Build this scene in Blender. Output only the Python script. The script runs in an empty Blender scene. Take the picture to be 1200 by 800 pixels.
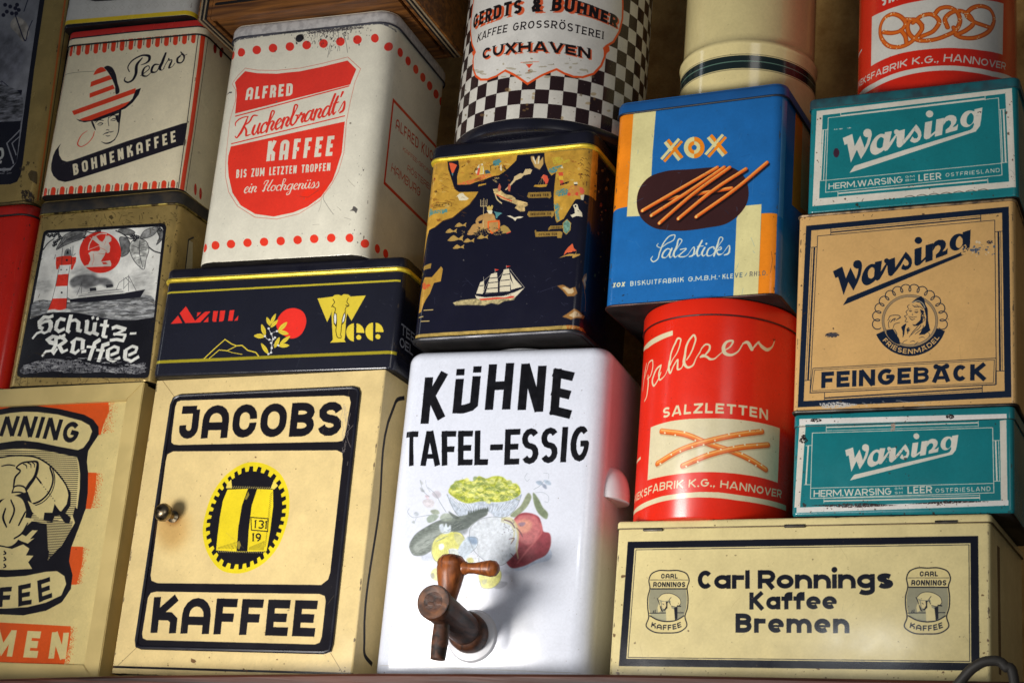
import bpy, bmesh, math, random
import numpy as np
from mathutils import Matrix, Vector

# ------------------------------------------------------------------ camera, world, lamps, exposure
S = bpy.context.scene
COL = S.collection
FPX = 2000.0
PITCH, ROLL, HEAD = math.radians(18.2), math.radians(-5.0), math.radians(24.0)
CAM = np.array([0.63279, -1.48778, -0.20599])

def ray(x, y):
    X = (x - 600.0) / FPX; Y = -(y - 400.0) / FPX
    c, s = math.cos(ROLL), math.sin(ROLL)
    a, b = X * c + Y * s, -X * s + Y * c
    d = (a, math.cos(PITCH) - b * math.sin(PITCH), math.sin(PITCH) + b * math.cos(PITCH))
    ch, sh = math.cos(HEAD), math.sin(HEAD)
    return np.array([d[0] * ch - d[1] * sh, d[0] * sh + d[1] * ch, d[2]])

cam_data = bpy.data.cameras.new("camera")
cam = bpy.data.objects.new("camera", cam_data); COL.objects.link(cam)
fw = Vector(ray(600, 400)).normalized()
rt = Vector(ray(1600, 400) - ray(600, 400)).normalized()
up = rt.cross(fw)
M = Matrix((rt, up, -fw)).transposed().to_4x4(); M.translation = Vector(CAM)
cam.matrix_world = M
cam_data.sensor_width = 36.0; cam_data.lens = 36.0 * FPX / 1200.0
cam_data.clip_start = 0.05; cam_data.clip_end = 50
S.camera = cam

W_ = bpy.data.worlds.new("World"); S.world = W_; W_.use_nodes = True
W_.node_tree.nodes["Background"].inputs[0].default_value = (0.75, 0.85, 1.0, 1)
W_.node_tree.nodes["Background"].inputs[1].default_value = 0.07

def area(name, loc, target, w, h, power, col):
    d = bpy.data.lights.new(name, 'AREA'); d.shape = 'RECTANGLE'; d.size = w; d.size_y = h
    d.energy = power; d.color = col
    o = bpy.data.objects.new(name, d); COL.objects.link(o)
    o.location = loc
    o.rotation_euler = (Vector(target) - Vector(loc)).to_track_quat('-Z', 'Y').to_euler()
    return o
def spot(name, loc, target, power, ang, soft, col):
    d = bpy.data.lights.new(name, 'SPOT'); d.energy = power; d.spot_size = math.radians(ang); d.spot_blend = 1.0
    d.shadow_soft_size = soft; d.color = col
    o = bpy.data.objects.new(name, d); COL.objects.link(o); o.location = loc
    o.rotation_euler = (Vector(target) - Vector(loc)).to_track_quat('-Z', 'Y').to_euler()
spot("key_spot", (-0.66, -1.32, -0.38), (-0.06, 0, 0.275), 128.0, 53, 0.26, (1.0, 0.965, 0.92))  # added key spot, not a fitted lamp; cone shaped for darker corners
area("window_light", (0.10, -0.78, 0.08), (0.0, 0, 0.26), 0.12, 0.06, 0.55, (0.90, 0.95, 1.0))
area("side_window_light", (-2.15, -1.05, 0.55), (0.0, 0, 0.35), 0.22, 0.8, 1.6, (0.90, 0.95, 1.0))
area("fill_light", (1.05, -1.75, 0.30), (0.0, 0, 0.35), 0.5, 0.9, 3.2, (1.0, 0.96, 0.90))  # added fill from the right to lift the tins' side faces
S.view_settings.view_transform = 'Standard'; S.view_settings.look = 'None'
S.view_settings.exposure = 0.0; S.view_settings.gamma = 1.0; S.view_settings.use_curve_mapping = False
S.cycles.max_bounces = 8; S.cycles.diffuse_bounces = 4; S.cycles.glossy_bounces = 4
S.cycles.use_denoising = True

# ------------------------------------------------------------------ print drawing (flat print on the tins), all in numpy
def sm(pts, n=8, closed=False):
    """Catmull-Rom through the points (any number of columns)."""
    P = np.array(pts, float)
    if len(P) < 3: return P
    if closed: Q = np.vstack([P[-1], P, P[0], P[1]])
    else: Q = np.vstack([2 * P[0] - P[1], P, 2 * P[-1] - P[-2]])
    out = []
    t = np.linspace(0, 1, n, endpoint=False)[:, None]
    D = np.maximum(np.hypot(*np.diff(Q[:, :2], axis=0).T), 1e-6)
    h = [2 * t ** 3 - 3 * t ** 2 + 1, t ** 3 - 2 * t ** 2 + t, -2 * t ** 3 + 3 * t ** 2, t ** 3 - t ** 2]
    for i in range(1, len(Q) - 2):
        L = D[i]
        tb = (Q[i] - Q[i - 1]) / D[i - 1] * (L / (L + D[i - 1])) + (Q[i + 1] - Q[i]) / L * (D[i - 1] / (L + D[i - 1]))
        tc = (Q[i + 1] - Q[i]) / L * (D[i + 1] / (L + D[i + 1])) + (Q[i + 2] - Q[i + 1]) / D[i + 1] * (L / (L + D[i + 1]))
        out.append(h[0] * Q[i] + h[1] * tb * L + h[2] * Q[i + 1] + h[3] * tc * L)
    r = np.vstack(out)
    return r if closed else np.vstack([r, P[-1]])

def pts(s, ox=0, oy=0, k=1.0):
    a = np.array([float(v) for v in s.replace(',', ' ').split()]).reshape(-1, 2)
    return a / k + np.array([ox, oy])

def ell(cx, cy, rx, ry, n=40, rot=0, a0=0, a1=360):
    a = np.radians(np.linspace(a0, a1, n, endpoint=(a1 - a0) % 360 != 0))
    c, s = math.cos(math.radians(rot)), math.sin(math.radians(rot))
    x, y = rx * np.cos(a), ry * np.sin(a)
    return np.stack([cx + x * c - y * s, cy + x * s + y * c], 1)

def vnoise(h, w, cell, rng, cy=None):
    cy = cy or cell
    gh, gw = int(h / cy) + 3, int(w / cell) + 3
    g = rng.random((gh, gw))
    y = np.arange(h) / cy; x = np.arange(w) / cell
    yi, xi = y.astype(int), x.astype(int)
    fy, fx = y - yi, x - xi
    fy = (fy * fy * (3 - 2 * fy))[:, None]; fx = (fx * fx * (3 - 2 * fx))[None, :]
    a = g[yi][:, xi]; b = g[yi][:, xi + 1]; c = g[yi + 1][:, xi]; d = g[yi + 1][:, xi + 1]
    return (a * (1 - fx) + b * fx) * (1 - fy) + (c * (1 - fx) + d * fx) * fy

def fbm(h, w, cell, rng, oct=4, cy=None):
    r = np.zeros((h, w)); a = 1; t = 0; cy = cy or cell
    for i in range(oct):
        r += a * vnoise(h, w, max(cell, 1.2), rng, max(cy, 1.2)); t += a; a *= .55; cell /= 2.1; cy /= 2.1
    return r / t

class Canvas:
    """A printed sheet: u runs along the wall of the tin from the middle of its front, z upwards (metres)."""
    def __init__(s, name, u0, u1, z0, z1, base, res=3000.0, seed=1):
        s.name, s.u0, s.z0, s.res = name, u0, z0, res
        s.u1, s.z1 = u1, z1
        s.w = int((u1 - u0) * res) + 1; s.h = int((z1 - z0) * res) + 1
        s.rng = np.random.default_rng(seed)
        s.a = np.zeros((s.h, s.w, 4), np.float32)
        b = list(base) + ([0] if len(base) == 3 else [])
        s.a[:] = np.array(b, np.float32) / np.array([255, 255, 255, 1], np.float32)
        s.map = None; s.k = 1.0; s.W2 = 0
    def setmap(s, f, p):
        """f: photo pixel -> (u, z); p: a pixel where the scale is taken."""
        s.map = f
        d = f(np.array([[p[0], p[1]], [p[0] + 1, p[1]], [p[0], p[1] + 1]], float))
        s.k = s.res * .5 * (np.hypot(*(d[1] - d[0])) + np.hypot(*(d[2] - d[0])))
        return s
    def tx(s, P):
        q = s.map(np.asarray(P, float)[:, :2])
        return np.stack([(q[:, 0] - s.u0) * s.res, (q[:, 1] - s.z0) * s.res], 1)
    def mask(s, polys, evenodd=False, SS=3):
        polys = [p for p in polys if len(p) > 2]
        if not polys: return None
        allp = np.vstack(polys)
        x0 = max(int(allp[:, 0].min()) - 1, 0); x1 = min(int(allp[:, 0].max()) + 2, s.w)
        y0 = max(int(allp[:, 1].min()) - 1, 0); y1 = min(int(allp[:, 1].max()) + 2, s.h)
        if x1 <= x0 or y1 <= y0: return None
        H, W = (y1 - y0) * SS, (x1 - x0) * SS
        T = np.zeros((H, W + 1), np.int16)
        E0, E1 = [], []
        for p in polys:
            q = (p - [x0, y0]) * SS
            if not evenodd:
                ar = np.sum(q[:, 0] * np.roll(q[:, 1], -1) - np.roll(q[:, 0], -1) * q[:, 1])
                if ar < 0: q = q[::-1]
            E0.append(q); E1.append(np.roll(q, -1, 0))
        E0 = np.vstack(E0); E1 = np.vstack(E1)
        sg = np.where(E1[:, 1] > E0[:, 1], 1, -1)
        lo = np.minimum(E0[:, 1], E1[:, 1]); hi = np.maximum(E0[:, 1], E1[:, 1])
        r0 = np.clip(np.ceil(lo - .5), 0, H).astype(int); r1 = np.clip(np.ceil(hi - .5), 0, H).astype(int)
        cnt = r1 - r0; idx = np.nonzero(cnt > 0)[0]
        if not len(idx): return None
        rep = np.repeat(idx, cnt[idx])
        off = np.arange(len(rep)) - np.repeat(np.cumsum(cnt[idx]) - cnt[idx], cnt[idx])
        rows = r0[rep] + off
        dx = (E1[rep, 0] - E0[rep, 0]) / (E1[rep, 1] - E0[rep, 1])
        xs = E0[rep, 0] + (rows + .5 - E0[rep, 1]) * dx
        cols = np.clip(np.ceil(xs - .5), 0, W).astype(int)
        np.add.at(T, (rows, cols), sg[rep])
        C = np.cumsum(T, 1)[:, :W]
        m = ((C & 1) if evenodd else (C != 0)).astype(np.float32)
        m = m.reshape(y1 - y0, SS, x1 - x0, SS).mean((1, 3))
        return m, y0, y1, x0, x1
    def blur(s, m, r):
        r = int(r)
        if r < 1: return m
        for _ in range(2):
            for ax in (0, 1):
                p = np.pad(m, [(r + 1, r) if a == ax else (0, 0) for a in (0, 1)], mode='edge')
                c = np.cumsum(p, ax)
                n = m.shape[ax]
                m = (np.take(c, np.arange(2 * r + 1, 2 * r + 1 + n), ax) - np.take(c, np.arange(n), ax)) / (2 * r + 1)
        return m
    def put(s, mk, col, a=1.0, soft=0, noise=0, cell=6, cy=None, rag=0):
        if mk is None: return
        m, y0, y1, x0, x1 = mk
        if soft:
            r = max(1, int(soft * s.k / 2)); pd = 2 * r + 1
            Y0, Y1, X0, X1 = max(y0 - pd, 0), min(y1 + pd, s.h), max(x0 - pd, 0), min(x1 + pd, s.w)
            mm = np.zeros((Y1 - Y0, X1 - X0), np.float32); mm[y0 - Y0:y1 - Y0, x0 - X0:x1 - X0] = m
            m = s.blur(mm, r); y0, y1, x0, x1 = Y0, Y1, X0, X1
        if rag:
            n = fbm(*m.shape, max(2, rag * s.k), s.rng, 4)
            m = m * np.clip((n - .42) * 9 + .5, 0, 1) if not soft else np.clip((m + n - 1.0) * 7 + .5, 0, 1)
        c = list(col) + ([0] if len(col) == 3 else [])
        c = np.array(c, np.float32) / np.array([255, 255, 255, 1], np.float32)
        m = (m * a)[..., None]
        src = np.broadcast_to(c, m.shape[:2] + (4,)).copy()
        if noise:
            n = (fbm(m.shape[0], m.shape[1], cell * s.k, s.rng, 4, cy * s.k if cy else None) - .5)[..., None] * 2 * noise
            src[..., :3] = np.clip(src[..., :3] * (1 + n * 1.6), 0, 1)
        R = s.a[y0:y1, x0:x1]; R[:] = R * (1 - m) + src * m
    def poly(s, P, col, smooth=False, eo=False, **kw):
        L = P if isinstance(P, list) else [P]
        L = [sm(p, 8, True) if smooth else np.asarray(p, float) for p in L]
        s.put(s.mask([s.tx(p) for p in L], eo), col, **kw)
    def quads(s, q, ws, closed=False, butt=True):
        """outline pieces of one stroke in texels; ws = full widths."""
        n = len(q); out = []
        if n < 2: return out
        idx = range(n) if closed else range(n - 1)
        T = np.zeros((n, 2)); Dr = []
        for i in idx:
            d = q[(i + 1) % n] - q[i]; L = np.hypot(*d); Dr.append(d / L if L > 1e-6 else np.array([1., 0]))
        m_ = len(Dr); ln = [np.hypot(*(q[(i + 1) % n] - q[i])) for i in idx]
        A, Bo = [None] * n, [None] * n      # offset used by the piece that ends / starts at point i
        for i in range(n):
            if closed: a, b, la, lb = Dr[i - 1], Dr[i], ln[i - 1], ln[i]
            else: a, b, la, lb = Dr[max(i - 1, 0)], Dr[min(i, n - 2)], ln[max(i - 1, 0)], ln[min(i, n - 2)]
            na, nb = np.array([-a[1], a[0]]), np.array([-b[1], b[0]]); h_ = ws[i] / 2
            m = na + nb; l = m @ m
            inner = h_ * math.sqrt(max(4 / max(l, 1e-6) - 1, 0))
            if l > .35 and inner < min(la, lb) * .95: A[i] = Bo[i] = m * (2 / l) * h_
            else:
                A[i], Bo[i] = na * h_, nb * h_
                if closed or 0 < i < n - 1: out.append(ell(q[i][0], q[i][1], h_, h_, 14))
        for i in idx:
            j = (i + 1) % n
            out.append(np.array([q[i] + Bo[i], q[j] + A[j], q[j] - A[j], q[i] - Bo[i]]))
        if not butt:
            for i in range(n):
                out.append(ell(q[i][0], q[i][1], ws[i] / 2, ws[i] / 2, 12))
        return out
    def line(s, P, w, col, smooth=False, closed=False, butt=True, **kw):
        """one line or a list of lines; w in photo pixels (number, or one width per point)."""
        L = P if isinstance(P, list) else [P]
        polys = []
        for p in L:
            p = np.asarray(p, float)
            if p.shape[1] == 2:
                ww = np.full(len(p), w, float) if np.isscalar(w) else np.asarray(w, float)
                p = np.column_stack([p, ww])
            if smooth: p = sm(p, 7, closed)
            polys += s.quads(s.tx(p), np.maximum(p[:, 2] * s.k, .6), closed, butt)
        s.put(s.mask(polys), col, **kw)
    def brush(s, items, col, ox=0, oy=0, k=1.0, tf=None, wk=1.0, **kw):
        """items: strings 'x,y,w x,y,w ...' in enlarged-crop units, smoothed, round ends."""
        polys = []
        for it in items:
            a = np.array([[float(v) for v in t.split(',')] for t in it.split()])
            p = a[:, :2] / k + [ox, oy]
            if tf is not None: p = p @ tf[0].T + tf[1]
            p = sm(np.column_stack([p, a[:, 2] / k * wk]), 7)
            polys += s.quads(s.tx(p), np.maximum(p[:, 2] * s.k, .5), False, False)
        s.put(s.mask(polys), col, **kw)
    def text(s, t, base, top, col, w=None, gap=.16, th=.18, style='deco', serif=False, dx=0, dy=0, wk=1, **kw):
        B = s.tx(np.asarray(base, float) + [dx, dy]); Tp = s.tx(np.asarray(top, float) + [dx, dy])
        B = sm(B, 10) if len(B) > 2 else B; Tp = sm(Tp, 10) if len(Tp) > 2 else Tp
        def arc(P):
            d = np.hypot(*np.diff(P, axis=0).T); c = np.concatenate([[0], np.cumsum(d)]); return P, c
        (Bp, Bc), (Tq, Tc) = arc(B), arc(Tp)
        L = Bc[-1]
        mid = lambda P, c: np.array([np.interp(c[-1] / 2, c, P[:, i]) for i in (0, 1)])
        upv = mid(Tq, Tc) - mid(Bp, Bc); dirv = (B[-1] - B[0]) / np.hypot(*(B[-1] - B[0]))
        capv = abs(upv[0] * dirv[1] - upv[1] * dirv[0])
        total = L / capv
        R = [KW(c, style) for c in t]
        fixed = sum(f for f, r in R) + gap * (len(t) - 1)
        rel = sum(r for f, r in R)
        if style == 'script':
            sc = total / max(sum(SCRIPT[c][0] for c in t), .01); wv = 1
        else:
            wv = (total - fixed) / max(rel, .01); sc = 1
            if wv < .2: sc = total / (fixed + .35 * rel); wv = .35
        x = 0.0; polys = []
        def at(gx, gy):
            fr = np.clip(gx / total, -.2, 1.2)
            b = np.array([np.interp(fr * Bc[-1], Bc, Bp[:, i]) for i in (0, 1)]).T
            q = np.array([np.interp(fr * Tc[-1], Tc, Tq[:, i]) for i in (0, 1)]).T
            return b + (q - b) * gy[:, None]
        tw = th * capv * wk
        for c, (f, r) in zip(t, R):
            if style == 'script':
                adv, strokes = SCRIPT[c]
                for st in strokes:
                    g = sm(st, 7)
                    polys += s.quads(at(x + g[:, 0] * sc, g[:, 1]), tw * g[:, 2], False, False)
                x += adv * sc; continue
            cw = (f + r * wv) * sc
            for g, kind in glyph(c, cw / sc, th, style):
                g = np.asarray(g, float)
                gx = x + g[:, 0] * sc
                q = at(gx, g[:, 1])
                if kind == 'dot':
                    polys.append(ell(q[0][0], q[0][1], tw * .62, tw * .62, 16)); continue
                polys += s.quads(q, np.full(len(q), tw * (.45 if kind == 'thin' else .8 if kind == 'mid' else 1)), kind == 'closed')
                if serif and kind != 'closed':
                    for e in (0, -1):
                        if g[e, 1] in (0.0, 1.0):
                            yy = g[e, 1] + (.035 if g[e, 1] == 0 else -.035)
                            sx = np.array([gx[e] - th * .95 * sc, gx[e] + th * .95 * sc])
                            polys += s.quads(at(sx, np.array([yy, yy])), np.full(2, .07 * capv))
            x += cw + gap * sc
        s.put(s.mask(polys), col, **kw)
    def flecks(s, P0, P1, n, col, size=.8, a=.8):
        """chips and specks scattered between two photo pixels."""
        polys = []
        for _ in range(n):
            c = np.array([s.rng.uniform(P0[0], P1[0]), s.rng.uniform(P0[1], P1[1])])
            r = size * s.rng.gamma(1.2, .5); k = s.rng.uniform(.4, 1)
            e = ell(c[0], c[1], r, r * k, 7, s.rng.uniform(0, 180)) + s.rng.normal(0, r * .25, (7, 2))
            polys.append(s.tx(e))
        s.put(s.mask(polys), col, a=a)
    def scratch(s, P0, P1, n, col, ln=8, w=.35, a=.5, ang=None):
        L = []
        for _ in range(n):
            c = np.array([s.rng.uniform(P0[0], P1[0]), s.rng.uniform(P0[1], P1[1])])
            t = s.rng.uniform(0, math.pi) if ang is None else math.radians(ang) + s.rng.normal(0, .2)
            l = s.rng.gamma(1.5, ln / 2)
            d = np.array([math.cos(t), math.sin(t)]) * l / 2
            L.append(np.array([c - d, c + s.rng.normal(0, .4, 2), c + d]))
        s.line(L, w, col, smooth=True, a=a)
    def age(s, amt=.05, edge=0, ecol=(60, 45, 30)):
        n = fbm(s.h, s.w, .02 * s.res, s.rng, 5)[..., None]
        s.a[..., :3] *= 1 + (n - .5) * 2 * amt
        n2 = fbm(s.h, s.w, .0016 * s.res, s.rng, 2)[..., None]
        s.a[..., :3] *= 1 + (n2 - .5) * .05
        sp = fbm(s.h, s.w, .004 * s.res, s.rng, 3)
        m = np.clip((sp - .86) * 14, 0, 1)[..., None] * .5
        s.a[..., :3] = s.a[..., :3] * (1 - m) + np.array(ecol) / 255. * m
        if s.W2:
            uu = s.u0 + (np.arange(s.w) / s.res)[None, :]; d = np.minimum(abs(abs(uu) - s.W2 + .0015), 1) + np.zeros((s.h, 1))
            nn = fbm(s.h, s.w, .007 * s.res, s.rng, 5)
            m = np.clip((nn - .60 - d / .0022 * .28) * 12, 0, 1)[..., None] * .7
            s.a[..., :3] = s.a[..., :3] * (1 - m) + np.array((74, 62, 52)) / 255. * m
        if edge:
            yy = (np.arange(s.h) / s.res)[:, None]; d = np.minimum(yy, s.h / s.res - yy) + np.zeros((1, s.w))
            nn = fbm(s.h, s.w, .006 * s.res, s.rng, 5)
            m = np.clip((nn - .45 - d / edge * .45) * 10, 0, 1)[..., None] * .75
            s.a[..., :3] = s.a[..., :3] * (1 - m) + np.array(ecol) / 255. * m
            s.a[..., 3:] *= 1 - m
    def image(s):
        im = bpy.data.images.new(s.name, s.w, s.h, alpha=True)
        im.alpha_mode = 'CHANNEL_PACKED'
        im.pixels.foreach_set(np.clip(s.a, 0, 1).ravel()); im.update(); im.pack()
        return im
    def uv(s, u, z):
        return ((u - s.u0) * s.res / s.w, (z - s.z0) * s.res / s.h)

# ------------------------------------------------------------------ lettering: strokes in a box w wide, 1 high
def arc_(cx, cy, rx, ry, a0, a1, n=9):
    a = np.radians(np.linspace(a0, a1, n)); return [(cx + rx * math.cos(t), cy + ry * math.sin(t)) for t in a]
KREL = dict(M=1.35, W=1.5, E=.82, F=.8, L=.75, J=.8, T=.9, A=1.1, V=1.05, S=.92, K=1.0, B=.95, P=.9, R=.95, C=.98, G=1.05, O=1.05, Q=1.1, X=1.0, Z=.9, D=1.0, N=1.0, H=1.0, U=1.0, Y=1.0)
def KW(c, style):
    if style == 'script': return (0, 0)
    if c in 'I1': return (.24, .0) if style != 'serif' else (.26, 0)
    if c == ' ': return (.32, .0)
    if c in '.,': return (.22, 0)
    if c == "'": return (.12, 0)
    if c == '-': return (.1, .5)
    if c == ':': return (.14, 0)
    if c in 'il': return (.24, 0)
    if c in 'rft': return (.05, .62)
    if c in 'aeonsg': return (0, .92)
    if c == 'm': return (0, 1.45)
    if c.isdigit(): return (0, .85)
    if c == 'C' and style == 'geo': return (-.07, .92)
    return (0, KREL.get({'Ü': 'U', 'Ö': 'O', 'Ä': 'A'}.get(c, c), 1.0) * (1.04 if style == 'serif' else 1))

def glyph(c, w, t, style):
    """list of (points, kind) centre lines; kind '' / 'closed' / 'dot' / 'thin'."""
    h = t / 2; l, r = h, w - h; R = (w - t) / 2; x = w / 2
    Ry = min(R, (1 - t) / 2) if style == 'deco' else (1 - t) / 2
    if style != 'deco': Ry = (1 - t) / 2
    b, p = h, 1 - h; ty, by = 1 - h - Ry, h + Ry
    dm = []
    if c in 'ÜÖÄ':
        if c == 'Ü' and style == 'kuhne': 
            return [([(l, .78), (l, .12), (l + .12, b), (x, b), (r - .06, b + .02), (r, .16), (r, .78)], ''), ([(l, .86), (l, 1.0)], ''), ([(r, .86), (r, 1.0)], '')]
        dots = [([(x - .17, 1.16)], 'dot'), ([(x + .17, 1.16)], 'dot')]
        if c == 'Ä': dots = [([(x - .3, .97)], 'dot'), ([(x + .3, .97)], 'dot')]
        return glyph({'Ü': 'U', 'Ö': 'O', 'Ä': 'A'}[c], w, t, style) + dots
    rr = min(R, .28)
    if c == 'A':
        if style == 'deco': return [([(l, 0)] + arc_(x, ty, R, Ry, 180, 0) + [(r, 0)], ''), ([(l, .36), (r, .36)], '')]
        return [([(l * .9, 0), (x - t * .12, 1)], ''), ([(x + t * .12, 1), (w - l * .9, 0)], ''), ([(x - R * .6, .27), (x + R * .6, .27)], 'mid')]
    if c == 'B': return [([(l, 0), (l, 1)], ''), ([(0, p), (r - rr, p)] + arc_(r - rr - .02, (p + .53) / 2, rr, (p - .53) / 2, 90, -90) + [(0, .53)], 'mid' if t > .25 else ''), ([(r - rr, .53)] + arc_(r - rr, (b + .53) / 2, rr, (.53 - b) / 2, 90, -90) + [(0, b)], 'mid' if t > .25 else '')]
    if c == 'C': return [(([(r, ty - .04)] if style == 'deco' else []) + arc_(x, ty if style == 'deco' else .5, R, Ry, 0 if style == 'deco' else 42, 180) + arc_(x, by if style == 'deco' else .5, R, Ry, 180, 360 if style == 'deco' else 318) + ([(r, by + .04)] if style == 'deco' else []), '')]
    if c == 'D': return [([(l, 0), (l, 1)], ''), ([(0, p), (r - rr, p)] + arc_(r - rr, p - rr, rr, rr, 90, 0, 6) + arc_(r - rr, b + rr, rr, rr, 0, -90, 6) + [(0, b)], '')]
    if c == 'E': return [([(l, 0), (l, 1)], ''), ([(0, p), (w, p)], ''), ([(0, .5), (w * .9, .5)], ''), ([(0, b), (w, b)], '')]
    if c == 'F': return [([(l, 0), (l, 1)], ''), ([(0, p), (w, p)], ''), ([(0, .47), (w * .88, .47)], '')]
    if c == 'G': return [(([(r, ty - .0)] if style == 'deco' else []) + arc_(x, ty if style == 'deco' else .5, R, Ry, 0 if style == 'deco' else 48, 180) + arc_(x, by if style == 'deco' else .5, R, Ry, 180, 360) + [(r, .5), (x, .5)], '')]
    if c == 'H': return [([(l, 0), (l, 1)], ''), ([(r, 0), (r, 1)], ''), ([(l, .52), (r, .52)], '')]
    if c in 'Il': return [([(x, 0), (x, 1)], '')]
    if c == '1': return [([(x, 0), (x, 1)], ''), ([(x - .14, .78), (x, .95)], 'thin')]
    if c == 'J': return [([(0 + h * .3, p), (r, p)], ''), ([(r, p)] + arc_(x, by, R, Ry, 0, -180) + [(l, by + .08)], '')]
    if c == 'K':
        if style == 'deco' and t > .15: return [([(l, 0), (l, 1)], ''), ([(r + t * .1, 1), (l + t * .3, .52)], ''), ([(l, .47), (r - .14, .47), (r, .36), (r, 0)], '')]
        return [([(l, 0), (l, 1)], ''), ([(r - .02, 1), (l, .42)], ''), ([(l + R * .45, .58), (r + .01, 0)], '')]
    if c == 'L': return [([(l, 0), (l, 1)], ''), ([(0, b), (w, b)], '')]
    if c == 'M': return [([(l, 0), (l, 1)], ''), ([(l, 1 - h * .4), (x, .25), (r, 1 - h * .4)], ''), ([(r, 0), (r, 1)], '')]
    if c == 'N': return [([(l, 0), (l, 1)], ''), ([(l, 1 - h * .2), (r, h * .2)], ''), ([(r, 0), (r, 1)], '')]
    if c in 'O0': return [(arc_(x, ty, R, Ry, 0, 180, 12) + arc_(x, by, R, Ry, 180, 360, 12), 'closed')]
    if c == 'P': return [([(l, 0), (l, 1)], ''), ([(0, p), (r - rr, p)] + arc_(r - rr, (p + .42) / 2, rr, (p - .42) / 2, 90, -90) + [(0, .42)], '')]
    if c == 'R': return glyph('P', w, t, style) + [([(r - rr * .9, .44), (r, .32 if style == 'deco' else 0), (r, 0)] if style == 'deco' else [(x - .02, .45), (r, 0)], '')]
    if c == 'S':
        mt, mb = (p + .5) / 2, (b + .5) / 2
        e = 8 if style == 'deco' else 30
        return [(arc_(x, mt, R, (p - .5) / 2, e, 265) + arc_(x, mb, R, (.5 - b) / 2, 85, -180 + e), '')]
    if c == 'T': return [([(0, p), (w, p)], ''), ([(x, 0), (x, 1)], '')]
    if c == 'U': return [([(l, 1)] + arc_(x, by, R, Ry if style == 'deco' else min(R, Ry), 180, 360) + [(r, 1)], '')] if style == 'deco' else [([(l, 1), (l, h + R)] + arc_(x, h + R, R, R, 180, 360)[1:-1] + [(r, h + R), (r, 1)], '')]
    if c == 'V': return [([(l * .8, 1), (x, 0)], ''), ([(x, 0), (w - l * .8, 1)], '')]
    if c == 'W': return [([(l * .8, 1), (w * .27, 0)], ''), ([(w * .27, 0), (x, 1)], ''), ([(x, 1), (w * .73, 0)], ''), ([(w * .73, 0), (w - l * .8, 1)], '')]
    if c == 'X': return [([(l, 0), (r, 1)], ''), ([(l, 1), (r, 0)], '')]
    if c == 'Y': return [([(l, 1), (x, .45), (r, 1)], ''), ([(x, .5), (x, 0)], '')]
    if c == 'Z': return [([(0, p), (w, p)], ''), ([(r, p), (l, b)], ''), ([(0, b), (w, b)], '')]
    if c == '3': return [(arc_(x, .74, R, .22, 140, -80), ''), (arc_(x, .27, R, .23, 80, -140), '')]
    if c == '9': return [(arc_(x, .68, R, .26, 0, 360, 14), 'closed'), ([(r, .7), (r - .05, .3), (x - .1, .04)], '')]
    if c == '.': return [([(x, h)], 'dot')]
    if c == ',': return [([(x, h)], 'dot'), ([(x, h), (x - .06, -.16)], 'thin')]
    if c == ':': return [([(x, .35)], 'dot')]
    if c == "'": return [([(x, 1), (x - .03, .75)], '')]
    if c == '-': return [([(0, .5), (w, .5)], '')]
    if c == '&': return [([(r, 0), (l + .06, .7), (l + .1, .93), (x + .06, .93), (x + .1, .7), (l, .3), (l + .06, b), (x, b), (r, .5)], '')]
    # lower case, x height .68
    X = .75; xc = X / 2; ry = (X - t) / 2
    if c == 'o': return [(arc_(x, xc, R, ry, 0, 360, 20)[:-1], 'closed')]
    if c == 'a': return [(arc_(x, xc, R, ry, 0, 360, 20)[:-1], 'closed'), ([(r, 0), (r, X)], '')]
    if c == 'e': return [(arc_(x, xc, R, ry, -4, 312, 18), ''), ([(l, xc - .02), (r + h * .8, xc - .02)], 'thin')]
    if c == 'n': return [([(l, 0), (l, X)], ''), ([(l, X - h - R)] + arc_(x, X - h - min(R, .3), R, min(R, .3), 180, 0) + [(r, 0)], '')]
    if c == 'm':
        q = (w - t) / 4
        return [([(l, 0), (l, X)], '')] + [([(l + 2 * q * i, X - h - q)] + arc_(l + q + 2 * q * i, X - h - q, q, q, 180, 0) + [(l + 2 * q * (i + 1), 0)], '') for i in (0, 1)]
    if c == 'r': return [([(l, 0), (l, X)], ''), ([(l, X - .25), (l + .1, X - h - .02), (w, X - h - .02)], '')]
    if c == 'i': return [([(x, 0), (x, X)], ''), ([(x, X + .24)], 'dot')]
    if c == 'g': return [(arc_(x, xc, R, ry, 0, 360, 20)[:-1], 'closed'), ([(r, X), (r, -.1)] + arc_(x, -.08, R, .16, 0, -150), '')]
    if c == 's':
        return [(arc_(x, X * .72, R * .85, X * .16, 30, 265) + arc_(x, X * .30, R * .85, X * .17, 85, -160), '')]
    if c == 'f': return [([(x - .05, 0), (x - .05, .72)] + arc_(x + .12, .74, .17, 1 - h - .74, 180, 80) + [(w, p)], ''), ([(0 - .04, X - h), (w, X - h)], '')]
    if c == 't': return [([(x - .05, .95), (x - .05, 0)], ''), ([(0, X - h), (w, X - h)], '')]
    return []

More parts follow.
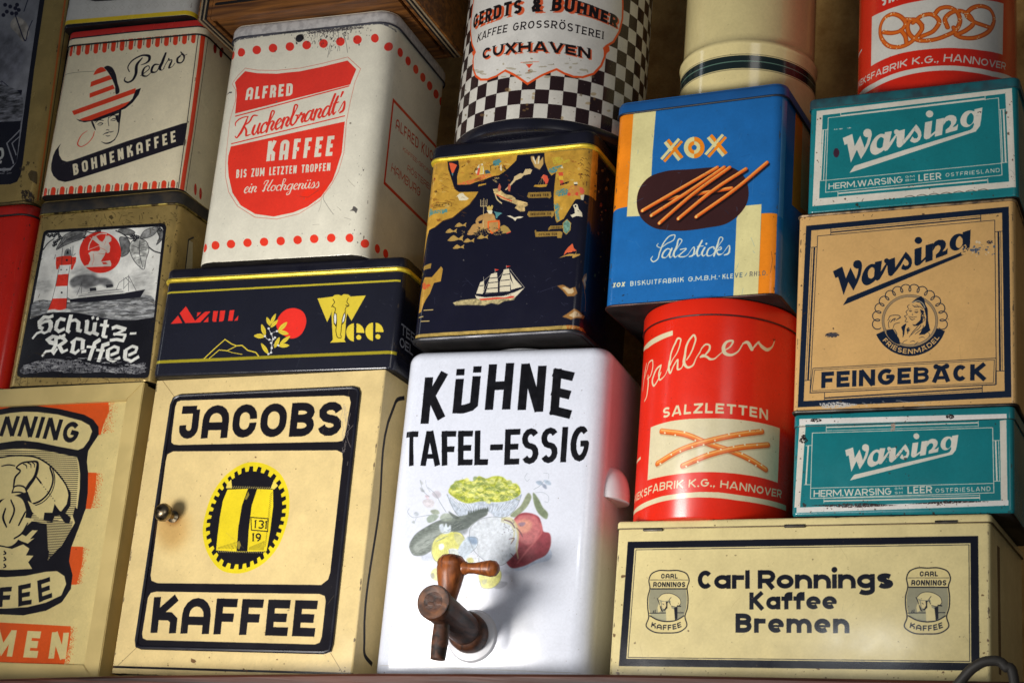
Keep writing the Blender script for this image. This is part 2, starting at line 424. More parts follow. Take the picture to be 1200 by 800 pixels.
def SG(adv, *ss):
    return (adv, [np.array([[float(v) for v in q.split(',')] for q in s_.split()]) for s_ in ss])
LOOP = ".38,.42,.5 .22,.5,.7 .06,.3,1 .08,.05,.9 .2,.02,.6 .36,.3,.5"
STEM = "0,.1,.3 .16,.6,.4 .22,.95,.6 .13,1,.6 .08,.6,1 .06,0,1"
ARCH = ".08,.2,.4 .24,.48,.6 .34,.42,.9 .3,.1,1 .38,.02,.7 .48,.12,.3"
SCRIPT = {
 'a': SG(.5, LOOP, ".4,.5,1 .38,.12,1 .44,.02,.7 .54,.12,.3"),
 'b': SG(.46, "0,.1,.3 .16,.6,.4 .2,.95,.6 .1,1,.6 .08,.6,1 .08,.12,1 .2,0,.7 .36,.15,.8 .36,.42,.7 .26,.46,.5 .46,.42,.3"),
 'c': SG(.34, ".32,.38,.9 .28,.48,.7 .12,.44,.8 .05,.2,1 .12,.02,.8 .24,.02,.5 .38,.16,.3"),
 'd': SG(.5, LOOP, ".46,1,1 .39,.5,1 .38,.15,1 .44,.02,.7 .54,.12,.3"),
 'e': SG(.36, ".0,.16,.3 .2,.28,.4 .3,.42,.6 .2,.5,.7 .08,.36,1 .07,.12,1 .16,.0,.8 .28,.04,.5 .4,.18,.3"),
 'g': SG(.48, LOOP, ".4,.5,1 .36,0,1 .26,-.38,.8 .12,-.42,.7 .1,-.3,.5 .3,-.08,.3 .52,.14,.3"),
 'h': SG(.46, STEM, ARCH),
 'i': SG(.22, "0,.2,.3 .1,.48,.8 .06,.12,1 .14,.02,.7 .24,.12,.3", ".12,.66,1 .13,.68,1"),
 'k': SG(.42, STEM, ".08,.2,.4 .26,.46,.6 .3,.36,.7 .14,.26,.5 .28,.05,1 .42,.1,.3"),
 'l': SG(.26, "0,.15,.3 .18,.6,.4 .24,.95,.6 .14,1,.7 .1,.6,1 .08,.12,1 .16,.02,.7 .28,.14,.3"),
 'n': SG(.46, "0,.3,.4 .08,.48,.8 .06,0,1", ARCH),
 'o': SG(.4, ".3,.42,.5 .16,.48,.7 .04,.25,1 .12,.02,.8 .26,.06,.7 .34,.3,.8 .26,.48,.5 .42,.42,.3"),
 'r': SG(.34, "0,.25,.3 .1,.5,.9 .14,.4,.5 .26,.42,.8 .22,.12,1 .28,.02,.6 .38,.14,.3"),
 's': SG(.32, "0,.1,.3 .2,.52,.6 .26,.3,.9 .24,.08,1 .1,.02,.7", ".22,.03,.4 .36,.16,.3"),
 't': SG(.27, "0,.15,.3 .16,.85,.9 .1,.15,1 .18,.02,.7 .28,.12,.3", ".02,.54,.5 .28,.56,.5"),
 'u': SG(.46, "0,.25,.3 .08,.48,.9 .06,.12,1 .16,.02,.7 .32,.3,.4", ".36,.5,1 .34,.12,1 .4,.02,.7 .5,.12,.3"),
 'z': SG(.44, ".04,.42,.6 .3,.46,.6 .06,.06,.8 .34,.04,.6 .48,.14,.3"),
 'H': SG(.6, "0,.65,.5 .08,.92,.6 .26,.95,.8 .16,.5,1 .06,.05,1 .0,.1,.5", ".6,1,.8 .46,.5,1 .4,.1,1 .48,.02,.7 .6,.12,.3", ".12,.5,.4 .48,.54,.4"),
 "'": SG(.14, ".1,1,1 .06,.8,.6"),
 ' ': SG(.2),
}
SCRIPT['ü'] = (SCRIPT['u'][0], SCRIPT['u'][1] + [np.array([[.14, .7, 1], [.15, .72, 1]]), np.array([[.34, .7, 1], [.35, .72, 1]])])

# ------------------------------------------------------------------ materials
def nodes(name):
    m = bpy.data.materials.new(name); m.use_nodes = True
    nt = m.node_tree; b = nt.nodes["Principled BSDF"]
    return m, nt, b
def lin(c):
    return tuple((v / 255 / 12.92 if v <= 10 else ((v / 255 + .055) / 1.055) ** 2.4) for v in c[:3]) + (1,)
def bump(nt, b, parts):
    """parts: (noise scale, distance in m); chained fine relief."""
    tc = nt.nodes.new("ShaderNodeTexCoord"); prev = None
    for sc, dist in parts:
        n = nt.nodes.new("ShaderNodeTexNoise"); n.inputs["Scale"].default_value = sc; n.inputs["Detail"].default_value = 3
        nt.links.new(tc.outputs["Object"], n.inputs["Vector"])
        u = nt.nodes.new("ShaderNodeBump"); u.inputs["Strength"].default_value = 1; u.inputs["Distance"].default_value = dist
        nt.links.new(n.outputs["Fac"], u.inputs["Height"])
        if prev: nt.links.new(prev.outputs["Normal"], u.inputs["Normal"])
        prev = u
    nt.links.new(prev.outputs["Normal"], b.inputs["Normal"])
    return tc
def rough_noise(nt, b, lo, hi, sc=30):
    tc = nt.nodes.new("ShaderNodeTexCoord")
    n = nt.nodes.new("ShaderNodeTexNoise"); n.inputs["Scale"].default_value = sc; n.inputs["Detail"].default_value = 6
    nt.links.new(tc.outputs["Object"], n.inputs["Vector"])
    r = nt.nodes.new("ShaderNodeMapRange"); r.inputs[1].default_value = .3; r.inputs[2].default_value = .7
    r.inputs[3].default_value = lo; r.inputs[4].default_value = hi
    nt.links.new(n.outputs["Fac"], r.inputs[0]); nt.links.new(r.outputs[0], b.inputs["Roughness"])
def m_print(cv, rough=(.17, .27), coat=.0, dent=.0006):
    m, nt, b = nodes("print_" + cv.name)
    t = nt.nodes.new("ShaderNodeTexImage"); t.image = cv.image(); t.extension = 'EXTEND'; t.interpolation = 'Cubic'
    nt.links.new(t.outputs["Color"], b.inputs["Base Color"]); nt.links.new(t.outputs["Alpha"], b.inputs["Metallic"])
    rough_noise(nt, b, *rough); bump(nt, b, [(9, dent), (700, .00002)])
    b.inputs["Specular IOR Level"].default_value = .4
    b.inputs["Coat Weight"].default_value = coat; b.inputs["Coat Roughness"].default_value = .12
    return m
def m_plain(name, col, rough=(.3, .45), metal=0, dent=.0004, vary=.25, sc=40, col2=None, coat=0):
    m, nt, b = nodes(name)
    n = nt.nodes.new("ShaderNodeTexNoise"); n.inputs["Scale"].default_value = sc; n.inputs["Detail"].default_value = 8
    tc = nt.nodes.new("ShaderNodeTexCoord"); nt.links.new(tc.outputs["Object"], n.inputs["Vector"])
    r = nt.nodes.new("ShaderNodeValToRGB"); a = lin(col)
    d = lin(col2) if col2 else tuple(v * (1 - vary) for v in a[:3]) + (1,)
    r.color_ramp.elements[0].position = .38; r.color_ramp.elements[0].color = d
    r.color_ramp.elements[1].position = .58; r.color_ramp.elements[1].color = a
    nt.links.new(n.outputs["Fac"], r.inputs[0]); nt.links.new(r.outputs[0], b.inputs["Base Color"])
    b.inputs["Metallic"].default_value = metal
    rough_noise(nt, b, *rough); bump(nt, b, [(12, dent), (500, .00003)])
    b.inputs["Coat Weight"].default_value = coat; b.inputs["Coat Roughness"].default_value = .15
    return m
def m_wood(name, c0, c1, stretch=(3, 30, 60), rough=(.4, .6), grain=.0004):
    m, nt, b = nodes(name)
    tc = nt.nodes.new("ShaderNodeTexCoord"); mp = nt.nodes.new("ShaderNodeMapping")
    mp.inputs["Scale"].default_value = stretch; nt.links.new(tc.outputs["Object"], mp.inputs["Vector"])
    n = nt.nodes.new("ShaderNodeTexNoise"); n.inputs["Scale"].default_value = 3.0; n.inputs["Detail"].default_value = 9; n.inputs["Distortion"].default_value = .6
    nt.links.new(mp.outputs[0], n.inputs["Vector"])
    r = nt.nodes.new("ShaderNodeValToRGB")
    r.color_ramp.elements[0].position = .33; r.color_ramp.elements[0].color = lin(c0)
    r.color_ramp.elements[1].position = .66; r.color_ramp.elements[1].color = lin(c1)
    nt.links.new(n.outputs["Fac"], r.inputs[0]); nt.links.new(r.outputs[0], b.inputs["Base Color"])
    u = nt.nodes.new("ShaderNodeBump"); u.inputs["Distance"].default_value = grain
    nt.links.new(n.outputs["Fac"], u.inputs["Height"]); nt.links.new(u.outputs["Normal"], b.inputs["Normal"])
    rough_noise(nt, b, *rough)
    return m

under_m = None
# ------------------------------------------------------------------ mesh helpers
def link(name, verts, faces, mat, parent=None, uvs=None, smooth=True, sharp=38, under=None):
    me = bpy.data.meshes.new(name); me.from_pydata([tuple(v) for v in verts], [], faces)
    if uvs is not None:
        L = me.uv_layers.new(name="UVMap")
        if len(uvs) == len(me.loops) : flat = [c for u in uvs for c in u]
        else: flat = [c for l in me.loops for c in uvs[l.vertex_index]]
        L.data.foreach_set("uv", flat)
    bm = bmesh.new(); bm.from_mesh(me); bmesh.ops.recalc_face_normals(bm, faces=bm.faces); bm.to_mesh(me); bm.free()
    if smooth:
        me.polygons.foreach_set("use_smooth", [True] * len(me.polygons)); me.set_sharp_from_angle(angle=math.radians(sharp))
    me.materials.append(mat)
    if under:
        me.materials.append(under)
        for p in me.polygons:
            if p.normal.z < -.8: p.material_index = 1
    o = bpy.data.objects.new(name, me); COL.objects.link(o)
    if parent: o.parent = parent
    return o
def profile(W, D, r, n=7, inset=0.0):
    """rounded rectangle, from the back middle round the right... list of (x, y, u); seam at the back."""
    W2, D2 = W / 2 - inset, D / 2 - inset; rr = max(r - inset, .0004)
    out = []
    ub = W / 2 + D + W / 2
    out.append((0, D2, -ub))
    def corner(cx, cy, a0, u0, u1):
        for i in range(n + 1):
            a = math.radians(a0 + 90 * i / n); out.append((cx + rr * math.cos(a), cy + rr * math.sin(a), u0 + (u1 - u0) * i / n))
    corner(-W2 + rr, D2 - rr, 90, -(W / 2 + D + r), -(W / 2 + D - r))
    corner(-W2 + rr, -D2 + rr, 180, -(W / 2 + r), -(W / 2 - r))
    # extra points on the front keep the print straight
    for f in (.25, .5, .75):
        xx = (-W2 + rr) + f * (2 * W2 - 2 * rr); out.append((xx, -D2, xx * (W / 2 - r) / max(W2 - rr, 1e-6)))
    corner(W2 - rr, -D2 + rr, 270, W / 2 - r, W / 2 + r)
    corner(W2 - rr, D2 - rr, 0, W / 2 + D - r, W / 2 + D + r)
    out.append((0, D2, ub))
    return out
def rings(W, D, r, levels, cv=None, cap=True):
    """levels: (z, inset). returns verts, faces, uvs."""
    V, F, UV = [], [], []
    n = None
    for z, ins in levels:
        P = profile(W, D, r, inset=ins); n = len(P)
        for x, y, u in P:
            V.append((x, y, z)); UV.append(cv.uv(u, z) if cv else (u, z))
    for k in range(len(levels) - 1):
        for i in range(n - 1):
            a = k * n + i; F.append((a, a + 1, a + 1 + n, a + n))
    if cap:
        F.append(tuple(range(n - 2, -1, -1))); m = (len(levels) - 1) * n; F.append(tuple(range(m, m + n - 1)))
    return V, F, UV
def bevel_levels(z0, z1, b0, b1, out=0.0):
    L = []
    for i in range(4):
        a = math.pi / 2 * i / 3; L.append((z0 + b0 * (1 - math.sin(a)), b0 * (1 - math.cos(a)) - out) if b0 else (z0, -out))
        if not b0: break
    L = [(z0 + b0 * (1 - math.cos(math.pi / 2 * i / 4)), b0 * (1 - math.sin(math.pi / 2 * i / 4)) - out) for i in range(5)] if b0 else [(z0, -out)]
    L2 = [(z1 - b1 * (1 - math.sin(math.pi / 2 * i / 4)), b1 * (1 - math.cos(math.pi / 2 * i / 4)) - out) for i in range(5)] if b1 else [(z1, -out)]
    return L + L2
def bead(name, W, D, r, z, rad, out, mat, parent, cv=None, flat=1.0):
    P = profile(W, D, r, inset=-out)[:-1]; V, F, UV = [], [], []
    n = len(P); m = 8
    for i in range(n):
        x, y, u = P[i]; a, b = P[i - 1], P[(i + 1) % n]
        tx_, ty_ = b[0] - a[0], b[1] - a[1]; L = math.hypot(tx_, ty_) or 1; nx, ny = -ty_ / L, tx_ / L
        if nx * x + ny * y < 0: nx, ny = -nx, -ny
        for k in range(m):
            t = 2 * math.pi * k / m; V.append((x + nx * rad * math.cos(t), y + ny * rad * math.cos(t), z + rad * flat * math.sin(t)))
            UV.append(cv.uv(u, z) if cv else (u, z))
    for i in range(n):
        for k in range(m):
            F.append((i * m + k, i * m + (k + 1) % m, ((i + 1) % n) * m + (k + 1) % m, ((i + 1) % n) * m + k))
    return link(name, V, F, mat, parent, UV)
def box(x0, x1, y0, y1, z0, z1, b=.0006):
    bm = bmesh.new(); bmesh.ops.create_cube(bm, size=1)
    for v in bm.verts: v.co = Vector(((x0 + x1) / 2 + v.co.x * (x1 - x0), (y0 + y1) / 2 + v.co.y * (y1 - y0), (z0 + z1) / 2 + v.co.z * (z1 - z0)))
    if b: bmesh.ops.bevel(bm, geom=bm.edges[:], offset=b, segments=2, affect='EDGES', profile=.6)
    V = [tuple(v.co) for v in bm.verts]; F = [tuple(v.index for v in f.verts) for f in bm.faces]; bm.free()
    return V, F
def boxobj(name, dims, mat, parent, b=.0006):
    V, F = box(*dims, b=b); return link(name, V, F, mat, parent, sharp=30)
def lathe(prof, n=48, axis='z', org=(0, 0, 0), cv=None, rad_u=None, a0=0):
    """prof: (r, z) pairs; u = angle*rad_u measured from -y."""
    V, F, UV = [], [], []
    for r, z in prof:
        for i in range(n + 1):
            t = -math.pi + 2 * math.pi * i / n
            x, y = r * math.sin(t), -r * math.cos(t)
            if axis == 'z': V.append((org[0] + x, org[1] + y, org[2] + z))
            elif axis == '-y': V.append((org[0] + x, org[1] - z, org[2] - y))
            else: V.append((org[0] + z, org[1] + y, org[2] + x))
            UV.append(cv.uv(t * rad_u, z) if cv else (t, z))
    m = n + 1
    for k in range(len(prof) - 1):
        for i in range(n): F.append((k * m + i, k * m + i + 1, (k + 1) * m + i + 1, (k + 1) * m + i))
    if prof[0][0] > 1e-6: F.append(tuple(range(n - 1, -1, -1)))
    if prof[-1][0] > 1e-6: q = (len(prof) - 1) * m; F.append(tuple(range(q, q + n)))
    return V, F, UV
def tube(P, R, n=12, closed=False):
    P = [Vector(p) for p in P]; V, F = [], []
    nrm = None
    for i, p in enumerate(P):
        a = P[i - 1] if i else P[0]; b = P[min(i + 1, len(P) - 1)]; t = (b - a).normalized()
        if nrm is None: nrm = t.orthogonal().normalized()
        nrm = (nrm - t * nrm.dot(t)).normalized(); bi = t.cross(nrm)
        r = R if np.isscalar(R) else R[i]
        for k in range(n):
            q = 2 * math.pi * k / n; V.append(tuple(p + nrm * (r * math.cos(q)) + bi * (r * math.sin(q))))
    for i in range(len(P) - 1):
        for k in range(n): F.append((i * n + k, i * n + (k + 1) % n, (i + 1) * n + (k + 1) % n, (i + 1) * n + k))
    F.append(tuple(range(n - 1, -1, -1))); F.append(tuple(range((len(P) - 1) * n, len(P) * n)))
    return V, F
def thing(name, label, cat, loc, yaw=0, group=None):
    o = bpy.data.objects.new(name, None); COL.objects.link(o); o.empty_display_size = .05
    o.location = loc; o.rotation_euler = (0, 0, math.radians(yaw)); o['label'] = label; o['category'] = cat
    if group: o['group'] = group
    return o
def homog(px, uv):
    A, B = [], []
    for (x, y), (u, v) in zip(px, uv):
        A += [[x, y, 1, 0, 0, 0, -u * x, -u * y], [0, 0, 0, x, y, 1, -v * x, -v * y]]; B += [u, v]
    h = np.append(np.linalg.solve(np.array(A, float), np.array(B, float)), 1).reshape(3, 3)
    def f(P):
        P = np.atleast_2d(np.asarray(P, float)); q = np.column_stack([P, np.ones(len(P))]) @ h.T
        return q[:, :2] / q[:, 2:]
    return f

class Tin:
    def __init__(s, name, label, cat, c, yaw, W, D, z0, z1, quad, base, seed=1, group=None, res=3000., r=.012, qz=None):
        s.W, s.D, s.H, s.r = W, D, z1 - z0, r
        s.c, s.yaw, s.z0 = np.array(c), math.radians(yaw), z0
        ux = np.array([math.cos(s.yaw), math.sin(s.yaw)]); s.ux = ux; s.uy = np.array([-ux[1], ux[0]])
        o = s.c + s.uy * D / 2
        s.e = thing(name, label, cat, (o[0], o[1], z0), yaw, group)
        s.cv = Canvas(name, -W / 2 - .012, W / 2 + D, 0, s.H, base, res, seed); s.cv.W2 = W / 2
        if quad:
            a, b = qz or (z0, z1)
            s.fm = homog(quad, [(-W / 2, b - z0), (W / 2, b - z0), (W / 2, a - z0), (-W / 2, a - z0)]); s.mid = np.mean(quad, 0)
        else:
            s.fm = s.plane_map(s.c, s.ux, 0); s.mid = (60, 100)
        s.front()
    def plane_map(s, org, axis, u0):
        n = np.array([-axis[1], axis[0]])
        def f(P):
            out = []
            for x, y in np.atleast_2d(P):
                d = ray(x, y); t = (n @ (org - CAM[:2])) / (n @ d[:2]); q = CAM + t * d
                out.append((u0 + axis @ (q[:2] - org), q[2] - s.z0))
            return np.array(out)
        return f
    def front(s): return s.cv.setmap(s.fm, s.mid)
    def side(s, p): 
        return s.cv.setmap(s.plane_map(s.c + s.ux * s.W / 2, s.uy, s.W / 2), p)
    def body(s, zt=None, b0=.0012, b1=.0012, mat=None, **kw):
        s.mat = mat or m_print(s.cv, **kw)
        V, F, UV = rings(s.W, s.D, s.r, bevel_levels(0, zt or s.H, b0, b1), s.cv)
        return link('body', V, F, s.mat, s.e, UV, under=under_m)
    def lid(s, zl, out=.0009, br=.003, mat=None, seam=None, seam_r=.0009, name='lid'):
        V, F, UV = rings(s.W, s.D, s.r, bevel_levels(zl, s.H, .0006, br, out), s.cv)
        o = link(name, V, F, mat or s.mat, s.e, UV)
        if seam: bead('lid_seam', s.W, s.D, s.r, zl, seam_r, out, seam, o)
        return o

def ray_cyl(cx, cy, R, z0):
    def f(P):
        out = []
        for x, y in np.atleast_2d(P):
            d = ray(x, y); o = CAM[:2] - [cx, cy]; a = d[:2] @ d[:2]; b = o @ d[:2]; c = o @ o - R * R
            q = b * b - a * c; t = (-b - math.sqrt(q)) / a if q > 0 else -b / a
            p = CAM + t * d; out.append((R * math.atan2(p[0] - cx, -(p[1] - cy)), p[2] - z0))
        return np.array(out)
    return f
class Can:
    def __init__(s, name, label, cat, c, R, z0, z1, base, mid, seed=1, group=None, res=3000.):
        s.c, s.R, s.H = c, R, z1 - z0
        s.e = thing(name, label, cat, (c[0], c[1], z0), 0, group)
        s.cv = Canvas(name, -R * 2.0, R * 2.4, 0, s.H, base, res, seed)
        s.cv.setmap(ray_cyl(c[0], c[1], R, z0), mid)
        s.z0 = z0

navy_m = m_plain("dark_enamel", (22, 22, 34), (.22, .4))
black_m = m_plain("black_rim", (18, 17, 18), (.35, .6))
steel_m = m_plain("worn_tin_edge", (92, 88, 82), (.35, .6), metal=.8, col2=(50, 44, 38))
brass_m = m_plain("bright_gold_lacquer", (232, 204, 60), (.3, .45), metal=.45, vary=.25, dent=.0001, sc=90)
under_m = m_plain("shadow_underside", (34, 31, 30), (.45, .7), metal=.3, vary=.5)  # dark colour stands in for the black shadow beneath overhanging tins

# ------------------------------------------------------------------ the setting: shelf board and back wall
def shelf():
    xs = np.linspace(-1.15, .85, 41)
    zt = np.interp(xs, [-1.15, -.55, -.414, -.126, .115, .2875, .435, .85], [-.050, -.0285, -.0212, -.0107, -.0049, -.003, -.0015, .004])
    V, F = [], []
    cs = [(.30, 0), (-.046, 0), (-.0485, -.0008), (-.050, -.003), (-.050, -.024), (-.047, -.027), (.30, -.027)]
    for x, z in zip(xs, zt):
        for y, dz in cs: V.append((x, y, z + dz))
    n = len(cs)
    for i in range(len(xs) - 1):
        for k in range(n): F.append((i * n + k, (i + 1) * n + k, (i + 1) * n + (k + 1) % n, i * n + (k + 1) % n))
    F.append(tuple(range(n))); F.append(tuple(range((len(xs) - 1) * n, len(xs) * n))[::-1])
    o = link('shelf_board', V, F, m_wood("dark_shelf_wood", (38, 18, 12), (92, 48, 32), (2, 40, 60), (.35, .55)), sharp=30)
    o['label'] = 'dark brown wooden shelf board with a rounded front edge under the bottom row'; o['category'] = 'shelf'; o['kind'] = 'structure'
    return o
shelf()
def wall():
    m, nt, b = nodes("ochre_plaster")
    tc = nt.nodes.new("ShaderNodeTexCoord")
    n = nt.nodes.new("ShaderNodeTexNoise"); n.inputs["Scale"].default_value = 14; n.inputs["Detail"].default_value = 10; n.inputs["Roughness"].default_value = .7
    nt.links.new(tc.outputs["Object"], n.inputs["Vector"])
    r = nt.nodes.new("ShaderNodeValToRGB"); r.color_ramp.elements[0].position = .35; r.color_ramp.elements[0].color = lin((150, 108, 48)); r.color_ramp.elements[1].position = .65; r.color_ramp.elements[1].color = lin((214, 172, 100))
    nt.links.new(n.outputs["Fac"], r.inputs[0]); nt.links.new(r.outputs[0], b.inputs["Base Color"]); b.inputs["Roughness"].default_value = .8
    bump(nt, b, [(60, .0015), (400, .0004)])
    V, F = box(-1.6, 1.3, .300, .33, -.4, 1.6, b=0)
    o = link('wall', V, F, m, smooth=False); o['kind'] = 'structure'
wall()

INK = (24, 22, 28)
# ------------------------------------------------------------------ yellow cabinet tin with a door (bottom row)
T = Tin('cabinet_tin', 'pale yellow cabinet tin with black rimmed door, round knob and oval sack emblem', 'coffee tin', (-.3097, 0), -.5, .2832, .15, -.013, .3057,
        [(186, 444), (454, 434), (411, 785), (127.5, 787)], (224, 199, 140), seed=3, r=.0022, qz=(-.0070, .3057))
c = T.cv
CELLS = [pts("120,340 122,300 146,130 158,100 180,92 1130,70 1165,78 1172,110 1135,310 1122,330 1095,336 165,355 135,352", 180, 450, 5)]
CELLS.append(np.array([(206, 528.5), (398, 527), (404, 530), (404.5, 537), (388.5, 668), (386, 676), (378, 682.5), (185, 684.8), (178, 682), (177, 676), (197, 540), (199, 532)], float))
CELLS.append(np.array([(184, 694.8), (376, 692.8), (382, 695), (383, 701), (378, 742), (375.5, 749), (370, 751.3), (171, 752.6), (166.5, 750.5), (166, 745), (173.5, 702), (177, 696.5)], float))
door = np.array([(214, 461.5), (418, 453.8), (424, 455.5), (425.5, 460), (390, 752), (388, 759), (381, 761.5), (164, 763.5), (158, 761.5), (157.5, 755), (204, 472), (207.5, 464.5)], float)
c.poly(door, INK)
for q in CELLS: c.poly(q, (224, 199, 140), smooth=False)
c.text("JACOBS", [(212, 513.7), (402, 510.3)], [(217, 475.2), (406.5, 470.8)], INK, th=.235, gap=.13)
c.text("KAFFEE", [(176, 743.8), (369.5, 742.2)], [(181, 701.3), (374, 700.7)], INK, th=.235, gap=.15)
oval = sm(pts("55,500 75,380 130,240 230,120 350,60 450,70 540,125 590,220 600,330 570,480 500,620 400,710 280,752 170,735 90,640", 230, 530, 5.33), 12, True)
c.poly(oval, (228, 206, 38))
oc = np.array([328, 405]) / 5.33 + [230, 530]
dd = oval - oc; N = 34; tt = np.cumsum(np.r_[0, np.hypot(*np.diff(np.vstack([dd, dd[:1]]), axis=0).T)]); per = tt[-1]
u_ = np.linspace(0, per, N * 12, endpoint=False); ring_ = np.stack([np.interp(u_, tt, np.r_[dd[:, i], dd[0, i]]) for i in (0, 1)], 1)
kk = np.where((np.arange(N * 12) % 12) < 6, .925, .835)
c.poly(oc + ring_ * kk[:, None], INK)
P = lambda t: pts(t, 230, 530, 5.33)
c.poly(P("215,230 350,224 500,228 500,330 480,480 455,612 300,618 138,612 148,520 165,400 185,300"), (230, 206, 40))
c.poly(P("345,222 402,222 365,330 345,480 335,615 268,615 280,470 305,330"), INK)
c.poly(P("205,222 215,190 240,165 244,222"), (230, 206, 90)); c.poly(P("485,222 505,170 532,205 505,228"), (230, 206, 90))
for i in range(22):
    x = 236 + i * 11.5; c.line([P(f"{x},{208 + i * .2} {x + 7},{222 + i * .2}")], .45, (230, 210, 120))
    x = 150 + i * 13.5; c.line([P(f"{x},{613} {x + 7},{624}")], .45, (230, 210, 120))
for i in range(14):
    x = 150 + i * 9; c.line([P(f"{x},{600} {x + 8},{590 - i * 3}")], .3, INK)
    x = 345 + i * 7; c.line([P(f"{x},{605} {x + 8},{585 - i * 3}")], .3, INK)
for i in range(26):
    y = 245 + i * 13; c.line([P(f"{497 - i * 1.8},{y} {480 - i * 1.4},{y + 14}")], .3, INK)
c.poly(P("322,290 345,240 352,262 335,292"), (190, 168, 60), a=.7); c.poly(P("272,560 285,548 296,575 284,604 272,596"), (190, 168, 60), a=.7)
c.line(P("360,402 467,409 463,488 362,481"), .9, INK, closed=True); c.poly(P("360,402 467,409 463,488 362,481"), (230, 206, 40)); c.line(P("360,402 467,409 463,488 362,481"), .9, INK, closed=True)
c.text("131", P("380,468 458,472"), P("384,418 462,424"), INK, th=.16, gap=.2, serif=True, style='serif')
c.text("19", P("366,550 420,552"), P("368,500 423,502"), INK, th=.18, gap=.2, serif=True, style='serif')
# rust bloom round the knob, rubbed rim on the right, thin mitre cracks
c.poly(ell(203, 618, 20, 26), (176, 120, 50), a=.42, soft=14); c.poly(ell(205, 607, 9, 9), (120, 70, 30), a=.5, soft=5)
c.scratch((404, 480), (412, 545), 26, (160, 150, 140), 10, .5, .75, 98); c.flecks((160, 470), (420, 770), 60, (90, 60, 40), .5)
c.line([np.array([(193.5, 444), (208, 464)]), np.array([(387, 760), (400, 782)]), np.array([(158, 762), (134, 785)])], .45, (120, 96, 62))
c.line([np.array([(120, 785.8), (414, 783.6)])], 2.2, INK)
c.flecks((128, 440), (450, 785), 160, (120, 95, 60), .35)
T.side((440, 600))
c.line(np.array([(474, 466), (466, 468), (461, 478), (444, 600), (427, 750), (428, 768), (436, 778)]), 3.2, INK, smooth=True)
T.front(); c.scratch((135, 450), (440, 780), 30, (176, 150, 100), 12, .35, .45); c.flecks((128, 770), (410, 787), 50, (90, 60, 36), .8)
c.age(.06, edge=.0012); body = T.body(b0=.001, b1=.001)
# the door: a raised rolled rim, a real sheet standing 1 mm proud
T.front()
def rim_tube(P, z_out, rad, name, mat, parent):
    q = T.fm(P); V, F = tube([(a, -T.D / 2 - z_out, b) for a, b in np.vstack([q, q[:2]])], rad, 8)
    return link(name, V, F, mat, parent)
dr = [(T.fm(p)[0][0], T.fm(p)[0][1]) for p in door]
nD = len(dr); V = [(a, -T.D / 2 - .0012, b) for a, b in dr] + [(a, -T.D / 2 + .001, b) for a, b in dr]
F = [tuple(range(nD))] + [(i, (i + 1) % nD, nD + (i + 1) % nD, nD + i) for i in range(nD)]
door_o = link('door', V, F, T.mat, T.e, [c.uv(a, b) for a, b in dr * 2], smooth=False)
inner = (door - door.mean(0)) * [.988, .990] + door.mean(0)
rim_tube(inner, .0012, .0021, 'door_rim', navy_m, door_o)
kc = T.fm((206, 606))[0]
nickel = m_plain("aged_nickel", (150, 135, 110), (.2, .4), metal=1, col2=(70, 58, 44), sc=120)
V, F, _ = lathe([(.0022, 0), (.0062, .0005), (.0066, .002), (.0035, .004), (.0026, .008), (.003, .012), (.0062, .0135), (.0092, .017), (.0098, .021), (.0080, .025), (.004, .0275), (0, .028)], 32, '-y', (kc[0], -T.D / 2 - .001, kc[1]))
link('knob', V, F, nickel, door_o)

# ------------------------------------------------------------------ framed sign tin at the left (bottom row)
T = Tin('framed_tin', 'pale yellow framed tin box with orange stripes and large black badge at lower left', 'coffee tin', (-.6412, 0), -1, .3554, .15, -.026, .3035,
        [(-125, 465), (171, 444), (114, 789), (-190, 797)], (214, 194, 132), seed=5, r=.002, qz=(-.0225, .3035))
c = T.cv; OR = (214, 84, 30)
P1 = lambda t: pts(t, 0, 460, 5.71); P2 = lambda t: pts(t, 0, 580, 3.81)
def ragged(pl, x0, x1, y0, y1, n=260, slope=-.16):
    c.poly(pl, OR)
    for _ in range(n):
        y = random.uniform(y0, y1); x = (x0 + (y0 - y) * .16) + abs(random.gauss(0, (x1 - x0) / 2))
        c.poly(ell(x, y, .45, .45, 6), OR, a=.8)
random.seed(4)
ragged(np.array([(-130, 474), (126, 465.2), (127, 478), (121, 492), (117, 506), (-130, 512)], float), 125, 134, 466, 504)
ragged(P1("560,515 640,515 628,640 600,755 560,755"), 112, 119, 551, 591)
ragged(P2("300,215 365,214 360,290 335,380 300,382"), 95, 101, 637, 679)
ragged(np.array([(-190, 727), (81, 727.5), (80, 745), (73, 772), (-200, 774)], float), 81, 87, 728, 771)
def mir(A):
    A = np.asarray(A, float); y = A[:, 1]; cx = 26 - .165 * (y - 490); d = A[:, 0] - cx
    B = np.stack([cx - d, y + .055 * 2 * d * np.clip((760 - y) / 270, 0, 1)], 1)
    return np.vstack([A, B[::-1]])
badge = np.vstack([P1("150,76 250,78 400,96 560,130 620,162 655,210 655,262 620,315 585,370 576,440 583,520 580,650 565,760"), P2("372,60 345,135 312,220 303,280 318,340 310,400 270,460 200,500 100,525")])
c.poly(mir(badge), INK)
CR_ = (214, 196, 136)
c.poly(mir(P1("150,118 250,119 380,132 540,170 595,200 612,240 590,300 555,350 518,368 400,350 250,322 150,314")), CR_)
c.poly(mir(np.vstack([P1("150,368 230,370 330,380 430,400 510,415 522,450 530,520 528,620 510,760"), P2("330,40 308,130 270,210 200,290 100,320")])), CR_)
c.text("RONNING", [(-46, 516), (-18, 512), (20, 510), (50, 512), (75, 515), (88, 518)], [(-38, 493), (-10, 489), (27, 486), (50, 486.5), (72, 489), (95, 493)], INK, th=.23, gap=.2, style="geo")
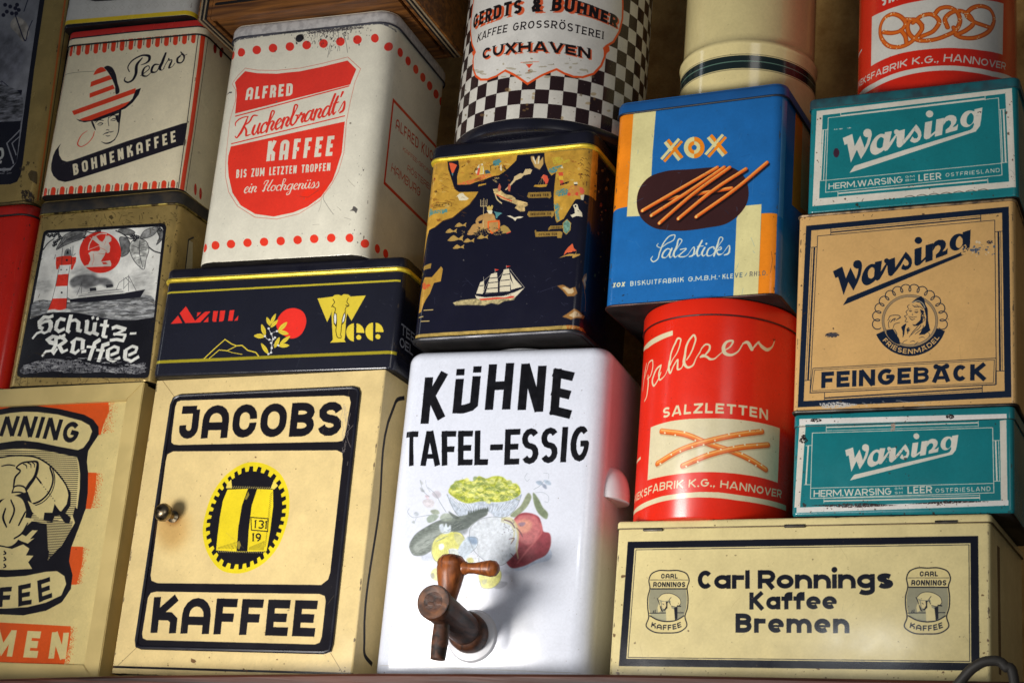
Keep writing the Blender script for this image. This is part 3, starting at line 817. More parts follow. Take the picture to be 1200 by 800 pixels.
c.text("BREMEN", [(-103, 767), (75, 765)], [(-95, 736), (79, 735)], CR_, th=.26, gap=.52)
# hatching, sack, arm and body of the carrier
for i in range(62):
    y = 527 + i * 2.35; xr = np.interp(y, [527, 550, 592, 640, 660], [88, 91, 88, 75, 64]); xl = -40
    c.line([np.array([(xl, y - .4 + .03 * (20 - xl)), (xr, y - .4)])], .65, INK)
c.poly(P1("-200,470 -100,440 0,432 60,420 150,415 240,425 300,455 350,495 400,550 440,610 455,680 440,745 400,790 300,800 190,790 100,830 -60,860 -200,760"), CR_, smooth=True)
c.line(P1("-200,470 -100,440 0,432 60,420 150,415 240,425 300,455 350,495 400,550 440,610 458,680 440,745 400,795"), 1.6, INK, smooth=True)
c.poly(P1("440,605 468,650 465,740 430,790 395,790 440,730 452,670"), INK)
c.brush(["330,490,10 350,560,12 330,640,12 270,710,12 190,745,10", "345,490,6 362,560,6 342,650,6 280,722,6 195,757,6", "235,550,8 270,595,10", "5,490,6 50,480,8 95,485,6"], INK, 0, 460, 5.71)
c.line([P1(f"{275 + i * 12},{602 + i * 15} {279 + i * 12},{607 + i * 15}") for i in range(8)], .8, INK)
c.poly(P1("90,612 98,570 130,515 105,498 130,472 190,455 245,455 245,500 235,550 195,610 160,642"), CR_, smooth=True)
c.brush(["85,625,10 98,560,14 130,515,10 105,498,10 130,472,10 190,455,10 245,458,14 245,500,22 225,560,22 190,610,26 165,650,20", "150,470,5 170,480,7 175,500,4", "180,462,5 200,472,7 203,495,4", "210,458,5 225,470,6 226,490,4"], INK, 0, 460, 5.71)
c.poly(P1("78,660 90,625 160,628 175,665 150,672 100,670"), CR_); c.brush(["75,665,9 92,625,9 160,628,9 172,668,9 120,660,8 75,665,9"], INK, 0, 460, 5.71)
c.poly(P2("-40,40 0,20 60,0 120,-20 150,60 130,110 205,120 215,240 205,302 140,325 60,335 -120,330 -120,240"), INK)
c.poly(P2("-60,120 -20,60 10,20 60,0 90,10 112,60 90,150 70,205 40,225 0,222 -60,200"), CR_, smooth=True)
c.poly(P2("-90,330 -90,240 0,228 50,236 100,214 128,232 112,262 146,262 122,292 140,320 40,330"), CR_)
c.poly(P2("150,100 118,130 95,170 112,178 140,150 165,150 130,190 150,185 120,210 90,200 70,190 90,120 110,95"), CR_)
c.poly(P2("120,20 190,60 215,95 170,95 140,70"), CR_)
c.poly(P2("205,120 320,80 330,110 270,215 240,240 210,235"), CR_)
for i in range(26):
    y = 608 + i * 1.9; c.line([np.array([(54, y), (np.interp(y, [608, 630, 660], [84, 80, 62]), y)])], .65, INK)
c.brush(["20,60,8 10,100,10 25,140,6", "45,20,6 60,60,8 40,120,8", "15,248,6 22,258,6 12,262,4", "15,275,6 22,285,6 12,290,4", "15,305,6 22,315,6 12,320,4", "80,130,7 95,100,9 110,70,6", "60,190,6 90,170,8 120,120,5"], INK, 0, 580, 3.81)
c.line(mir(badge), 7, INK, closed=True) if 0 else None
c.poly(P2("240,30 262,60 290,70 312,90 305,115 285,112 262,80 240,85 230,110 190,105 195,70 230,70"), INK)
c.poly(mir(P2("20,362 110,352 200,330 250,325 282,345 290,380 268,430 200,465 120,488 20,500")), CR_)
c.text("KAFFEE", [(-74, 694), (-50, 705), (-20, 709.5), (10, 709), (36, 705), (60, 696)], [(-68, 675), (-45, 684), (-15, 687.5), (10, 686), (35, 680), (57, 672)], INK, th=.24, gap=.45)
c.flecks((-60, 450), (160, 790), 90, (100, 80, 50), .4); c.age(.06)
# sheet recessed inside four mitred frame strips
W2, H = T.W / 2, T.H; fw_, yf, yp = .0205, -T.D / 2, -T.D / 2 + .006
frame_m = m_plain("yellow_frame_paint", (206, 182, 118), (.3, .45), vary=.12, sc=30)
mat = m_print(c); T.mat = mat
V, F = box(-W2 + .002, W2 - .002, yp, T.D / 2, .0, H - .002, b=0); link('body', V, F, frame_m, T.e, smooth=False)
xs = [-W2 + fw_ - .002, W2 - fw_ + .002]; zs = [fw_ - .003, H - fw_ + .002]
V = [(xs[0], yp - .0012, zs[0]), (xs[1], yp - .0012, zs[0]), (xs[1], yp - .0012, zs[1]), (xs[0], yp - .0012, zs[1])]
V += [(a, b + .001, d) for a, b, d in V]
F = [(0, 1, 2, 3), (4, 7, 6, 5), (0, 4, 5, 1), (1, 5, 6, 2), (2, 6, 7, 3), (3, 7, 4, 0)]
link('front_sheet', V, F, mat, T.e, [c.uv(v[0], v[2]) for v in V], smooth=False)
def strip(p, q, r_, s_):   # outer p,q  inner s_,r_ (x,z)
    A = [p, q, r_, s_]; V = [(a, yf, b) for a, b in A] + [(a, yp + .002, b) for a, b in A]
    iv = np.array([(V[3][0] - V[0][0]), (V[3][2] - V[0][2])]) * .12
    F = [(0, 1, 2, 3), (4, 7, 6, 5), (0, 4, 5, 1), (1, 5, 6, 2), (2, 6, 7, 3), (3, 7, 4, 0)]
    bm = bmesh.new(); vs = [bm.verts.new(v) for v in V]; [bm.faces.new([vs[i] for i in f]) for f in F]
    bmesh.ops.recalc_face_normals(bm, faces=bm.faces); bmesh.ops.bevel(bm, geom=bm.edges[:], offset=.0008, segments=2, affect='EDGES')
    VV = [tuple(v.co) for v in bm.verts]; FF = [tuple(v.index for v in f.verts) for f in bm.faces]; bm.free()
    link('frame_strip', VV, FF, frame_m, T.e, sharp=30)
g = .00015
strip((-W2, H), (W2, H), (W2 - fw_ - g, H - fw_), (-W2 + fw_ + g, H - fw_))
strip((-W2, 0), (W2, 0), (W2 - fw_ - g, fw_), (-W2 + fw_ + g, fw_))
strip((-W2, g), (-W2, H - g), (-W2 + fw_, H - fw_ - g), (-W2 + fw_, fw_ + g))
strip((W2, g), (W2, H - g), (W2 - fw_, H - fw_ - g), (W2 - fw_, fw_ + g))

# ------------------------------------------------------------------ white porcelain dispenser with a wooden tap
T = Tin('vinegar_dispenser', 'white porcelain dispenser with painted vegetables and a wooden tap, middle of bottom row', 'dispenser', (-.0353, -.002), 3, .2179, .15, -.008, .3191,
        [(477, 412), (712, 410), (690, 788), (433, 788)], (222, 226, 238), seed=7, r=.020, qz=(-.0013, .3191))
c = T.cv; BK = (20, 20, 24)
c.text("KÜHNE", [(495, 495), (530, 485), (560, 479.5), (600, 478), (633, 481), (669, 489.5)], [(500.5, 441), (530, 433), (566, 427.5), (601, 425), (637, 428.8), (672.5, 437)], BK, th=.185, gap=.16, style='kuhne', noise=.3)
c.text("TAFEL-ESSIG", [(474, 543), (511, 542.7), (559, 542), (606, 541.4), (645, 539.7), (690, 537)], [(473, 502.5), (510, 502.3), (562, 502), (610, 500.3), (650, 499), (693, 497.3)], BK, th=.165, gap=.055, style='kuhne', noise=.3)
P = lambda t: pts(t, 470, 540, 5.335)
G = lambda t, col, **k: c.poly(P(t), col, smooth=True, **{**dict(soft=.8, noise=.10, cell=3), **k})
G("135,585 200,570 260,600 200,612 140,605", (190, 198, 215), a=.6); G("700,650 800,600 950,545 950,580 850,620 730,665", (170, 185, 210), a=.6)
G("590,740 640,735 680,745 650,775 600,780", (150, 155, 165), a=.6); G("560,640 660,660 690,680 600,700", (190, 195, 210), a=.5)
G("300,190 360,240 420,250 520,235 620,245 700,225 765,190 740,260 690,320 620,345 560,300 480,330 380,335 330,270", (190, 200, 214), noise=.14, cell=2)
for i in range(22):
    x = 315 + i * 20; c.line([P(f"{x},{215 + 40 * math.sin(i * .14)} {x + (530 - x) * .25},{315 - abs(11 - i) * 3}")], .55, (170, 180, 198), a=.5)
    c.line([P(f"{x + 8},{222 + 40 * math.sin(i * .14)} {x + 8 + (530 - x) * .25},{310 - abs(11 - i) * 3}")], .6, (240, 243, 248), a=.6)
G("310,180 350,120 400,100 470,110 500,80 545,95 590,80 650,85 690,120 740,130 760,185 700,225 620,240 520,235 420,248 350,215", (176, 184, 74), noise=.2, cell=1.6)
rg = random.Random(8)
for i in range(130):
    a = rg.uniform(0, 6.28); q = rg.random() ** .5; x, y = 535 + 215 * q * math.cos(a), 165 + 75 * q * math.sin(a)
    col = rg.choice([(228, 230, 140), (236, 232, 120), (150, 164, 92), (168, 182, 100), (124, 142, 84), (216, 220, 150)])
    G(" ".join(f"{x + rg.uniform(8, 26) * math.cos(k * 1.05)},{y + rg.uniform(5, 15) * math.sin(k * 1.05)}" for k in range(6)), col, a=.75, soft=.5)
for i in range(26):
    a = rg.uniform(0, 6.28); q = rg.random() ** .5; x, y = 535 + 200 * q * math.cos(a), 165 + 66 * q * math.sin(a)
    c.line(P(f"{x - 16},{y} {x},{y - 9} {x + 15},{y + 3}"), .5, (238, 236, 150), smooth=True, butt=False, a=.8)
G("60,530 90,460 170,400 260,355 360,335 460,310 500,290 552,285 556,310 500,350 440,400 360,430 280,470 200,550 140,582 85,578", (118, 126, 120), noise=.16, cell=4, cy=1.2)
G("85,545 130,480 220,425 300,405 240,460 170,530 110,565", (176, 184, 178), a=.6, soft=3)
G("300,400 400,350 500,300 545,295 520,340 450,380 420,440 340,430", (92, 100, 98), a=.55, soft=3)
for i in range(9):
    x = 430 + i * 14; c.poly(P(f"{x},{322 - i * 3} {x + 8 + i},{292 - i * 3} {x + 20},{325 - i * 3}"), (92, 100, 96), soft=.4)
G("700,330 760,262 815,185 825,200 815,240 770,300 720,335", (148, 156, 128)); G("838,180 870,220 895,270 928,312 920,342 880,320 845,260", (128, 140, 112))
G("718,350 760,310 820,308 870,330 892,390 900,420 935,430 946,480 920,560 850,600 770,640 700,648 670,610 720,540 740,440", (152, 70, 78), noise=.16, cell=5)
G("720,360 770,320 850,330 885,390 870,450 820,500 750,480 735,420", (206, 128, 128), a=.8, soft=3)
G("735,370 790,345 830,370 810,420 760,430", (224, 168, 140), a=.7, soft=3); G("890,430 935,440 940,490 900,560 850,580 880,500", (150, 66, 76), a=.8, soft=3)
G("745,375 765,365 790,368 780,385 760,390", (148, 128, 150), a=.8, soft=.6)
c.brush(["880,370,10 890,420,10 850,480,12 800,540,12 740,620,8"], (218, 130, 126), 470, 540, 5.335, a=.5, soft=.8)
G("445,400 500,355 570,335 650,335 700,345 735,400 745,470 740,540 700,590 650,630 580,635 530,600 480,540 440,470", (212, 218, 226), noise=.08, cell=3)
for i in range(170):
    a = rg.uniform(0, 6.28); q = .25 + .72 * rg.random() ** .5; x, y = 590 + 138 * q * math.cos(a), 480 + 138 * q * math.sin(a)
    l = rg.uniform(12, 34); c.line([P(f"{x},{y} {x + l * math.cos(a)},{y + l * math.sin(a)}")], .45, rg.choice([(240, 243, 245), (188, 198, 206), (206, 212, 212), (176, 186, 192)]), soft=.5, a=.5)
c.brush(["650,345,22 700,350,26 735,400,20 745,460,12 735,520,10 745,590,8", "640,360,6 700,380,8 722,440,8 705,490,6"], (206, 200, 150), 470, 540, 5.335, a=.8, soft=.5)
c.brush(["660,350,8 700,365,10 725,400,8", "735,400,6 760,430,8 772,455,5", "690,470,5 720,465,7 700,500,5", "700,560,5 740,600,7"], (110, 84, 92), 470, 540, 5.335, a=.7)
for i in range(30): 
    x, y = rg.uniform(640, 730), rg.uniform(345, 440); c.poly(P(f"{x},{y} {x + 9},{y + 3} {x + 5},{y + 9}"), (120, 118, 130), a=.6)
G("202,560 215,490 260,445 330,428 390,440 412,470 400,530 340,590 280,625 225,615", (222, 220, 130), noise=.1, cell=3)
for i in range(10): c.line(P(f"{330 + i * 3},{435} {300 + i * 14 - 80},{520} {270 + i * 8 - 30},{615}"), .5, (196, 196, 90), smooth=True, a=.5)
G("250,510 275,505 280,535 255,545", (246, 246, 235)); G("255,385 275,380 280,400 295,375 305,402 320,385 322,430 270,440", (212, 222, 232)); G("345,440 410,470 390,520 350,480", (188, 190, 150), a=.7)
G("312,540 350,535 400,560 450,590 500,590 500,630 440,650 370,620 325,590", (222, 226, 232)); G("370,560 400,490 430,460 490,470 492,510 450,560 410,600", (196, 208, 220)); G("430,465 480,462 492,500 460,505", (128, 150, 178), a=.8, soft=2)
G("320,545 345,540 375,570 340,590", (204, 212, 204), a=.8); G("425,600 455,590 470,615 440,625", (206, 204, 140))
G("505,735 500,690 540,640 600,635 640,680 630,740 580,780 520,775", (224, 222, 136), noise=.1); G("520,735 550,725 545,755 525,758", (180, 182, 150), a=.7)
G("198,690 230,660 250,700 250,740 215,735", (222, 220, 150)); G("195,700 212,690 220,725 205,728", (130, 130, 130), a=.6)
for t, col in (("195,300 240,292 255,312 215,320", (150, 160, 140)), ("172,350 200,322 248,330 225,360 180,372", (150, 164, 148)), ("255,345 270,320 320,318 335,345 285,362", (160, 170, 155)), ("310,300 345,320 380,340 350,345", (90, 98, 90)),
               ("205,190 240,170 265,195 245,220", (200, 195, 205)), ("145,240 185,222 220,240 215,270 170,275", (212, 206, 212)), ("160,200 190,205 180,225", (220, 200, 210)), ("90,315 110,305 122,325 100,332", (180, 188, 198)), ("75,370 92,360 95,380", (180, 188, 190)),
               ("852,115 885,108 895,130 870,132", (160, 176, 196)), ("900,105 940,112 946,130 915,128", (166, 182, 200)), ("890,125 915,135 918,158 900,150", (140, 150, 170)), ("130,150 160,180 140,178", (160, 165, 170)), ("130,105 150,130 140,135", (180, 184, 186))):
    G(t, col, a=.85)
OUT = (120, 126, 132)
for t in ("300,192 330,262 378,330 420,342", "765,192 742,258 692,318 640,345", "440,470 450,400 505,352 570,334 650,335", "440,470 470,545 530,602 580,636 650,632 700,592", "202,560 214,490 258,445 330,428 392,440 412,470", "202,560 225,612 280,626 340,592", "60,530 90,460 170,400 260,355 360,335", "60,530 85,578 140,583 200,552", "505,735 520,776 580,780 630,740 640,685 600,636 545,640", "312,540 325,590 370,620 440,650 500,630 500,592", "430,460 492,470 492,510 450,560"):
    c.line(P(t), .55, OUT, smooth=True, a=.7)
for i in range(60):
    a_ = rg.uniform(.2, 2.9); x, y = 590 + 150 * math.cos(a_) * rg.uniform(.7, 1), 485 + 140 * math.sin(a_) * rg.uniform(.7, 1); c.line(P(f"{x},{y} {x + rg.uniform(-14, 14)},{y + rg.uniform(8, 22)}"), .5, (150, 160, 168), soft=.4, a=.45)
for i in range(50):
    x, y = rg.uniform(80, 400), 0; y = 560 - (x - 80) * .55 + rg.uniform(-35, 25); c.line(P(f"{x},{y} {x + 14},{y - 9} {x + 32},{y - 17}"), .6, rg.choice([(96, 104, 100), (172, 180, 174)]), smooth=True, a=.5)
for i in range(60):
    x, y = rg.uniform(340, 740), rg.uniform(110, 235); c.line(P(f"{x},{y} {x + rg.uniform(6, 14)},{y - rg.uniform(-6, 10)} {x + rg.uniform(14, 26)},{y + rg.uniform(-4, 8)}"), .5, rg.choice([(104, 122, 70), (120, 136, 80), (236, 234, 150)]), smooth=True, a=.7)
c.brush(["295,305,4 260,250,4 225,190,3 180,150,3", "190,325,4 130,335,3 80,340,3 50,300,3 60,285,3", "130,105,3 155,180,3 190,210,3", "165,105,2 170,140,2 195,180,2", "840,160,3 875,140,3 900,110,3", "800,60,2 785,90,2 800,110,2 815,95,2", "850,180,2 900,180,2 932,210,2 925,240,2 905,235,2", "900,60,2 930,65,2 930,95,2", "95,370,2 105,345,3"], (150, 160, 168), 470, 540, 5.335, a=.8)
c.flecks((440, 430), (700, 780), 60, (120, 110, 100), .35)
c.line(np.array([(436, 783), (685, 783.5)]), 1.0, (190, 188, 184), a=.6)
c.W2 = 0; c.age(.02)
porc = m_print(c, rough=(.16, .26), coat=.25, dent=.0016); T.mat = porc
Hh = T.H + .004
lv = [(0, .006), (.002, .002), (.006, 0)] + [(Hh - .012 + .012 * math.sin(math.pi / 2 * i / 7), .012 * (1 - math.cos(math.pi / 2 * i / 7))) for i in range(8)] + [(Hh - .0003, .034)]
V, F, UV = rings(T.W, T.D, T.r, lv, c)
# the potted wall leans slightly: wider at the foot
V = [(x * (1 + .012 * (1 - z / Hh)), y, z) for x, y, z in V]
link('body', V, F, porc, T.e, UV)
glaze = m_plain("white_glaze", (222, 222, 226), (.22, .32), vary=.03, coat=.2)
ck = T.fm((604, 412))[0]
V, F, _ = lathe([(.052, 0), (.052, .006), (.049, .0105), (.043, .0125), (0, .0125)], 48, 'z', (ck[0], -T.D / 2 + .060, Hh - .0085)); link('neck', V, F, glaze, T.e)
# lug handle on the right wall
V, F = [], []; nu, nv = 20, 12; lx, ly, lz = T.W / 2 - .003, -.036, .186
for j in range(nv + 1):
    for i in range(nu + 1):
        a_ = math.pi * i / nu; e_ = -.16 + (math.pi / 2 + .16) * j / nv; r_ = math.cos(e_) ** .8 if math.cos(e_) > 0 else 0
        V.append((lx + .021 * math.sin(a_) * r_, ly - .024 * math.cos(a_) * r_, lz + .030 * math.sin(e_)))
for j in range(nv):
    for i in range(nu): k_ = j * (nu + 1) + i; F.append((k_, k_ + 1, k_ + nu + 2, k_ + nu + 1))
F.append(tuple(range(nu, -1, -1)))
link('side_handle', V, F, glaze, T.e)
# the tap
w_dark = m_wood("tap_dark_wood", (26, 16, 12), (98, 58, 36), (50, 12, 50), (.42, .62), .0008); w_mid = m_wood("tap_polished_wood", (84, 40, 16), (168, 94, 44), (60, 60, 10), (.32, .5))
w_end = m_wood("tap_end_grain", (44, 26, 18), (128, 84, 56), (30, 30, 30), (.4, .6))
a = T.fm((556, 744))[0]; y0 = -T.D / 2
tap_r = bpy.data.objects.new('tap', None); COL.objects.link(tap_r); tap_r.parent = T.e
V, F, _ = lathe([(.0255, -.002), (.0255, .0), (.0235, .003), (.0165, .0045), (.0, .0045)], 48, '-y', (a[0], y0, a[1])); link('collar', V, F, glaze, T.e)
tilt = lambda V: [(x, y, z - (y - y0) * .13) for x, y, z in V]
bar_l = .098
V, F, _ = lathe([(.0170, .002), (.0188, .008), (.0188, .018), (.0168, .0215), (.0150, .0225), (.0152, .030), (.0150, .060), (.0148, bar_l - .004), (.0158, bar_l - .003), (.0160, bar_l + .004), (.0152, bar_l + .006)], 40, '-y', (a[0], y0, a[1])); V = tilt(V); br = link('barrel', V, F, w_dark, tap_r)
V, F, _ = lathe([(.0145, 0), (.0142, .0006), (.004, .0004), (.0012, -.001), (0, -.001)], 36, '-y', (a[0], y0 - bar_l - .0055, a[1])); V = tilt(V); link('end_face', V, F, w_end, tap_r)
sp = [(a[0], y0 - bar_l + .020, a[1] + .004), (a[0], y0 - bar_l + .019, a[1] - .020), (a[0], y0 - bar_l + .018, a[1] - .0345)]
V, F = tube(sp, [.0072, .0078, .0068], 24); link('spout', V, F, w_dark, tap_r)
kz = a[1] + .012; ky = y0 - bar_l + .034
V, F, _ = lathe([(.0085, -.004), (.0105, -.001), (.0080, .003), (.0068, .006), (.0085, .014), (.0108, .024), (.0128, .034), (.0135, .040), (.0130, .0425), (.0136, .044), (.0128, .0475), (.0095, .0515), (.004, .053), (0, .0532)], 36, 'z', (a[0] - .002, ky, kz)); link('key', V, F, w_mid, tap_r)
V, F, _ = lathe([(.0055, .009), (.0066, .012), (.0066, .014), (.0050, .017), (.0052, .024), (.0070, .034), (.0078, .039), (.0070, .044), (.004, .0468), (0, .0472)], 28, 'x', (a[0] - .002, ky, kz + .0405)); link('key_grip', V, F, w_mid, tap_r)

# ------------------------------------------------------------------ long cream box, bottom right
T = Tin('lidded_box', 'long cream box tin with black border and two small badges, bottom right', 'coffee tin', (.2689, -.016), -3.25, .3421, .15, -.003, .1429,
        [(724, 610), (1162, 602), (1160, 794), (714, 787)], (222, 205, 148), seed=9, r=.0035, qz=(.0034, .1429))
c = T.cv
NB = (22, 24, 34)
c.poly([np.array([(735.5, 634.3), (1147.5, 628), (1147, 784.3), (726, 780.8)]), np.array([(743.5, 642), (1138.5, 636.5), (1137.5, 775.5), (734.8, 772.3)])], NB, eo=True)
c.line(np.array([(745.3, 643.8), (1136.7, 638.4), (1135.7, 773.8), (736.8, 770.7)]), .7, NB, closed=True)
c.text("Carl Ronnings", [(819, 690), (1049.5, 689)], [(819, 668.5), (1049.5, 666.8)], NB, th=.25, gap=.07, style='geo')
c.text("Kaffee", [(880, 714.2), (982.5, 713.5)], [(880, 694.2), (982.5, 693.3)], NB, th=.25, gap=.10, style='geo')
c.text("Bremen", [(863.7, 741.2), (997, 741.5)], [(863.7, 718.9), (997, 719.2)], NB, th=.25, gap=.14, style='geo')
def small_badge(tf):
    A = lambda t: (pts(t, 740, 650, 8) @ tf[0].T + tf[1])
    out = sm(A("250,150 350,148 460,150 525,178 550,240 532,305 540,400 535,500 512,580 528,672 480,715 340,735 200,718 145,672 168,590 158,500 158,400 178,310 168,240 190,182"), 6, True)
    c.poly(out, (220, 202, 142))
    c.poly(A("185,325 520,325 530,400 525,500 500,575 420,620 340,630 260,620 190,575 168,500 168,400"), (152, 148, 122))
    c.line(out, 1.25, NB, closed=True)
    c.line([A("180,236 540,236")], .5, NB); c.line([A("180,320 532,320")], 1.3, NB); c.line(A("176,572 250,612 340,628 430,615 505,572"), 1.2, NB, smooth=True)
    c.text("CARL", A("283,222 440,222"), A("285,178 440,178"), NB, th=.2, gap=.22)
    c.text("RONNINGS", A("208,303 512,303"), A("212,256 514,256"), NB, th=.2, gap=.17)
    c.text("KAFFEE", A("190,680 270,702 340,708 410,702 480,678"), A("200,634 270,655 340,660 410,652 470,630"), NB, th=.2, gap=.25)
    c.line([A("175,550 500,545")], .8, NB); c.poly(A("180,555 330,552 335,615 250,600 200,575"), (170, 166, 134)); 
    c.poly(A("330,510 380,500 412,515 420,615 335,622"), (216, 200, 146)); c.poly(A("408,500 440,490 440,600 418,615"), NB)
    c.poly(A("255,410 290,375 360,362 420,380 465,420 470,460 430,490 380,480 370,430 330,435 290,430"), (222, 206, 150), smooth=True); c.line(A("255,410 290,375 360,362 420,380 465,420 470,460 430,490 380,480"), .5, NB, smooth=True)
    c.poly(A("290,440 330,440 342,480 320,515 296,500"), (216, 198, 146)); c.poly(A("330,440 350,440 345,500 320,525 298,520 320,510 335,480"), NB)
    c.poly(A("256,415 276,440 286,480 280,530 258,545 250,500 262,460"), (216, 200, 146)); c.poly(A("345,450 375,450 385,505 345,520"), (216, 200, 146))
    c.brush(["248,410,6 262,440,7 270,470,5", "275,480,6 290,520,10 300,535,5", "440,480,10 470,485,10", "210,545,8 215,525,6", "228,545,8 230,520,6", "380,400,4 360,430,5 375,470,5", "300,460,5 312,470,4"], NB, 740, 650, 8, tf=tf)
small_badge((np.eye(2), np.zeros(2)))
sx, sy = 53.5 / 50.2, 76.5 / 73.2
small_badge((np.diag([sx, sy]), np.array([1061 - sx * 758.2, 665.5 - sy * 668.5])))
c.scratch((740, 640), (1140, 780), 14, (150, 140, 110), 8, .3, .5); c.flecks((716, 605), (1160, 790), 150, (90, 70, 50), .4)
T.side((1175, 700)); c.line([np.array([(1170, 640), (1172, 790)])], 5, NB, a=.8)
T.front(); c.scratch((716, 625), (1155, 790), 26, (170, 152, 104), 12, .35, .45); c.flecks((714, 780), (1160, 794), 60, (80, 52, 34), .8); c.flecks((716, 612), (730, 790), 40, (90, 64, 44), .7); c.flecks((1148, 606), (1162, 794), 50, (90, 64, 44), .7)
T.front(); c.age(.06, edge=.0018); T.body(dent=.0008)
zl = T.fm((940, 616))[0][1]
ld = T.lid(zl, out=.0012, br=.0028, seam=m_plain("worn_box_edge", (120, 104, 74), (.4, .6), metal=.5, vary=.5), seam_r=.0007)
for hx in (766, 934, 1111):
    h = T.fm((hx, 616 - (hx - 934) * .024))[0]
    boxobj('hinge', (h[0] - .0095, h[0] + .0095, -T.D / 2 - .0028, -T.D / 2 + .001, h[1] - .0016, h[1] + .0010), steel_m, ld, b=.0005)

# ------------------------------------------------------------------ black tea tin with the elephant
T = Tin('tea_tin', 'low black tea tin with red sun, gold elephant head and mountain outline', 'tea tin', (-.3047, -.006), 2.5, .2900, .15, .3058, .4306,
        [(197, 314), (478, 302), (459, 433), (176, 441)], (30, 31, 42), seed=11, r=.010)
c = T.cv; GD = (222, 198, 62); RD = (226, 52, 44); NV = (30, 31, 42)
c.line([np.array([(192, 342.2), (280, 338.3), (380, 334), (472, 330)])], 2.2, (224, 206, 60, .3)); c.line([np.array([(168, 424.6), (260, 421), (335, 417.8), (466, 413)])], 3.4, (196, 180, 50, .4))
P = lambda t: pts(t, 185, 340, 8)
for q in ("122,312 195,232 236,305", "210,212 270,145 356,284 447,200 500,195 500,203 405,300 262,306", "378,205 418,203 372,250", "484,245 481,297 432,299", "530,193 577,192 556,295 530,295 519,284", "595,190 645,188 628,282 612,292 582,294", "685,188 730,184 712,286 668,288", "768,235 760,284 725,286"):
    c.poly(P(q), RD)
c.poly(P("372,262 452,200 436,200 366,254"), NV)
c.line(P("435,642 540,545 637,462 700,505 745,522 797,518 850,565 925,585 952,622"), 1.3, GD); c.line(P("485,640 580,560 655,568 740,525"), 1.1, GD); c.line(P("655,568 700,585 798,602"), .8, GD)
P = lambda t: pts(t, 290, 340, 6)
c.poly(P("210,240 235,180 290,135 350,130 400,155 422,210 410,270 370,325 320,343 265,322 225,290"), (232, 52, 42), smooth=True)
def leaf(a, b, w, col=GD, hi=None):
    a, b = np.array(a, float), np.array(b, float); d = b - a; n = np.array([-d[1], d[0]]) / np.hypot(*d) * w / 2
    q = np.array([a, a + d * .3 + n * .85, a + d * .6 + n, b, a + d * .6 - n, a + d * .3 - n * .85]); q = q / 6 + [290, 340]
    c.poly(q, col, smooth=True); c.line([np.array([q[0], q[3]])], .3, (140, 122, 30), a=.7)
WH = (226, 226, 222)
c.brush(["152,262,3 172,305,4 185,345,4 176,380,4 170,445,4", "172,305,3 190,298,3 222,290,3", "182,355,3 150,348,3 128,325,3", "176,400,3 200,380,3 222,392,3", "170,440,3 150,452,3"], WH, 290, 340, 6)
for l in (((145, 190), (168, 254), 26), ((210, 166), (168, 244), 24), ((224, 210), (170, 265), 24), ((108, 240), (132, 322), 30), ((52, 322), (130, 325), 34), ((102, 374), (152, 452), 28), ((288, 226), (222, 292), 30), ((297, 310), (222, 292), 30), ((232, 332), (194, 408), 28), ((306, 324), (230, 385), 26), ((300, 390), (222, 393), 28)): leaf(*l)
for x, y in ((157, 271), (175, 308), (215, 290), (130, 325), (160, 349), (188, 345), (172, 372), (176, 408), (170, 440), (222, 390), (200, 335), (152, 450)):
    c.poly(ell(x / 6 + 290, y / 6 + 340, 1.5, 1.3, 6, x), WH)
c.poly(P("503,62 608,50 606,120 598,165 567,230"), GD); c.poly(P("840,44 735,50 722,110 705,165 735,222"), GD)
c.poly(P("606,52 625,38 655,36 668,44 690,33 720,36 737,52 728,100 712,150 700,200 688,330 682,352 692,368 582,373 602,352 598,180 604,120"), GD)
c.brush(["612,68,4 622,90,4 606,115,4 625,130,4 620,170,4 632,235,4 626,300,4 640,338,4 660,338,4 662,322,3", "718,60,4 708,90,4 722,112,4 700,128,4 692,180,4 668,240,4 660,300,4 655,325,3", "600,120,5 612,118,5", "700,112,5 716,116,5"], (40, 34, 24), 290, 340, 6)
c.poly(P("620,158 634,172 636,215 626,262 612,240 611,190"), (40, 34, 24)); c.poly(P("622,165 631,180 631,215 624,248 616,232 615,192"), WH)
c.poly(P("694,155 680,175 668,215 668,250 684,232 697,190"), (40, 34, 24)); c.poly(P("691,165 682,182 673,215 672,238 683,222 692,190"), WH)
for cx, cy in ((752, 302), (884, 298)):
    c.poly(ell(cx / 6 + 290, cy / 6 + 340, 9.3, 10.6, 20, 0, 95, 270), GD); q = ell(cx / 6 + 292.6, cy / 6 + 339.9, 9.0, 10.4, 12, 0, -88, 4); c.poly(np.vstack([q, [(cx / 6 + 292.4, cy / 6 + 340.4)]]), GD)
    c.poly(ell((cx + 30) / 6 + 290, (cy + 34) / 6 + 340, 3.0, 3.0, 14), GD)
c.scratch((330, 340), (480, 430), 14, (80, 82, 92), 7, .35, .5)
T.side((476, 390)); c.text("TEE", [(470, 391), (486, 403)], [(470.5, 378), (486, 391)], (176, 178, 188), th=.18, serif=True); c.text("OEL", [(468, 405), (484, 417)], [(469, 394), (484, 406)], (176, 178, 188), th=.18, serif=True)
T.front(); c.flecks((180, 310), (475, 440), 90, (110, 110, 110), .35); c.age(.06); T.body(b0=.003, rough=(.15, .25), coat=.25)
z = T.fm((330, 322))[0][1]
bead('gold_bead', T.W, T.D, T.r, z - .0004, .0027, .0004, brass_m, T.e, flat=1.0)
ld = T.lid(z + .0022, out=.0013, br=.0035, mat=navy_m, seam=steel_m, seam_r=.0006)

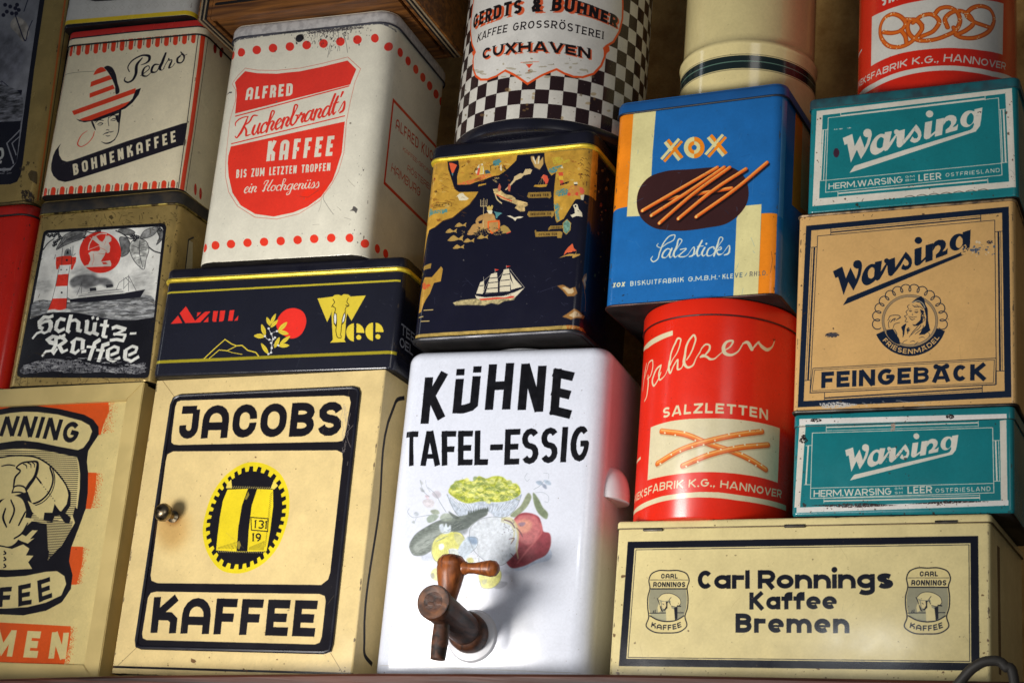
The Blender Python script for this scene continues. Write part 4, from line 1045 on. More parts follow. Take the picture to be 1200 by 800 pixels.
# ------------------------------------------------------------------ brass coloured tin with lighthouse picture
T = Tin('coffee_tin', 'worn gold tin with lighthouse, steamship and round red archer emblem', 'coffee tin', (-.5565, 0), .5, .1976, .14, .3050, .5345,
        [(44, 236), (215, 222), (175, 441), (8, 452)], (178, 152, 92, .4), seed=13, r=.012, qz=(.3085, .5345), res=3600)
c = T.cv
P = lambda t: pts(t, 20, 250, 6.667); Q = lambda t: pts(t, 20, 350, 8)
FR = np.array([(54, 272.5), (190, 264.8), (194, 266), (195.3, 269), (172.5, 435), (171, 438.5), (168, 440), (26, 442.6), (22.8, 441), (22.6, 437), (50.5, 277), (51.5, 274)], float)
c.poly(FR, (24, 24, 30))
inn = (FR - FR.mean(0)) * [.968, .972] + FR.mean(0); c.poly(inn, (226, 225, 218), noise=.05, cell=14)
def Gs(t, col, f=P, **k): c.poly(f(t), col, smooth=True, **{**dict(soft=1.6, noise=.25, cell=7, cy=2.5), **k})
Gs("420,470 520,440 640,500 560,520 460,500", (160, 160, 158), a=.7, soft=4); Gs("900,480 1000,450 1070,560 1000,660 900,600", (176, 176, 172), a=.6, soft=5); Gs("150,560 230,520 280,600 200,660 150,640", (180, 180, 176), a=.6, soft=5)
Gs("440,620 480,580 560,600 640,620 520,660", (150, 150, 150), a=.6, soft=3)
Gs("412,560 440,522 520,498 600,502 640,520 700,525 748,560 755,590 700,596 660,575 600,592 540,606 480,585 440,600", (84, 84, 86), a=.85, soft=2.4)
Gs("130,716 250,705 400,712 560,705 760,690 1065,682 1062,830 110,860", (128, 129, 130), noise=.5, cell=9, cy=1.6, soft=.5)
rg = random.Random(5)
for i in range(110):
    y = 350 + rg.uniform(2, 27); x = rg.uniform(40, 176); l = rg.uniform(3, 14)
    if y < 356 and x < 70: continue
    c.line(np.array([(x, y), (x + l / 2, y - rg.uniform(0, 1.2)), (x + l, y + rg.uniform(-.6, .6))]), rg.uniform(.4, 1.1), rg.choice([(64, 64, 68), (210, 210, 206), (90, 90, 92), (188, 188, 186)]), smooth=True, a=.7)
c.poly(P("415,693 480,682 640,664 840,640 1000,612 962,672 760,694 560,714 418,714"), (32, 32, 40)); c.poly(P("478,682 486,655 510,640 620,625 760,598 836,622 850,642 640,664"), (206, 205, 198))
c.brush(["485,668,4 640,648,5 830,628,4", "500,655,3 640,636,3 800,616,3", "560,640,4 700,620,4 820,612,3"], (110, 110, 112), 20, 250, 6.667)
c.poly(P("570,604 620,598 624,624 574,630"), (50, 50, 54)); c.poly(P("697,578 750,572 755,592 703,602"), (50, 50, 54))
c.line([P("876,500 872,625"), P("876,508 932,622"), P("876,508 800,560"), P("800,560 778,612"), P("838,520 836,600"), P("510,556 506,645"), P("506,570 470,660"), P("876,560 830,610"), P("850,520 890,560")], .45, (60, 60, 62))
# lighthouse
c.line([P("357,285 350,352"), P("440,270 436,350"), P("420,280 428,345"), P("300,340 290,375"), P("460,330 440,350")], .5, (50, 50, 54))
c.poly(P("366,352 372,312 388,294 405,292 424,306 432,350"), (120, 122, 122)); c.poly(P("385,335 390,310 402,308 406,335"), (40, 40, 44))
c.poly(P("334,428 414,428 404,496 398,590 393,690 386,762 345,772 240,790 278,690 302,590 318,500"), (228, 227, 220))
for q in ("318,500 405,493 398,587 302,591", "277,688 393,684 386,768 350,774 320,782 240,790", "305,362 350,352 350,424 318,424 302,418", "352,351 428,350 424,420 352,424", "430,358 465,360 462,398 450,420 424,420", "303,420 334,424 320,458 308,456", "424,422 450,420 436,458 422,458"):
    c.poly(P(q), (216, 56, 40))
c.line([P("334,428 318,500 302,590 278,690 240,788"), P("416,428 405,500 398,590 393,690 388,770"), P("352,352 350,424"), P("429,352 424,422")], .45, (40, 36, 36))
for x, y, r in ((390, 384, 9), (345, 460, 5), (390, 460, 5), (351, 640, 8), (318, 385, 4), (450, 385, 4)): c.poly(ell(x / 6.667 + 20, y / 6.667 + 250, r / 6.667, r / 6.667, 10), (40, 40, 44))
Gs("235,790 290,770 340,778 395,765 420,775 420,800 240,805", (205, 205, 200), soft=.5)
# leaves and berries on the top edge
def lf(t, col, vein=(60, 60, 62)):
    q = sm(P(t), 6, True); c.poly(q, col, noise=.3, cell=4); c.line(q, .6, (40, 40, 44), closed=True)
c.brush(["200,300,10 240,245,8 285,212,8", "780,148,8 830,172,8 890,212,8 940,210,8", "1035,280,8 1075,312,8 1125,328,8", "540,150,6 590,165,6 620,158,6"], (46, 46, 50), 20, 250, 6.667)
lf("305,300 335,240 370,185 420,160 500,150 545,160 520,205 440,238 370,268", (128, 128, 126)); c.brush(["320,285,6 400,215,5 520,170,4", "350,250,4 380,190,3", "400,218,4 460,215,3"], (50, 50, 54), 20, 250, 6.667)
Gs("360,250 430,200 520,170 510,200 430,232", (70, 70, 72), a=.6)
lf("972,212 1000,155 1060,128 1115,120 1080,180 1020,208", (140, 140, 138)); lf("815,200 870,212 892,262 870,335 820,356 820,300", (104, 104, 104)); lf("1105,150 1135,135 1142,215 1095,262 1118,200", (110, 110, 110)); lf("800,148 900,142 930,165 880,185 830,172", (110, 110, 108))
lf("888,262 918,225 970,214 1018,238 1036,290 1012,380 990,456 950,425 902,355", (192, 192, 186)); c.brush(["968,225,6 962,320,5 985,440,4", "965,270,4 1010,255,3", "963,310,4 1015,300,3", "965,350,4 1002,350,3", "962,290,4 915,270,3", "964,330,4 915,330,3", "970,375,4 940,385,3"], (70, 70, 74), 20, 250, 6.667)
for x, y in [(235, 180), (250, 190), (270, 180), (285, 190), (300, 175), (320, 170), (290, 240), (300, 255), (285, 265), (310, 230), (330, 190), (345, 205), (325, 215), (900, 190), (920, 185), (940, 195), (915, 205), (935, 212), (955, 200), (925, 225), (1120, 130), (1130, 145), (530, 200), (545, 212), (528, 228), (540, 240), (555, 200), (650, 150), (630, 155)]:
    c.poly(ell(x / 6.667 + 20, y / 6.667 + 250, 1.9, 1.9, 10), (42, 42, 46)); c.poly(ell(x / 6.667 + 19.6, y / 6.667 + 249.6, .5, .5, 6), (200, 200, 198))
# emblem
c.poly(ell(118.2, 298.2, 24.7, 24.6, 48), (216, 50, 38)); AW = (212, 200, 188)
c.poly(P("560,330 585,312 640,312 655,300 648,262 612,232 590,212 598,192 625,195 648,225 672,238 690,215 705,190 725,186 745,205 742,232 722,246 735,275 730,318 715,330 698,318 690,345 668,380 660,395 690,392 732,385 742,412 740,432 525,441 530,430 562,418 578,380 572,345"), AW)
c.poly(P("668,400 700,402 715,412 680,418"), (216, 50, 38)); c.line([P("640,330 690,335"), P("600,330 605,380 590,425"), P("655,285 690,300 712,320"), P("700,232 690,262")], .35, (216, 90, 70))
c.brush(["705,172,7 660,172,9 620,190,9 590,220,9 568,262,9 562,302,6", "562,302,4 650,268,4", "706,172,4 688,230,4", "575,205,4 610,225,4"], AW, 20, 250, 6.667)
# lower black field with blackletter words
c.poly(np.vstack([sm(Q("112,222 200,185 320,155 430,150 560,152 700,175 850,203 1000,214 1100,212 1200,200 1290,186"), 6), Q("1212,700 20,735")]), (24, 24, 30))
c.line(sm(Q("130,216 200,187 320,157 430,152 560,154 700,177 850,205 1000,216 1100,214 1195,195"), 6), .5, (150, 150, 150), a=.6)
BL = (232, 232, 224)
for s_, w in (("345,183 300,202 255,196", 24), ("262,194 212,242 214,285", 30), ("206,288 250,308", 26), ("225,262 262,240 312,232 334,262", 22), ("316,240 322,285 300,335", 34), ("318,318 262,345 232,332 190,348 148,400", 18),
            ("458,222 412,212 376,244", 24), ("388,228 366,300", 32), ("358,300 398,328 452,302", 24), ("512,172 494,240 478,318", 32), ("468,312 500,334", 24), ("500,232 552,220 590,248", 22), ("582,240 574,310", 32), ("562,312 610,322", 24),
            ("640,236 672,226", 20), ("664,226 652,318", 32), ("636,322 690,345 720,318", 22), ("735,240 722,330", 32), ("716,332 765,354", 24), ("702,206 726,192", 22), ("746,214 768,200", 22),
            ("834,216 822,290 806,368", 30), ("780,262 862,272", 20), ("800,366 846,372", 20), ("888,294 930,276 1020,300", 26), ("1012,302 905,352", 18), ("900,342 1020,350", 18), ("1012,352 990,402 930,392 868,402", 22), ("1052,338 1112,334", 16),
            ("458,358 400,386 340,372", 22), ("345,370 296,404 318,428 372,440", 30), ("372,388 368,452 330,520", 30), ("396,372 444,392 470,425", 24), ("466,412 400,458 430,512", 28), ("420,520 482,492", 20), ("240,558 276,512 330,504 352,530 384,482", 18),
            ("508,432 560,392 604,396", 22), ("540,410 524,498", 30), ("504,502 552,522 590,490", 22), ("622,404 616,490", 32), ("606,510 652,500", 22), ("600,392 640,412", 18),
            ("782,396 730,428 702,510 676,585", 30), ("656,462 744,466", 18), ("866,428 806,448 788,520 762,596", 30), ("742,490 822,494", 18), ("760,402 786,398", 16),
            ("852,480 846,560", 32), ("850,488 908,456 954,470", 20), ("948,468 938,508 872,534", 22), ("838,560 896,586 962,552", 22), ("1012,480 1004,560", 32), ("1008,488 1072,450 1122,464", 20), ("1116,462 1100,502 1034,532", 22), ("996,560 1060,584 1132,540", 22)):
    c.line(Q(s_), w * 1.2 / 8, BL)
c.poly(sm(Q("36,690 90,640 180,605 330,575 450,582 600,592 760,622 900,640 1050,628 1192,600 1180,664 960,690 800,684 600,700 300,690 140,712 50,712"), 6, True), (120, 120, 124), rag=1.2, a=.9)
for i in range(160):
    x = rg.uniform(28, 166); f = (x - 25) / 145; y0_ = 433 - 12 * math.sin(f * 2.6) + 3 * f; y = rg.uniform(y0_ - 4, 437); l = rg.uniform(2, 9)
    c.line(np.array([(x, y), (x + l / 2, y - rg.uniform(-.6, 1)), (x + l, y + rg.uniform(-.5, .8))]), rg.uniform(.3, 1.0), rg.choice([(190, 190, 190), (24, 24, 30), (150, 150, 152)]), smooth=True, a=.8)
c.line(FR, 2.4, (24, 24, 30), closed=True)
# tarnish on the gold margins
for (x0, x1, y0_, y1, n) in ((40, 215, 250, 266, 60), (10, 50, 260, 450, 90), (175, 215, 260, 440, 60), (10, 180, 441, 452, 50)):
    c.scratch((x0, y0_), (x1, y1), n, (70, 56, 34, .5), 6, .5, .7); c.flecks((x0, y0_), (x1, y1), n, (60, 48, 30, .4), .9, .7)
T.side((225, 400)); c.poly([np.array([(221, 281), (226, 284), (224, 400), (206, 400)])], (190, 180, 150), a=.8); c.line(np.array([(227, 278), (221, 281), (208, 400)]), 1.4, (24, 24, 30))
T.front(); c.age(.16, edge=.0012, ecol=(50, 40, 24)); T.body(b0=.002, rough=(.2, .3))
z = T.fm((128, 245))[0][1]
wornblack = m_plain("worn_black_lid", (34, 33, 34), (.4, .6), vary=.5, sc=60, col2=(62, 54, 44))
ld = T.lid(z, out=.0015, br=.005, mat=wornblack)
bead('lid_roll', T.W, T.D, T.r, z - .001, .0016, .0004, m_plain("tarnished_gold_edge", (170, 150, 80), (.3, .5), metal=.9, col2=(60, 50, 34), sc=90), ld)

# ------------------------------------------------------------------ striped tin with a sombrero head
T = Tin('coffee_tin', 'cream coffee tin with a head in a red striped sombrero above a black banner', 'coffee tin', (-.5508, -.010), 4, .1899, .13, .5345, .7516,
        [(77, 35), (243, 23), (210, 221), (46, 234)], (228, 216, 184), seed=15, r=.013, qz=(.5313, .7516), res=3400)
c = T.cv; RS = (222, 66, 38); CRM = (228, 216, 184); DK = (34, 30, 38)
for i in range(15):
    x, y = 80.5 + 10.5 * i, 54.5 - .088 * 10.5 * i
    c.poly(np.vstack([[(x - 2.6 + 1.2, y - 6), (x + 2.7 + 1.2, y - 6)], ell(x - .3, y + 9.0, 2.7, 3.0, 8, 0, 0, 180)]), RS); 
    if i < 14: c.line([np.array([(x + 5.7, y - 4), (x + 4.6, y + 7.4)])], .8, DK)
    x, y = 54.4 + 10.6 * i, 221.5 - .077 * 10.6 * i
    c.poly(np.vstack([ell(x + .3, y + 3.0, 2.8, 3.0, 8, 0, 180, 360), [(x + 1.5, y + 16), (x - 4.0, y + 16)]]), RS)
    c.line([np.array([(x + 5.7, y + 1.5), (x + 4.0, y + 14)])], .8, DK)
c.line([np.array([(240.5, 40), (236.5, 75), (226, 150), (217.5, 200), (213, 230)])], 6.2, RS); c.line([np.array([(234, 42), (220, 145), (207.5, 232)])], .9, DK); c.line([np.array([(248.5, 40), (232.5, 150), (220, 230)])], .9, DK)
c.line([np.array([(76.5, 56), (61, 150), (47, 232)])], .8, (150, 50, 40))
P = lambda t: pts(t, 60, 50, 8); Q = lambda t: pts(t, 50, 130, 8)
for q in ("396,318 408,288 430,258 465,241 492,244 520,278", "375,382 550,320 577,358 368,431", "365,492 585,412 604,449 364,536", "198,660 800,445 798,492 218,698", "270,738 745,568 742,600 700,637 560,692 400,745 320,758"):
    c.poly(P(q), RS)
c.poly(P("500,242 530,229 570,243 604,295 625,380 636,497 622,503 604,425 570,345 530,282"), DK, smooth=True)
c.poly(P("240,733 300,752 380,748 470,712 640,648 710,608 770,545 802,462 850,445 828,508 772,582 705,637 560,697 400,752 320,766 270,755"), DK)
c.brush(["738,10,20 733,60,22 728,125,14 716,230,9 685,285,8 640,312,8 600,318,6 568,308,3", "470,115,14 485,150,16 505,195,8", "505,130,4 535,105,9 582,110,4", "632,82,4 668,60,8 712,64,5", "520,148,3 548,132,8 575,138,6 560,150,6 530,152,3", "645,108,3 672,92,8 705,94,6 685,108,6 655,112,3", "628,78,5 624,105,6 632,160,4", "606,198,4 620,196,6 634,200,4", "578,242,3 600,228,8 626,220,9 634,215,4", "634,215,4 650,216,8 678,208,3", "604,248,3 625,254,7 645,246,3", "565,305,3 600,322,6 640,318,8 690,285,8"], DK, 50, 130, 8)
c.poly(Q("690,70 720,55 722,130 708,120"), DK); c.poly(Q("470,112 740,18 738,34 500,118"), DK)
c.brush(["430,205,3 385,235,7 350,290,10 342,335,10 365,352,7 410,338,7 455,300,7 485,255,8 496,212,6"], (222, 70, 50), 50, 130, 8)
c.poly(np.vstack([Q("180,325 160,370 166,430 195,478 240,492 300,478"), [(150, 167.5), (220.5, 144.8), (215.5, 170.5), (140, 196)], Q("300,662 230,678 165,664 118,625 92,570 88,515 104,440 132,385")]), DK)
c.text("BOHNENKAFFEE", [(88.7, 207.3), (206, 167.6)], [(87, 194.5), (205.3, 154.8)], CRM, th=.2, gap=.30)
c.brush(["300,160,10 250,225,26 238,320,26 200,378,18 160,390,14 134,372,12 140,345,8", "180,290,8 165,255,10 190,200,12 250,155,14 320,133,16 368,148,24 366,180,24 330,212,12 290,226,5",
         "285,330,5 325,300,8 368,252,8 362,238,8 330,248,12 305,295,22 305,325,18 335,335,12 385,300,5", "455,225,8 420,225,16 392,262,22 390,295,20 420,298,12 470,230,8", "520,118,18 490,200,26 468,270,20 480,280,8 505,262,5",
         "500,262,5 525,212,6 548,178,8", "548,170,12 552,185,10 575,182,8 560,230,20 550,258,14 575,250,6 605,215,5", "655,145,14 628,175,20 632,208,16 658,212,12 688,180,14 690,148,16 668,120,12 660,108,8", "660,132,5 690,142,5 718,132,4"], DK, 130, 50, 8)
zz = T.fm((155, 48))[0][1]
def zl_(a, b, col): 
    c.poly([np.array([(60, a + 8), (150, a), (262, a - 7.5), (262, b - 7.5), (150, b), (60, b + 8)])], col)
zl_(20, 34, DK); zl_(31.5, 38.5, (196, 48, 44)); zl_(38.5, 40, DK); zl_(40, 47.4, CRM)
c.line(np.array([(72, 88.5), (90, 86), (111, 85)]), .5, (90, 80, 64), smooth=True, a=.7)
T.side((250, 150))
for x, y in ((252, 57), (259, 62)): c.poly(ell(x, y, 2, 6, 12), (150, 40, 36))
for x, y in ((229, 222), (235, 227)): c.poly(ell(x, y, 1.6, 7, 12), (200, 50, 36))
T.front(); c.flecks((50, 40), (235, 230), 90, (110, 90, 60), .4); c.age(.05, edge=.001); T.body(rough=(.18, .3))
T.lid(zz - .0008, out=.0013, br=.004, seam=black_m, seam_r=.0010)

# ------------------------------------------------------------------ large cream tin with red shield
T = Tin('coffee_tin', 'large cream tin with red dots and red shield, paint chipped under its lid', 'coffee tin', (-.3048, -.018), 2.5, .2071, .165, .4306, .7230,
        [(270, 30), (460, 12), (430, 294), (227, 308)], (226, 221, 202), seed=17, r=.020, qz=(.4330, .7230), res=3300)
c = T.cv; RK = (226, 58, 46); CK = (226, 221, 202)
A = lambda t: pts(t, 240, 0, 4); B = lambda t: pts(t, 265, 60, 8); Cc = lambda t: pts(t, 265, 140, 8); D_ = lambda t: pts(t, 200, 180, 4)
for x, y in A("105,246 172,240 247,230 323,222 402,216 480,210 558,204 636,196 714,188 796,182"): c.poly(ell(x, y, 5.0, 5.0, 24), RK)
for x, y in D_("137,441 210,432 285,425 364,418 443,413 522,408 602,402 680,396 760,391 847,390"): c.poly(ell(x, y, 5.0, 5.1, 24), (234, 62, 42))
upper = np.vstack([B("82,280 185,176 300,196 480,202 700,182 900,142 1140,86"), [(417.5, 81), (413, 92), (410.6, 98.5)], B("90,572 105,400 100,330")])
c.poly(upper, RK)
lower = np.vstack([Cc("50,242 1118,10 1110,100 1092,300 1040,470"), [(391, 210), (378, 229), (362, 241), (345, 248), (322, 253), (300, 250), (283, 240), (273, 225), (268.5, 205), (267.5, 190)], Cc("25,330")])
c.poly(lower, (232, 58, 42))
outl = np.vstack([B("45,290 185,148 300,168 480,172 700,152 900,112 1140,54"), [(422.5, 80.5), (416, 96), (411, 118)], Cc("1135,0 1112,300 1062,480"), [(390, 214.5), (376, 234), (352, 249.5), (326, 256), (300, 254), (279, 241), (268.5, 224), (264.6, 205), (265.5, 180)], [(269.5, 140)], B("95,450 95,350")])
c.line(sm(outl, 4, True) if 0 else outl, .55, (206, 84, 66), closed=True, a=.8)
c.line([B("90,598 1157,321")], 1.3, RK); c.line([np.array([(271.5, 167.2), (405, 134.6)])], 1.2, RK)
c.text("ALFRED", B("185,447 628,406"), B("203,330 634,290"), CK, th=.21, gap=.2)
c.text("KAFFEE", Cc("385,382 1003,328"), Cc("405,192 1025,140"), CK, th=.19, gap=.22)
c.text("BIS ZUM LETZTEN TROPFEN", Cc("98,542 985,468"), Cc("104,460 990,394"), CK, th=.17, gap=.14)
c.brush(["95,690,6 92,668,10 120,632,13 175,606,10 215,600,8", "212,600,10 180,680,22 130,770,22 100,800,10 90,785,8", "302,592,8 268,590,14 225,650,16 165,692,8", "178,690,10 196,735,20 196,778,18 238,768,6"], RK, 265, 60, 8)
c.text("uchenbrandt's", B("240,782 1108,562"), B("285,588 1160,362"), RK, th=.118, style='script')
c.text("ein", Cc("168,684 290,672"), Cc("200,566 325,556"), CK, th=.10, style='script', wk=1.1); c.text("Hochgenüss", Cc("345,668 880,630"), Cc("372,560 905,520"), CK, th=.10, style='script', wk=1.1)
c.poly(Cc("720,690 800,640 860,660 900,650 940,600 960,620 900,690 820,730 740,745"), (246, 52, 30), soft=2, a=.8, smooth=True)
# chips and scratches below the lid
for i in range(150):
    x = random.gauss(385, 22); y = 34 + abs(random.gauss(0, 10)) - (x - 385) * .1
    c.poly(ell(x, y, abs(random.gauss(.3, .25)) + .15, abs(random.gauss(.5, .5)) + .2, 7), (52, 48, 50), a=.85)
c.scratch((365, 36), (415, 60), 30, (60, 56, 58), 6, .4, .8, 92)
c.line([np.array([(268, 46), (330, 38.5), (395, 33), (447, 28), (470, 30)])], 2.4, (70, 70, 80), rag=1.2, a=.8); c.poly([np.array([(360, 38), (380, 35), (424, 32), (426, 34), (385, 38), (362, 40)])], (84, 80, 82), rag=.8)
c.line(np.array([(260, 107.5), (265, 106), (271, 106.5)]), 1.4, (40, 38, 46), a=.85); c.poly(ell(354, 26, 2, 1.8, 7), (30, 28, 30)); c.line([np.array([(266, 59), (271, 54)])], 1.0, (50, 46, 50))
c.line(D_("725,180 722,205 735,230 755,260 770,280"), .5, (120, 116, 110), smooth=True, a=.8); c.scratch((360, 210), (420, 280), 16, (130, 124, 112), 7, .4, .6); c.line(D_("610,195 650,200 700,165"), 1, (150, 60, 50), a=.5)
c.flecks((230, 110), (440, 300), 90, (110, 104, 92), .5); c.flecks((415, 180), (428, 290), 26, (60, 56, 56), .9)
T.side((490, 180))
for x, y in A("872,208 916,247 953,287 989,326 1022,364 1054,403 1084,442 1112,478 1138,511"): c.poly(ell(x, y, 3.1, 5.4, 20, -8), RK)
for x, y in D_("922,412 969,446 1008,469"): c.poly(ell(x, y, 3.0, 5.4, 20, -8), (234, 62, 42))
c.line([np.array([(541, 205), (461, 117.5), (450.5, 214.5), (510, 273)])], 2.2, (206, 56, 36))
S1 = (196, 70, 56)
c.text("ALFRED KUCHENBRANDT", [(463.5, 150.5), (500, 184), (546, 224)], [(464.5, 138.5), (500, 171), (546, 212)], S1, th=.15, gap=.2)
c.text("KAFFEE-GROSS", [(472, 176.5), (505, 206)], [(472.6, 172), (505, 200.5)], S1, th=.14, a=.8); c.text("RÖSTEREI", [(477, 200), (504, 223)], [(478, 193), (504, 216)], S1, th=.14, a=.8)
c.text("HAMBURG", [(458, 201), (492, 231)], [(459.5, 191), (493, 221)], S1, th=.13, a=.9)
T.front(); c.age(.05, edge=.0014, ecol=(70, 64, 56)); T.body(b0=.0015, rough=(.16, .26), coat=.15, dent=.001)
z = T.fm((363, 36))[0][1]
lidm = m_plain("worn_white_lid", (192, 190, 188), (.3, .5), sc=160, col2=(164, 162, 162))
ld = T.lid(z, out=.0018, br=.0055, mat=lidm, seam=m_plain("dark_seam", (44, 46, 60), (.4, .6), vary=.6), seam_r=.0011)
k = T.fm((352, 45))[0]; V, F, _ = lathe([(.0045, 0), (.0048, .0012), (.0040, .0024), (.0022, .0028), (0, .0029)], 24, '-y', (k[0], -T.D / 2, k[1])); link('stud', V, F, m_plain("dark_steel_stud", (60, 60, 66), (.3, .5), metal=.6), T.e)

# ------------------------------------------------------------------ black and gold tin with a sea map
T = Tin('tea_tin', 'black and gold tea tin printed with a sea map, Neptune and a sailing ship', 'tea tin', (-.0458, -.012), -.5, .1848, .14, .3296, .5504,
        [(502, 172), (695, 151), (679, 391), (484, 401)], (20, 20, 36), seed=21, r=.013, res=3600)
c = T.cv; GO = (218, 168, 66, .25); NV = (20, 20, 36); WH = (226, 216, 184); TQ = (84, 138, 140)
A = lambda t: pts(t, 485, 160, 10); B = lambda t: pts(t, 590, 160, 10); Cc = lambda t: pts(t, 485, 230, 10); D_ = lambda t: pts(t, 590, 230, 10); E_ = lambda t: pts(t, 430, 280, 5.715); H_ = lambda t: pts(t, 520, 300, 6.667)
ld_ = dict(noise=.10, cell=7)
c.poly(np.array([(492, 188), (521, 186), (523, 200), (528, 214), (531, 223), (536, 226.5), (559, 226), (555, 233), (549, 241), (541, 247), (530, 256), (518, 260), (509, 268), (500, 271), (496, 280), (493, 292), (484, 320), (470, 320)], float), GO, **ld_)
c.poly(np.array([(534, 186), (605, 178), (603, 189), (598, 194), (591, 201), (583, 206.5), (575, 208), (565, 212), (555, 215), (549, 217.5), (534, 218), (533.5, 208), (536, 197)], float), GO, **ld_)
c.poly(np.array([(636, 176), (637, 190), (639, 196), (642, 203), (645, 207), (650.5, 203), (649, 216), (648, 230), (648.5, 245), (650.5, 259), (652, 262.5), (660, 258), (666, 248), (672, 238), (674, 235), (684, 234), (686, 228), (712, 226), (712, 170)], float), GO, **ld_)
c.poly(E_("335,495 345,380 370,285 382,262 440,262 500,190 512,208 500,290 455,300 430,370 385,440 365,490"), (200, 154, 66, .25), **ld_)
c.poly(A("386,318 430,322 482,345 470,372 440,440 425,450 405,390"), (224, 96, 58)); c.poly(A("420,440 440,440 432,480"), TQ)
c.poly(A("490,560 560,545 690,510 740,480 790,455 880,455 900,475 800,515 700,540 640,572 500,578"), (216, 112, 62), rag=1.2)
c.poly(A("905,300 930,285 985,268 990,290 1010,300 975,330 985,350 950,345 935,360 905,340"), TQ); c.poly(A("985,370 1005,330 1015,410 995,415"), WH)
for a_, b_, col in (("700,430 720,370 745,330 750,460 720,462", None, WH), ("752,455 762,330 785,325 800,400 800,450", None, WH), ("715,465 735,380 755,375 745,465", None, (222, 90, 60)), ("755,450 762,350 788,350 790,445", None, (220, 190, 90)), ("810,410 840,400 870,420 880,440 820,450", None, (64, 84, 96))): c.poly(A(a_), col)
c.poly(A("520,680 560,675 582,705 632,742 600,762 520,765 495,715 472,728"), WH)
c.poly(A("740,575 830,560 830,575 735,600"), GO)
rg = random.Random(3)
def squig(f, x0, x1, y0, y1, n, col=(120, 74, 30), w=.35, l=40):
    for _ in range(n):
        x, y = rg.uniform(x0, x1), rg.uniform(y0, y1)
        c.line(f(f"{x},{y} {x + l * .3},{y - rg.uniform(5, 16)} {x + l * .7},{y + rg.uniform(-6, 4)} {x + l},{y + rg.uniform(-3, 12)}"), w, col, smooth=True, a=.8)
squig(A, 180, 420, 450, 800, 26, l=60); squig(A, 520, 1080, 260, 500, 20, (150, 70, 40)); squig(Cc, 150, 600, 20, 260, 16); squig(B, 480, 1040, 200, 560, 26, (150, 90, 40)); squig(B, 860, 1040, 230, 520, 16, (50, 34, 24), .5)
c.poly(A("180,500 200,490 215,510 200,535 182,525"), (130, 40, 30), rag=.6); c.poly(Cc("130,160 160,150 200,190 250,180 300,170 380,160 382,200 330,222 280,215 220,222 160,240 115,262 120,200"), TQ, rag=.9)
c.line(Cc("200,100 420,84 430,130 205,148"), .4, (60, 40, 22), closed=True); c.text("ARABIA TEA", Cc("222,135 402,122"), Cc("220,112 400,98"), (50, 34, 20), th=.2, gap=.3)
c.line([Cc("240,380 330,305 440,270 560,170 640,112 700,30")], .9, (90, 60, 30)); c.scratch((548, 196), (600, 205), 10, (30, 24, 20), 5, .8, .8)
for _ in range(46):
    x, y = rg.choice([(rg.uniform(500, 530), rg.uniform(198, 262)), (rg.uniform(538, 596), rg.uniform(190, 214)), (rg.uniform(650, 694), rg.uniform(186, 250))]); c.poly(ell(x, y, rg.uniform(1, 4), rg.uniform(.5, 2), 9, rg.uniform(-30, 30)), rg.choice([(120, 70, 30), (70, 50, 26), (150, 96, 40), (214, 184, 110)]), rag=.5, a=.75)
# archipelago strip
c.poly(B("0,640 50,585 100,520 112,480 180,440 215,445 240,392 300,388 322,402 300,450 222,466 192,500 130,527 70,590 20,640"), (214, 190, 140)); 
c.poly(np.vstack([A("912,628 960,622 1000,640 1060,690 1140,706 1182,740"), D_("130,52 200,70 268,88 278,120 240,142 245,190 190,196 122,152 148,118 90,92"), A("1010,745 960,700 925,680")]), (206, 178, 120), noise=.2, cell=3)
c.line(A("940,690 1000,715 1080,750 1140,770"), 1.3, (216, 96, 62), smooth=True); c.line(A("940,690 960,745 1020,800"), 1.4, (210, 190, 140), smooth=True)
for x in (985, 1100): c.poly(A(f"{x - 18},620 {x},560 {x + 22},600 {x + 12},660 {x - 8},650"), (190, 100, 76))
c.scratch((580, 225), (618, 248), 14, (70, 50, 40), 3, .5, .8)
# right land details
c.poly(B("300,240 340,235 355,300 390,232 412,235 405,300 450,240 455,330 410,400 350,370 310,290"), (196, 160, 96), soft=.6); c.line([B("330,250 365,330"), B("400,238 392,330")], 1.6, WH)
c.poly(B("455,455 500,470 518,520 505,562 480,572 470,540 440,500 425,498"), (222, 92, 66)); c.poly(B("340,600 355,580 440,575 505,570 490,600 420,608"), GO); c.line([B("460,460 395,570"), B("440,505 420,580"), B("455,500 455,575")], .35, (200, 170, 100))
c.poly(B("500,400 560,370 660,345 690,335 650,370 600,430 530,445"), TQ, rag=1); c.poly(B("550,260 640,245 700,290 760,270 765,310 640,330 580,340"), (196, 176, 60), rag=1); c.poly(B("610,650 700,620 760,630 740,700 640,716 600,690"), TQ, rag=1)
c.poly(B("655,380 675,350 692,380"), WH); c.poly(B("632,430 685,425 690,470 640,470"), (210, 84, 56)); c.poly(B("640,475 688,475 690,520 640,520"), (220, 180, 60)); c.poly(B("650,525 690,525 700,580 660,585"), (216, 84, 60)); c.poly(B("655,560 760,535 750,565 700,572 655,590"), (30, 26, 30), rag=.7)
c.poly(B("815,545 860,545 862,572 818,575"), WH); c.poly(B("818,572 862,572 840,612"), (40, 26, 24)); c.poly(B("765,600 800,585 905,590 960,640 965,700 900,720 840,700 780,720 742,680"), (200, 130, 70), rag=1.1); c.poly(ell(666, 229, 2, 2, 10), (214, 80, 56)); c.poly(ell(675.5, 228.5, 2.2, 2.2, 10), (214, 80, 56)); c.poly(B("890,610 930,600 965,640 940,680 900,670"), (222, 100, 76)); c.poly(B("905,700 960,680 950,750 915,750"), WH)
